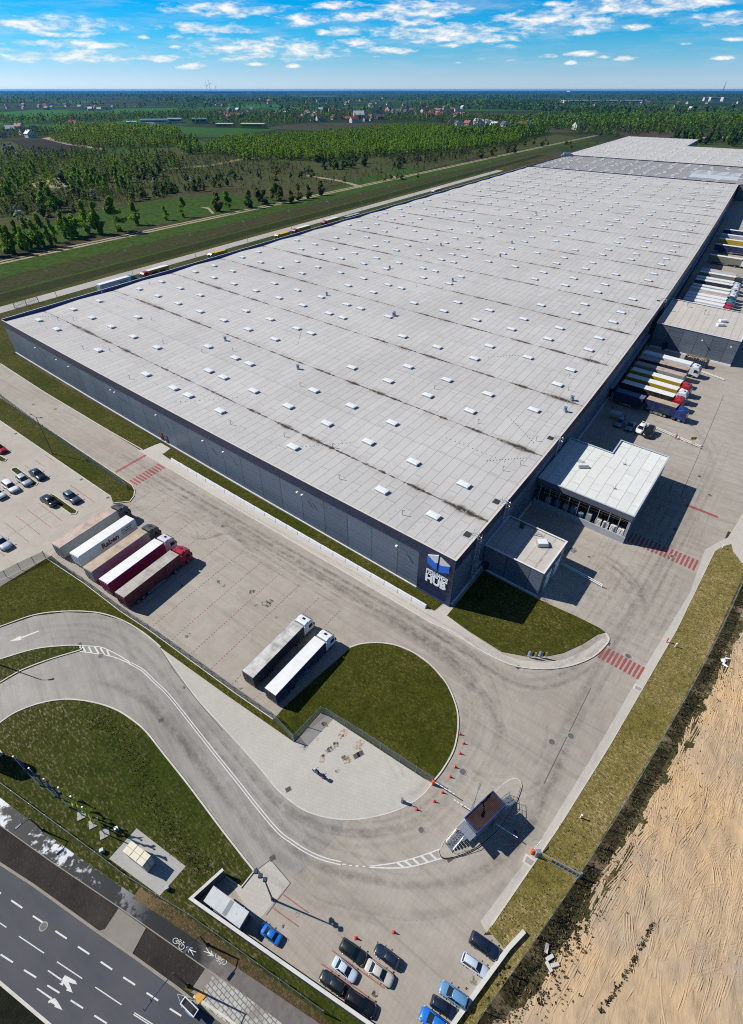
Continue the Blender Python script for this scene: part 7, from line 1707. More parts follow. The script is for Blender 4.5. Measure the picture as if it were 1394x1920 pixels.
for lb, x, y, m_ in (('white cabinet with a blue side near the flagpole bases', 220.5, 1556, M_WHITEP), ('small dark cabinet at the lower corner of the paved pad', 315, 1667, M_POLE), ('white flat slab with a cabinet beside the cycle path fence', 193, 1597, M_WHITEP)):
    t_ = thing('cabinet', lb, 'cabinet', P(x, y, 0.15), 0.5); t_.scale = (0.6,0.6,0.7); MB().cbox((0,0,0.5),(0.7,0.6,1.0),0.03).build('body', m_, t_); MB().box((0,0,1.02),(0.8,0.7,0.05)).build('lid', M_WHITEP if 'blue' in lb else M_POLE, t_); MB().box((0.0,-0.31,0.5),(0.5,0.03,0.8)).build('door', worn('sign_blue', (0.02,0.16,0.50), 0.5) if 'blue' in lb else M_POLE, t_)
# flagpoles
FLY = worn('flag_yellow', (0.72,0.62,0.02), 0.7); FLB = worn('flag_blue', (0.012,0.035,0.17), 0.7)
def flagpole(label, base, m_, h, slab_, seed, strip=True):
    b = P(*base); b.z = 0.15; t_ = thing('flagpole', label, 'flagpole', b, group='flagpoles by the cycle path')
    if slab_:
        mb = MB()
        for i in (-1,1):
            for j in (-1,1): mb.cbox((i*0.30,j*0.30,0.06),(0.58,0.58,0.12),0.02)
        mb.build('base_slab', worn('grey_slab', (0.34,0.33,0.31), 0.85), t_).rotation_euler.z = 0.5
    MB().tube((0,0,0),(0,0,h),0.075,8,0,0.045).build('pole', M_WHITEP if not slab_ else M_POLE, t_); MB().disc((0,0),0.11,h,h+0.16,8).build('finial', M_WHITEP, t_)
    fl = MB(); n = 14; rn = random.Random(seed); vs = []
    for k in range(n+1):
        z = h - 0.35 - (h*0.62)*k/n; wv_ = 0.42 + 0.16*math.sin(k*1.1 + seed); a = -0.35 + 0.5*math.sin(k*0.7 + seed)
        for r, th in ((0.05,0.0),(0.5*wv_,0.12*math.sin(k*0.9)),(wv_*1.2,0.2*math.sin(k*1.3+1))):
            vs.append((r*math.cos(a) - th*math.sin(a), r*math.sin(a) + th*math.cos(a), z))
    fl.add(vs, [(3*k+i, 3*k+i+1, 3*k+4+i, 3*k+3+i) for k in range(n) for i in range(2)])
    o = fl.build('flag', m_, t_, True); md = o.modifiers.new('thickness','SOLIDIFY'); md.thickness = 0.02
for k, (b, m_, s_, lb) in enumerate((((197.6,1564),FLY,True,'flagpole with a yellow flag, the one nearest the container pad'),((177,1545),FLY,True,'flagpole with a yellow flag, the middle one of the yellow three'),((155,1529),FLY,True,'flagpole with a yellow flag, the one next to the blue flags'),((129.5,1513.5),FLB,False,'flagpole with a blue flag, the one next to the yellow flags'),((103,1494),FLB,False,'flagpole with a blue flag, the middle one of the blue three'),((75,1473),FLB,False,'flagpole with a blue flag, the one nearest the photo edge'))):
    flagpole(lb, b, m_, 8.6, s_, k)
t_ = thing('totem_sign', 'tall dark navy totem sign at the left photo edge casting a rounded shadow', 'sign', P(-14,1424,0.15), 0.9); mb = MB(); n = 12
mb.prism([(-1.2,-0.15),(1.2,-0.15),(1.2,0.15),(-1.2,0.15)], 0, 5.6); mb.build('panel', M_NAVY, t_)
mb = MB(); mb.tube((0,-0.15,5.6),(0,0.15,5.6),1.2,20); mb.build('rounded_top', M_NAVY, t_); MB().box((0,0,0.1),(2.8,0.9,0.2)).build('base', M_KERB, t_)
# sign trailer and orange plate on the roadside
tr0, L_, w_ = box_building('sign_trailer', 'small road trailer carrying a flat dark solar panel', 'trailer', [(349,1868),(375,1895),(362,1907),(336,1881)], 1.5, worn('solar_frame', (0.55,0.60,0.62), 0.4, 0.4), worn('trailer_steel', (0.20,0.35,0.45), 0.4), over=0.45, rt=0.08)
MB().box((0,0,1.502),(L_-0.25,w_-0.25,0.02)).build('solar_panel', mat('solar_black', (0.012,0.012,0.014), 0.7, 0, 0.1), tr0); MB().box((-L_*0.0,0,1.52),(L_-0.9,w_*0.6,0.02)).build('solar_cells', mat('solar_grey', (0.035,0.034,0.040), 0.7, 0, 0.1), tr0)
MB().path([(-L_/2+0.2,-0.5,0.5),(-L_/2-1.1,0,0.5),(-L_/2+0.2,0.5,0.5)],0.035,6).build('tow_bar', M_STEEL, tr0)
for s in (-1,1): add_wheel(tr0, 0.1, s*(w_/2-0.05), 0.32, 0.2); MB().cbox((0.1,s*(w_/2-0.05),0.72),(0.9,0.3,0.1),0.03).build('mudguard', worn('trailer_blue',(0.15,0.40,0.55),0.4), tr0)
t_ = thing('orange_plate', 'square orange ground plate beside the slab paving', 'plate', P(376,1869,0.11), 0.75); MB().cbox((0,0,0.05),(0.95,0.85,0.10),0.02).build('plate', worn('plate_orange', (0.62,0.30,0.02), 0.6), t_); MB().box((0,0,0.11),(0.5,0.06,0.02)).build('handle', M_STEEL, t_)
# motorcycle standing on the paved island
a, b = P(590,1447,0.07), P(606,1459,0.07); d = b-a
t_ = thing('motorcycle', 'dark blue motorcycle standing alone on the pale paved island', 'motorcycle', (a+b)/2, math.atan2(d.y,d.x)+pi); k = d.length/1.7*1.15; t_.scale = (k,k,k)
for x in (-0.72, 0.74):
    mb = MB(); mb.wheel((x,0,0.32),0.32,0.13,0,16); mb.build('wheel', M_TYREW, t_)
MB().hull([(x,y,z) for x,y,z in ((-0.55,-0.13,0.70),(-0.55,0.13,0.70),(0.05,-0.15,0.70),(0.05,0.15,0.70),(-0.5,0,0.82),(0,0,0.80))]).build('seat', M_BLACK, t_)
MB().hull([(x,y,z) for x in (0.0,0.5) for y in (-0.17,0.17) for z in (0.62,0.92)] + [(0.25,0,1.0)]).build('tank', carpaint('bike_blue', (0.01,0.03,0.12)), t_)
MB().cbox((0.05,0,0.42),(0.6,0.3,0.4),0.05).build('engine', M_FRAME, t_)
MB().path([(0.72,0,0.32),(0.50,0,0.95),(0.42,0.36,1.02),(0.30,0.42,1.0)],0.04,6).path([(0.50,0,0.95),(0.42,-0.36,1.02),(0.30,-0.42,1.0)],0.04,6).build('handlebar', M_POLE, t_)
MB().cbox((-0.85,0,0.85),(0.42,0.44,0.38),0.05).build('top_box', carpaint('bike_navy', (0.01,0.015,0.05)), t_); MB().cbox((0.66,0,0.88),(0.2,0.26,0.28),0.05).build('headlight', M_LAMP, t_)
# rubbish on the scrub
t_ = thing('plastic_litter', 'white plastic sheeting lying in the scrub beyond the mesh fence', 'litter', P(1362,1243,0.35)); rn = random.Random(2)
mb = MB(); mb.hull([(rn.uniform(-0.8,0.2),rn.uniform(-0.3,0.9),rn.uniform(0,0.35)) for k in range(12)]); mb.hull([(rn.uniform(-0.1,1.1),rn.uniform(0.2,1.0),rn.uniform(0,0.3)) for k in range(9)]); mb.hull([(rn.uniform(-0.9,-0.1),rn.uniform(-1.2,0),rn.uniform(0,0.25)) for k in range(9)]); mb.build('sheet', M_WHITEP, t_)
t_ = thing('concrete_rubble', 'broken concrete slabs lying on the scrub at the edge of the sand', 'rubble', P(1031,1796,0.3)); 
for x,y,a in ((0,0,0.4),(0.7,0.5,1.1),(-0.6,0.6,2.0),(0.3,-0.7,0.2)): MB().cbox((x,y,0.12),(1.0,0.4,0.2),0.04).build('slab', M_KERB, t_).rotation_euler.z = a
# ------------------------------------------------------------------ trees, woods, villages, air
def leafmat(name, c, tr=0.25):
    m = mat(name, c, 0.7, 0, 0.2); _, t, b = MATS[name]
    oi = t.new('ShaderNodeObjectInfo'); n = t.noise(t.pos(), 0.09, 3, 0.6)
    f = t.math('ADD', t.math('MULTIPLY', oi.outputs['Random'], 0.5), t.math('MULTIPLY', n, 0.7))
    col = t.mix(t.mr(f, 0.2, 0.95), tuple(x*0.62 for x in c), tuple(min(1, x*1.35) for x in c))
    t.l.new(col, b.inputs['Base Color'])
    tl = t.new('ShaderNodeBsdfTranslucent'); t.l.new(col, tl.inputs['Color']); mx = t.new('ShaderNodeMixShader'); mx.inputs[0].default_value = 0.45
    t.l.new(b.outputs[0], mx.inputs[1]); t.l.new(tl.outputs[0], mx.inputs[2]); t.l.new(mx.outputs[0], t.n['Material Output'].inputs[0]); return m
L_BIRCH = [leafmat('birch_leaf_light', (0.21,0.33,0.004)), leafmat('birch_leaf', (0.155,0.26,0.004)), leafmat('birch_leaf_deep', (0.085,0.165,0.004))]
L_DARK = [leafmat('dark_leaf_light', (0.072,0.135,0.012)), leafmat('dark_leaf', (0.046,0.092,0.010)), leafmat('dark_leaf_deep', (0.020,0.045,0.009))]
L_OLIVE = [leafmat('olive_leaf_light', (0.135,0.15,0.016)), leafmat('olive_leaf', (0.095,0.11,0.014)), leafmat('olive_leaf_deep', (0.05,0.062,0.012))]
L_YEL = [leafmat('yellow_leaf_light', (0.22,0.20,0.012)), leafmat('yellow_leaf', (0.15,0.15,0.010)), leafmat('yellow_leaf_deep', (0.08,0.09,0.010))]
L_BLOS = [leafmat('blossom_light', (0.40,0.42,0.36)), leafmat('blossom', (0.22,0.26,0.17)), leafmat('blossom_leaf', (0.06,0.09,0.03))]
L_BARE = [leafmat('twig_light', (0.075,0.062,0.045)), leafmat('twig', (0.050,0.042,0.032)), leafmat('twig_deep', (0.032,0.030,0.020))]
M_BARK = worn('bark', (0.10,0.085,0.065), 0.9); M_BIRCHB = worn('birch_bark', (0.34,0.32,0.28), 0.8)
def crown_mesh(name, mats, n, rx, z0, z1, leaf, seed, lumps=9, peak=0.45, taper=0.6):
    rn = random.Random(seed); lm = []
    for k in range(lumps):
        f = rn.random(); z = z0 + (z1-z0)*f; env = math.sin(pi*min(1, max(0.02, (f*0.92+0.06))))**taper
        if f > peak: env = max(0.12, (1-(f-peak)/(1-peak))**0.75)
        a = rn.uniform(0, 2*pi); r = rx*env*0.55*rn.random()**0.5
        lm.append((r*math.cos(a), r*math.sin(a), z, rx*rn.uniform(0.34, 0.60)*max(0.45, env), (z1-z0)*rn.uniform(0.09, 0.17)))
    mb = MB()
    for k in range(n):
        cx, cy, cz, r, rz_ = lm[rn.randrange(lumps)]
        v = Vector((rn.gauss(0,1), rn.gauss(0,1), rn.gauss(0,1))).normalized()
        q = rn.random()**0.35; p = Vector((cx + v.x*r*q, cy + v.y*r*q, cz + v.z*rz_*q))
        nn = (v*0.8 + Vector((rn.gauss(0,1), rn.gauss(0,1), rn.gauss(0,1)+1.3))*0.5).normalized(); t1 = nn.orthogonal().normalized(); t2 = nn.cross(t1)
        a = rn.random()*6.28; e1 = (t1*math.cos(a) + t2*math.sin(a))*leaf*rn.uniform(0.6,1.3); e2 = (t2*math.cos(a) - t1*math.sin(a))*leaf*rn.uniform(0.5,1.1)
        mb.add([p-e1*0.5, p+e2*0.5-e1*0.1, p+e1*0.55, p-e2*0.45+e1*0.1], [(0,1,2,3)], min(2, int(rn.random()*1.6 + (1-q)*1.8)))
    return mesh_of(mb, name, mats)
def trunk_mesh(h, r, bm, seed, limbs=5):
    rn = random.Random(seed); mb = MB(); p = Vector((0,0,-0.1)); 
    for k in range(4):
        q = Vector((rn.uniform(-0.1,0.1)*k*h*0.05, rn.uniform(-0.1,0.1)*k*h*0.05, h*(k+1)/4)); mb.tube(p, q, r*(1-k*0.22), 7, 0, r*(1-(k+1)*0.22)); p = q
    for k in range(limbs):
        z = h*rn.uniform(0.4,0.9); a = rn.uniform(0,6.28); l = h*rn.uniform(0.16,0.3); mb.tube((0,0,z), (l*math.cos(a), l*math.sin(a), z+l*0.7), r*0.35, 5, 0, r*0.08)
    return mesh_of(mb, 'trunk', bm)
KINDS = {}
def kind(name, mats, n, rx, z0, z1, leaf, bark, th, lumps, vars_=3, **kw):
    KINDS[name] = [(trunk_mesh(th, 0.16 if z1 > 8 else 0.09, bark, i), crown_mesh('crown', mats, n, rx*(0.9+0.1*i), z0, z1*(0.94+0.06*i), leaf, 40+i*7+len(name), lumps, **kw)) for i in range(vars_)]
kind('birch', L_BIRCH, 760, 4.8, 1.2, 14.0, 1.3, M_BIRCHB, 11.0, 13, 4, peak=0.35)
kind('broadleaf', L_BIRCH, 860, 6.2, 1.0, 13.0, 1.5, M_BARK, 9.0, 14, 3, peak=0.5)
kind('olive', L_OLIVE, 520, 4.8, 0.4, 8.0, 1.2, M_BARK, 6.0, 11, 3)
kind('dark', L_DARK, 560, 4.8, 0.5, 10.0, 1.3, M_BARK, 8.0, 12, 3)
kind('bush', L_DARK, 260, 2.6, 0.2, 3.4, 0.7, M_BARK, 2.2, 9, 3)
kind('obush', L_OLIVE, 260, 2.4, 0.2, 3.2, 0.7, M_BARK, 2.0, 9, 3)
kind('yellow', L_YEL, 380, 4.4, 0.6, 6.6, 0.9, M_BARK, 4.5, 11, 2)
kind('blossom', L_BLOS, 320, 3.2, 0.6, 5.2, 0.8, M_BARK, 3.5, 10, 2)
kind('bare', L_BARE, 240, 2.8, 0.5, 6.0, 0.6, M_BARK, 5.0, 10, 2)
rnT = random.Random(77)
def tree(kd, x, y, h, label, group, nm=None):
    tk, cr = rnT.choice(KINDS[kd]); ref = {'birch':14,'broadleaf':13,'olive':8,'dark':10,'bush':3.4,'obush':3.2,'yellow':6.6,'blossom':5.2,'bare':6}[kd]
    k = h/ref; kx = k*rnT.uniform(0.85,1.2)
    t_ = thing(nm or ('bush' if 'bush' in kd or kd in ('yellow','blossom') else 'tree'), label, 'bush' if 'bush' in kd or kd in ('yellow','blossom') else 'tree', P(x, y, 0), rnT.uniform(0, 6.28), (kx, kx, k), group)
    link('trunk', tk, t_); link('crown', cr, t_); return t_
# the row by the dirt track
row = [(14,474,17),(43,468,17),(61,465,16),(86,461,16),(104,455,13),(125,447,15),(145,443,15),(167,438,18),(190,439,20),(220.6,434.5,20)]
for k, (x, y, h) in enumerate(row):
    tree('broadleaf' if k in (9,) else 'birch' if k % 3 else 'broadleaf', x, y, h, 'fresh green roadside tree in the row along the dirt track', 'roadside trees by the dirt track')
for x, y, h in ((28,476,16),(74,466,15),(-6,480,16),(52,471,14),(98,462,12),(135,448,12)): tree('birch', x, y, h, 'fresh green roadside tree in the row along the dirt track', 'roadside trees by the dirt track')
for x, y, h, kd, lb in ((256,421,13,'broadleaf','fresh green round tree alone right of the big roadside tree'),(312,413,9,'birch','small slender tree alone in the green meadow'),(346,407,13,'broadleaf','rounded green tree at the dark patch beside the dirt track'),(409,396,14,'olive','yellowish green tree, left one of a pair by the dirt track'),(428.6,393,13,'birch','yellowish green tree, right one of a pair by the dirt track'),(86,396,14,'birch','slim bright tree at the left edge of the meadow'),(102,397,16,'broadleaf','taller bright tree at the left edge of the meadow'),(714,294,0.1,'bush','')):
    if lb: tree(kd, x, y, h, lb, None)
for x, y in ((485,384),(497,381),(528,380),(545,379),(560,375),(578,372),(602,366),(470,389),(520,376)): tree('olive', x, y, rnT.uniform(9,13), 'thin olive tree in the loose clump beside the dirt track', 'olive trees beside the dirt track')
for x, y, lb in ((901,296,'bright yellow flowering bush, left one of the pair by the track'),(924,293,'bright yellow flowering bush, right one of the pair by the track')): tree('yellow', x, y, 14, lb, None)
tree('yellow', 604, 302, 15, 'yellow green bush standing before the birch grove', None); tree('yellow', 208, 272, 14, 'yellow bush at the edge of the left wood', None); tree('yellow', 682, 293, 11, 'low yellow green bush under the right end of the birch grove', None); tree('yellow', 865, 288, 12, 'pale yellow green bush near the yellow pair', None); tree('yellow', 245, 287, 10, 'yellow bush at the crossroads of the field track', None)
for x, y, h in ((122,345,12),(130,371,8),(178,375,8),(37,411,9),(290,346,6),(360,342,6),(470,300,7),(755,278,10),(716,262,9),(700,292,8),(832,276,9),(758,305,6),(95,307,9),(14,287,12),(28,290,11),(8,283,11),(24,284,12),(36,295,10),(124,240,10),(40,237,10),(212,277,7),(181,268,6)): tree('blossom', x, y, h, 'white blossoming bush scattered over the heath', 'white blossoming bushes')
# loose trees and thickets on the heath
def scatter(poly, n, kinds, h0, h1, label, group, seed=None):
    rn = random.Random(n*31 + int(poly[0][1])); xs_ = [p[0] for p in poly]; ys_ = [p[1] for p in poly]; c = 0; out = []
    while c < n:
        x, y = rn.uniform(min(xs_), max(xs_)), rn.uniform(min(ys_), max(ys_))
        if inpoly(x, y, poly): out.append((x, y)); c += 1
    for x, y in out: tree(rn.choice(kinds), x, y, rn.uniform(h0, h1), label, group)
scatter([(-10,330),(60,322),(120,335),(180,330),(225,345),(215,362),(150,372),(60,380),(-10,385)], 46, ['birch','birch','broadleaf','olive'], 8, 13, 'bright green tree in the left thicket below the ploughed field', 'trees of the left thicket')
scatter([(160,318),(240,305),(300,330),(290,350),(220,372),(170,350)], 26, ['birch','olive','birch','dark'], 8, 13, 'slender tree in the loose wood right of the left thicket', 'trees of the loose wood')
scatter([(20,372),(140,366),(150,395),(90,408),(10,412)], 16, ['obush','dark','olive','bush'], 4, 9, 'dark green bush at the lower edge of the left thicket', 'bushes below the left thicket')
scatter([(225,368),(330,352),(425,345),(430,352),(340,366),(240,380)], 34, ['olive','obush','dark','obush'], 5, 9, 'olive bush in the long hedge line across the heath', 'hedge bushes across the heath')
scatter([(320,330),(470,318),(575,318),(590,335),(430,345),(330,352)], 26, ['bush','obush','bare','dark'], 4, 8, 'dark thicket bush in the middle of the heath', 'thicket bushes in mid heath')
scatter([(590,302),(700,300),(720,312),(640,320),(590,318)], 16, ['dark','bush','dark'], 6, 11, 'dark bush below the right part of the birch grove', 'dark bushes below the birch grove')
scatter([(725,300),(860,290),(880,296),(790,318),(735,320)], 18, ['bush','bare','bush','dark'], 5, 9, 'dark bush in the brown scrub right of the grove', 'bushes in the brown scrub')
scatter([(600,335),(780,318),(790,335),(640,350)], 8, ['bush','bare','obush'], 4, 7, 'single bush on the grassy heath near the hall', 'single bushes on the grassy heath')
scatter([(915,282),(1030,262),(1045,268),(960,290)], 12, ['bush','olive','bush'], 5, 10, 'bush in the scrub patch beside the far end of the track', 'bushes by the far track')
scatter([(1255,262),(1394,262),(1394,277),(1310,272),(1262,268)], 34, ['dark','birch','dark'], 12, 20, 'dark tree of the wood behind the far hall on the right', 'trees behind the far hall')
scatter([(1050,272),(1120,262),(1130,268),(1060,280)], 8, ['obush','bush'], 3, 6, 'small bush at the far corner of the halls', 'bushes at the far hall corner')
# the closed woods as masses of leaf clumps
def wood(name, regions, mats, seed, leafk=1.0):
    rng = np.random.default_rng(seed); V = []; Fm = []
    rn = random.Random(seed)
    for poly, n, h0, h1, per, mix_ in regions:
        xs_ = [p[0] for p in poly]; ys_ = [p[1] for p in poly]
        wp = [(P(x, y).x, P(x, y).y) for x, y in poly]; wx = [p[0] for p in wp]; wy = [p[1] for p in wp]
        c = 0; tries = 0
        while c < n and tries < n*40:
            tries += 1
            x, y = rn.uniform(min(wx), max(wx)), rn.uniform(min(wy), max(wy))
            if not inpoly(x, y, wp): continue
            c += 1; h = rn.uniform(h0, h1); r = h*rn.uniform(0.20, 0.30)
            f = rng.random(per); env = np.where(f > 0.35, np.maximum(0.10, (1-(f-0.35)/0.65))**0.8, 0.55 + f*1.2)
            a = rng.random(per)*6.283; q = np.sqrt(rng.random(per)); s = h*0.085*leafk*(0.6 + 0.8*rng.random(per))*(34/per)**0.4
            px_ = x + r*env*q*np.cos(a); py_ = y + r*env*q*np.sin(a); pz_ = h*(0.10 + 0.90*f)
            nn = np.stack([np.cos(a)*q + rng.normal(0,0.5,per), np.sin(a)*q + rng.normal(0,0.5,per), 0.95 + rng.normal(0,0.45,per)], 1); nn /= np.linalg.norm(nn, axis=1)[:,None]
            t1 = np.cross(nn, np.array([0.3,0.2,1.0])); t1 /= np.linalg.norm(t1, axis=1)[:,None]; t2 = np.cross(nn, t1)
            ctr_ = np.stack([px_, py_, pz_], 1); e1 = t1*s[:,None]; e2 = t2*s[:,None]*0.8
            V.append(np.stack([ctr_-e1, ctr_+e2, ctr_+e1*1.1, ctr_-e2*0.9], 1).reshape(-1,3))
            base = mix_[rn.randrange(len(mix_))]
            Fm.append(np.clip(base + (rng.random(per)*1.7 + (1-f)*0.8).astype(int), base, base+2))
    V = np.concatenate(V); Fm = np.concatenate(Fm); nf = len(Fm)
    me = bpy.data.meshes.new(name); me.vertices.add(len(V)); me.vertices.foreach_set('co', V.astype(np.float32).ravel())
    me.loops.add(nf*4); me.loops.foreach_set('vertex_index', np.arange(nf*4, dtype=np.int32)); me.polygons.add(nf); me.polygons.foreach_set('loop_start', np.arange(0, nf*4, 4, dtype=np.int32))
    for m_ in mats: me.materials.append(m_)
    me.polygons.foreach_set('material_index', Fm.astype(np.int32)); me.update(calc_edges=True); me.validate()
    return link(name, me, None, kind='stuff')
BM = L_BIRCH + L_DARK + L_OLIVE + L_YEL + L_BARE
grove = [([(372,288),(420,268),(520,262),(640,254),(700,246),(780,240),(860,245),(985,262),(960,272),(850,284),(760,292),(690,296),(600,305),(520,300),(455,302),(430,292)], 6200, 9, 15, 30, [0,0,0,1]),
         ([(90,262),(180,252),(340,252),(345,268),(335,276),(240,279),(180,280),(120,270)], 1700, 9, 14, 30, [0,0,0,9,1]),
         ([(830,262),(900,250),(1000,248),(1030,250),(1015,258),(920,268)], 500, 14, 20, 36, [0,1,3]),
         ([(330,276),(372,270),(372,290),(345,290)], 90, 12, 18, 36, [0,3])]
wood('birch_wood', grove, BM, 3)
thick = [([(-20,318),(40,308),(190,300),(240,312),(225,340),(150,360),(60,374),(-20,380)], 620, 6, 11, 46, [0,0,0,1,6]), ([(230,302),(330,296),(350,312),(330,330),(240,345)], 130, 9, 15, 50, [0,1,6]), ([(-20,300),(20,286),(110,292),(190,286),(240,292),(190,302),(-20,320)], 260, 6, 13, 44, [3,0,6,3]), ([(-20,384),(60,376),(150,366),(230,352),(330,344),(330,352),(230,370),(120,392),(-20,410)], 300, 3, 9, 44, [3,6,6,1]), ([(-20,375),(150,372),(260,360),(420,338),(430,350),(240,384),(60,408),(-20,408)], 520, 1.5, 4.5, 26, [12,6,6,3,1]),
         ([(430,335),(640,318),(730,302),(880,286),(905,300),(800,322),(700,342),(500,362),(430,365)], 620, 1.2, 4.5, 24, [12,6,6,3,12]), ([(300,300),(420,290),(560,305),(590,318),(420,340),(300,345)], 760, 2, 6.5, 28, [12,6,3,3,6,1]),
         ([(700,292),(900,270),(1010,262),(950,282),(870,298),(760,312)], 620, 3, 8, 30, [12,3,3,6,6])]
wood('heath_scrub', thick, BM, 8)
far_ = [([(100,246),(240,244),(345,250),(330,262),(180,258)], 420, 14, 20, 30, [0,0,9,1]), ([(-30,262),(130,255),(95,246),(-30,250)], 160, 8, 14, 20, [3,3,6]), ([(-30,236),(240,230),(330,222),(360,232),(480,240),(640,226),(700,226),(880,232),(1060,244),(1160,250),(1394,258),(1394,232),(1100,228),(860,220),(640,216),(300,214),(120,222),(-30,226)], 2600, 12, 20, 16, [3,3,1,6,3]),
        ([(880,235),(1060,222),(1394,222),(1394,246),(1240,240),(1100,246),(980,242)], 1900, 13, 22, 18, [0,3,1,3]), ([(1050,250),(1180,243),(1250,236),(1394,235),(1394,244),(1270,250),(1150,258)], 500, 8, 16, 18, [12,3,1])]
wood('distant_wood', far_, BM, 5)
horizon = []
rn = random.Random(15)
for k in range(64):
    y = rn.choice((rn.uniform(174,182), rn.uniform(180,196), rn.uniform(190,214))); x = rn.uniform(-60,1450); w_ = rn.uniform(60,240); dy = (y-YH)*rn.uniform(0.06,0.14)
    if 195 < y < 212 and x < 350 and rn.random() < 0.6: continue
    horizon.append(([(x-w_,y-dy*0.4),(x,y-dy),(x+w_,y-dy*0.3),(x+w_*0.8,y+dy),(x-w_*0.7,y+dy*0.8)], 90 if y > 184 else 60, 14*(1 + (200-y)*0.02 if y < 200 else 1), 26*(1 + (200-y)*0.02 if y < 200 else 1), 9, [3,3,4,1,3]))
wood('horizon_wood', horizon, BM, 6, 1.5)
# villages -------------------------------------------------------------------
WALLM = [worn('house_white', (0.62,0.60,0.56), 0.8), worn('house_cream', (0.50,0.42,0.30), 0.8), worn('house_grey', (0.34,0.34,0.33), 0.8)]
ROOFM = [worn('roof_tile_red', (0.30,0.07,0.05), 0.7), worn('roof_slate', (0.06,0.065,0.08), 0.6), worn('roof_tile_brown', (0.15,0.07,0.05), 0.7), worn('roof_pale_metal', (0.55,0.56,0.57), 0.4)]
HP = {}
def house(x, y, ang, wi, ri, k, label, group, L_=11, w_=9, eh=4.2, rh=3.4):
    key = (wi, ri)
    if key not in HP:
        wm = MB().hull([(x_, y_, z) for x_ in (-L_/2,L_/2) for y_ in (-w_/2,w_/2) for z in (0,eh)] + [(x_, 0, eh+rh) for x_ in (-L_/2,L_/2)])
        rm = MB()
        for s in (-1,1): rm.hull([(x_, s*(w_/2+0.5), eh-0.35) for x_ in (-L_/2-0.4,L_/2+0.4)] + [(x_, 0, eh+rh+0.05) for x_ in (-L_/2-0.4,L_/2+0.4)] + [(x_, s*(w_/2+0.5), eh-0.1) for x_ in (-L_/2-0.4,L_/2+0.4)] + [(x_, 0, eh+rh+0.30) for x_ in (-L_/2-0.4,L_/2+0.4)])
        cm = MB().box((1.8,1.2,eh+rh*0.9),(0.8,0.8,1.9)); wn_m = MB()
        for s in (-1,1):
            for q in (-3.2,0,3.2): wn_m.box((q,s*(w_/2+0.01),2.2),(1.3,0.06,1.4))
            for q in (-1.8,1.8): wn_m.box((s*(L_/2+0.01),q,2.2),(0.06,1.2,1.4))
        HP[key] = (mesh_of(wm,'wall',WALLM[wi]), mesh_of(rm,'roof',ROOFM[ri]), mesh_of(cm,'chimney',WALLM[2]), mesh_of(wn_m,'window',M_GLASS))
    t_ = thing('house', label, 'house', P(x, y, 0), ang, (k,k,k), group)
    a, b, c, d = HP[key]; link('wall', a, t_); r_ = link('roof', b, t_)
    if y > 214: link('chimney', c, r_); link('window', d, t_)
    return t_
rn = random.Random(41)
def village(n, x0, x1, y0, y1, reds, label, group, kk=1.5):
    for i in range(n):
        x, y = rn.uniform(x0,x1), rn.uniform(y0,y1); ri = 0 if rn.random() < reds else rn.choice((1,2,3,1))
        house(x, y, rn.uniform(0,3.14), rn.choice((0,0,1,2)), ri, rn.uniform(0.8,1.25)*kk, label, group)
for k, (x, y, ri, wi, lb) in enumerate(((22,248,3,0,'white house with a pale roof, leftmost in the near hamlet'),(48,253,1,0,'house with a dark roof beside the ploughed field'),(66,249,1,0,'white gabled house at the right end of the near hamlet'),(4,257,2,1,'brown roofed house at the left photo edge'),(58,258,3,0,'low pale shed house in front of the near hamlet'),(38,243,0,0,'red roofed house behind the near hamlet'),(139,236,0,1,'pink red roofed house alone among the left woods'),(283,241,3,0,'white house alone before the factory sheds'))): house(x, y, 0.4+0.5*k, wi, ri, 1.7, lb, 'houses near the ploughed field')
village(16, -10, 135, 196, 208, 0.6, 'small house of the far left village beyond the green crop field', 'houses of the far left village', 1.7)
village(20, 150, 225, 203, 208, 0.4, 'small house in the row at the far edge of the green crop field', 'houses of the far field row', 1.6)
village(34, 400, 560, 205, 224, 0.35, 'small house of the middle village behind the yellow sheds', 'houses of the middle village', 1.6)
village(46, 560, 720, 208, 228, 0.45, 'small house of the village behind the birch grove', 'houses of the village behind the grove', 1.6)
village(42, 720, 870, 203, 222, 0.55, 'small house of the village right of the two gabled houses', 'houses of the right village', 1.6)
village(24, 840, 1010, 233, 240, 0.15, 'low house or shed in the strip along the far woods', 'houses along the far woods', 1.5)
village(26, 400, 900, 185, 200, 0.3, 'tiny house scattered in the hazy distance', 'houses in the hazy distance', 1.9)
village(16, 1000, 1394, 192, 206, 0.4, 'tiny house scattered in the distance on the right', 'houses in the right distance', 1.8)
house(673, 224, 0.2, 0, 3, 3.0, 'large white house with pale roof in the middle village', None); house(706, 223, 1.1, 1, 1, 3.0, 'large cream gabled house in the middle village', None); house(1084, 243, 0.3, 0, 1, 2.2, 'white house with a dark roof alone on the fallow ground', None); house(664, 230, 0.5, 0, 0, 2.0, 'red roofed house left of the large white house', None)
def shed(label, x, y, L_, w_, h, ang, wm, rm, name='factory_shed', cat='shed', windows=True):
    t_ = thing(name, label, cat, P(x, y, 0), ang); MB().box((0,0,h/2),(L_,w_,h)).build('wall', wm, t_); MB().hull([(a*(L_/2+0.5),b*(w_/2+0.5),z) for a in (-1,1) for b in (-1,1) for z in (h+0.02,h+0.5)] + [(a*(L_/2+0.5),0,h+1.6) for a in (-1,1)]).build('roof', rm, t_)
    if windows: MB().box((0,-w_/2-0.04,h*0.62),(L_*0.9,0.1,h*0.22)).build('window_band', M_GLASS, t_)
M_OCHRE = worn('ochre_wall', (0.55,0.33,0.04), 0.7)
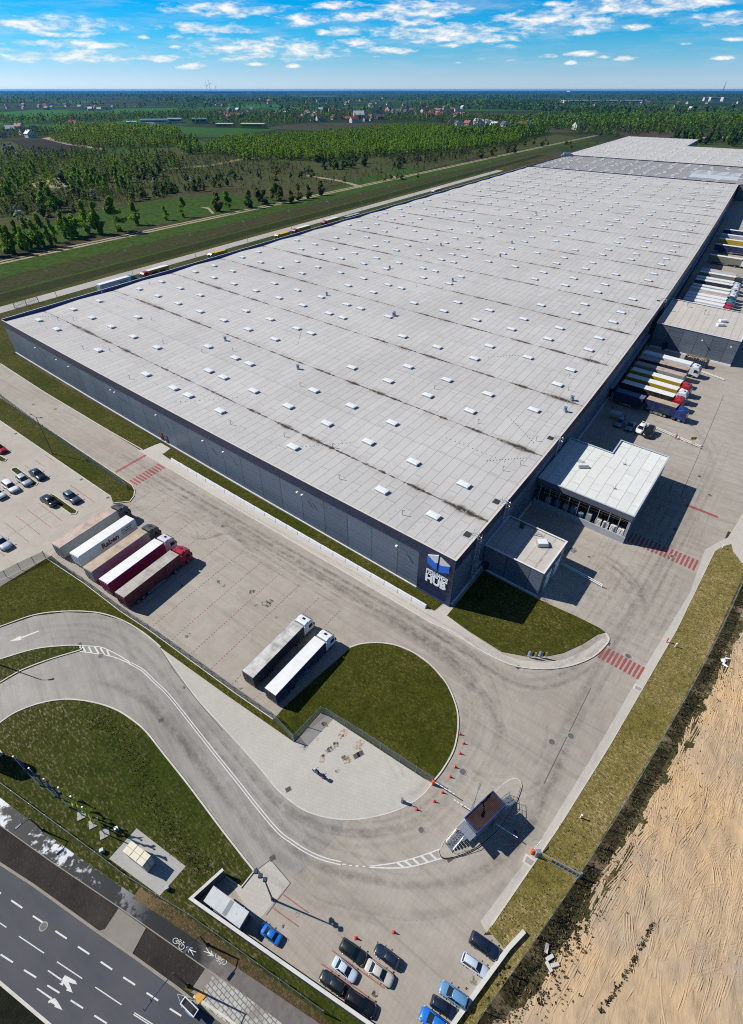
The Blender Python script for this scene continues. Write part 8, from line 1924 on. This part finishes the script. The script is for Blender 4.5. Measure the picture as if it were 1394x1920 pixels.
shed('ochre factory shed with a white roof, the larger right one', 477, 240, 62, 34, 9, -0.15, M_OCHRE, ROOFM[3]); shed('ochre factory shed with a pale roof, the smaller left one', 424, 238, 46, 26, 7, -0.15, M_OCHRE, ROOFM[3])
shed('long white factory hall in front of the left woods', 292, 231, 80, 40, 9, 0.1, WALLM[0], worn('roof_blue_grey', (0.22,0.27,0.33), 0.5)); shed('grey hipped factory block right of the white hall', 376, 231, 42, 30, 11, 0.1, WALLM[2], worn('roof_blue_grey', (0.22,0.27,0.33), 0.5)); shed('small white factory hall between the long hall and the grey block', 330, 230, 40, 26, 10, 0.1, WALLM[0], ROOFM[3]); shed('low white shed left of the long hall', 249, 233, 30, 20, 6, 0.0, WALLM[0], ROOFM[3])
shed('very long pale logistics hall far off on the right', 1130, 193, 620, 160, 16, 0.02, WALLM[0], ROOFM[3]); shed('long pale hall far off behind the middle village', 600, 184, 420, 160, 18, 0.0, WALLM[0], ROOFM[3]); shed('white block standing out far off near the skyline', 1083, 173.0, 700, 400, 40, 0.0, WALLM[0], ROOFM[3], 'distant_building', 'building', False); shed('pale hall far off at the upper left of the middle village', 420, 176, 1000, 300, 40, 0.0, WALLM[0], ROOFM[3]); shed('pale hall in the far distance right of the chimneys', 505, 177, 700, 300, 40, 0.0, WALLM[0], ROOFM[3])
for k, x in enumerate((1325, 1336, 1347, 1358)):
    shed('pale apartment block on the right skyline, number %s from the left of four' % ('one','two','three','four')[k], x, 189.5 + (k % 2)*0.6, 60, 30, 24 + 4*(k % 2), 0.1*k, WALLM[0], WALLM[2], 'apartment_block', 'building')
for k, (x, y) in enumerate(((389,172.5),(395,172.3),(406,172.6))):
    t_ = thing('wind_turbine', 'faint white wind turbine on the skyline, %s of three' % ('leftmost','middle','rightmost')[k], 'wind turbine', P(x, y, 0)); D_ = t_.location.length; hh = (9,11,7)[k]*D_/FP*1.35
    MB().tube((0,0,0),(0,0,hh*0.66),hh*0.022,8,0,hh*0.012).build('tower', M_WHITEP, t_)
    for q in range(3): a = 1.57 + 2.094*q + 0.3*k; MB().hull([(sx_*hh*0.006, -hh*0.02 + sy_*hh*0.004, hh*0.66) for sx_ in (-1,1) for sy_ in (-1,1)] + [(math.cos(a)*hh*0.15 + math.sin(a)*sg*hh*0.013, -hh*0.02, hh*0.66 + math.sin(a)*hh*0.15 - math.cos(a)*sg*hh*0.013) for sg in (-1,1)] + [(math.cos(a)*hh*0.33, -hh*0.02, hh*0.66 + math.sin(a)*hh*0.33)]).build('blade', M_WHITEP, t_)
t_ = thing('chimney', 'tall thin red and white chimney on the right skyline', 'chimney', P(1355.5, 172.6, 0)); D_ = t_.location.length; hh = 8*D_/FP*1.3; MB().tube((0,0,0),(0,0,hh),hh*0.045,10,0,hh*0.03).build('shaft', ROOFM[0], t_); MB().tube((0,0,hh*0.7),(0,0,hh*0.82),hh*0.038,10,0,hh*0.036).build('white_band', M_WHITEP, t_)
# rows of parked lorries far away behind the woods
rn = random.Random(8)
for k in range(16):
    p = P(896 + k*6.2, 236 + 0.18*k, 0); t_ = thing('distant_lorry', 'tiny dark lorry in the row parked along the far woods', 'lorry', p, 0.3, None, 'lorries along the far woods')
    MB().cbox((0,0,3.2),(9,4.5,5.0),0.2).build('box_body', SIDE['navy'] if k % 2 else SIDE['charcoal'], t_); MB().cbox((6.2,0,2.4),(2.6,4.2,4.2),0.3).build('cab', CAB['white'] if k % 3 else CAB['blue'], t_)
# the air over the plain
HAZE_D = 2.5e-5
hz = MB(); hz.box((0, 22000, 44.0), (150000, 60000, 90.0)); o = hz.build('haze', mat('haze_air', (1,1,1)), kind='stuff')
o.location = (0,0,0)
m, t, b = MATS['haze_air']; t.n.remove(b); pv = t.new('ShaderNodeVolumePrincipled'); pv.inputs['Color'].default_value = (0.03,0.38,0.95,1); pv.inputs['Density'].default_value = HAZE_D; pv.inputs['Anisotropy'].default_value = 0.2
t.l.new(pv.outputs[0], t.n['Material Output'].inputs['Volume'])
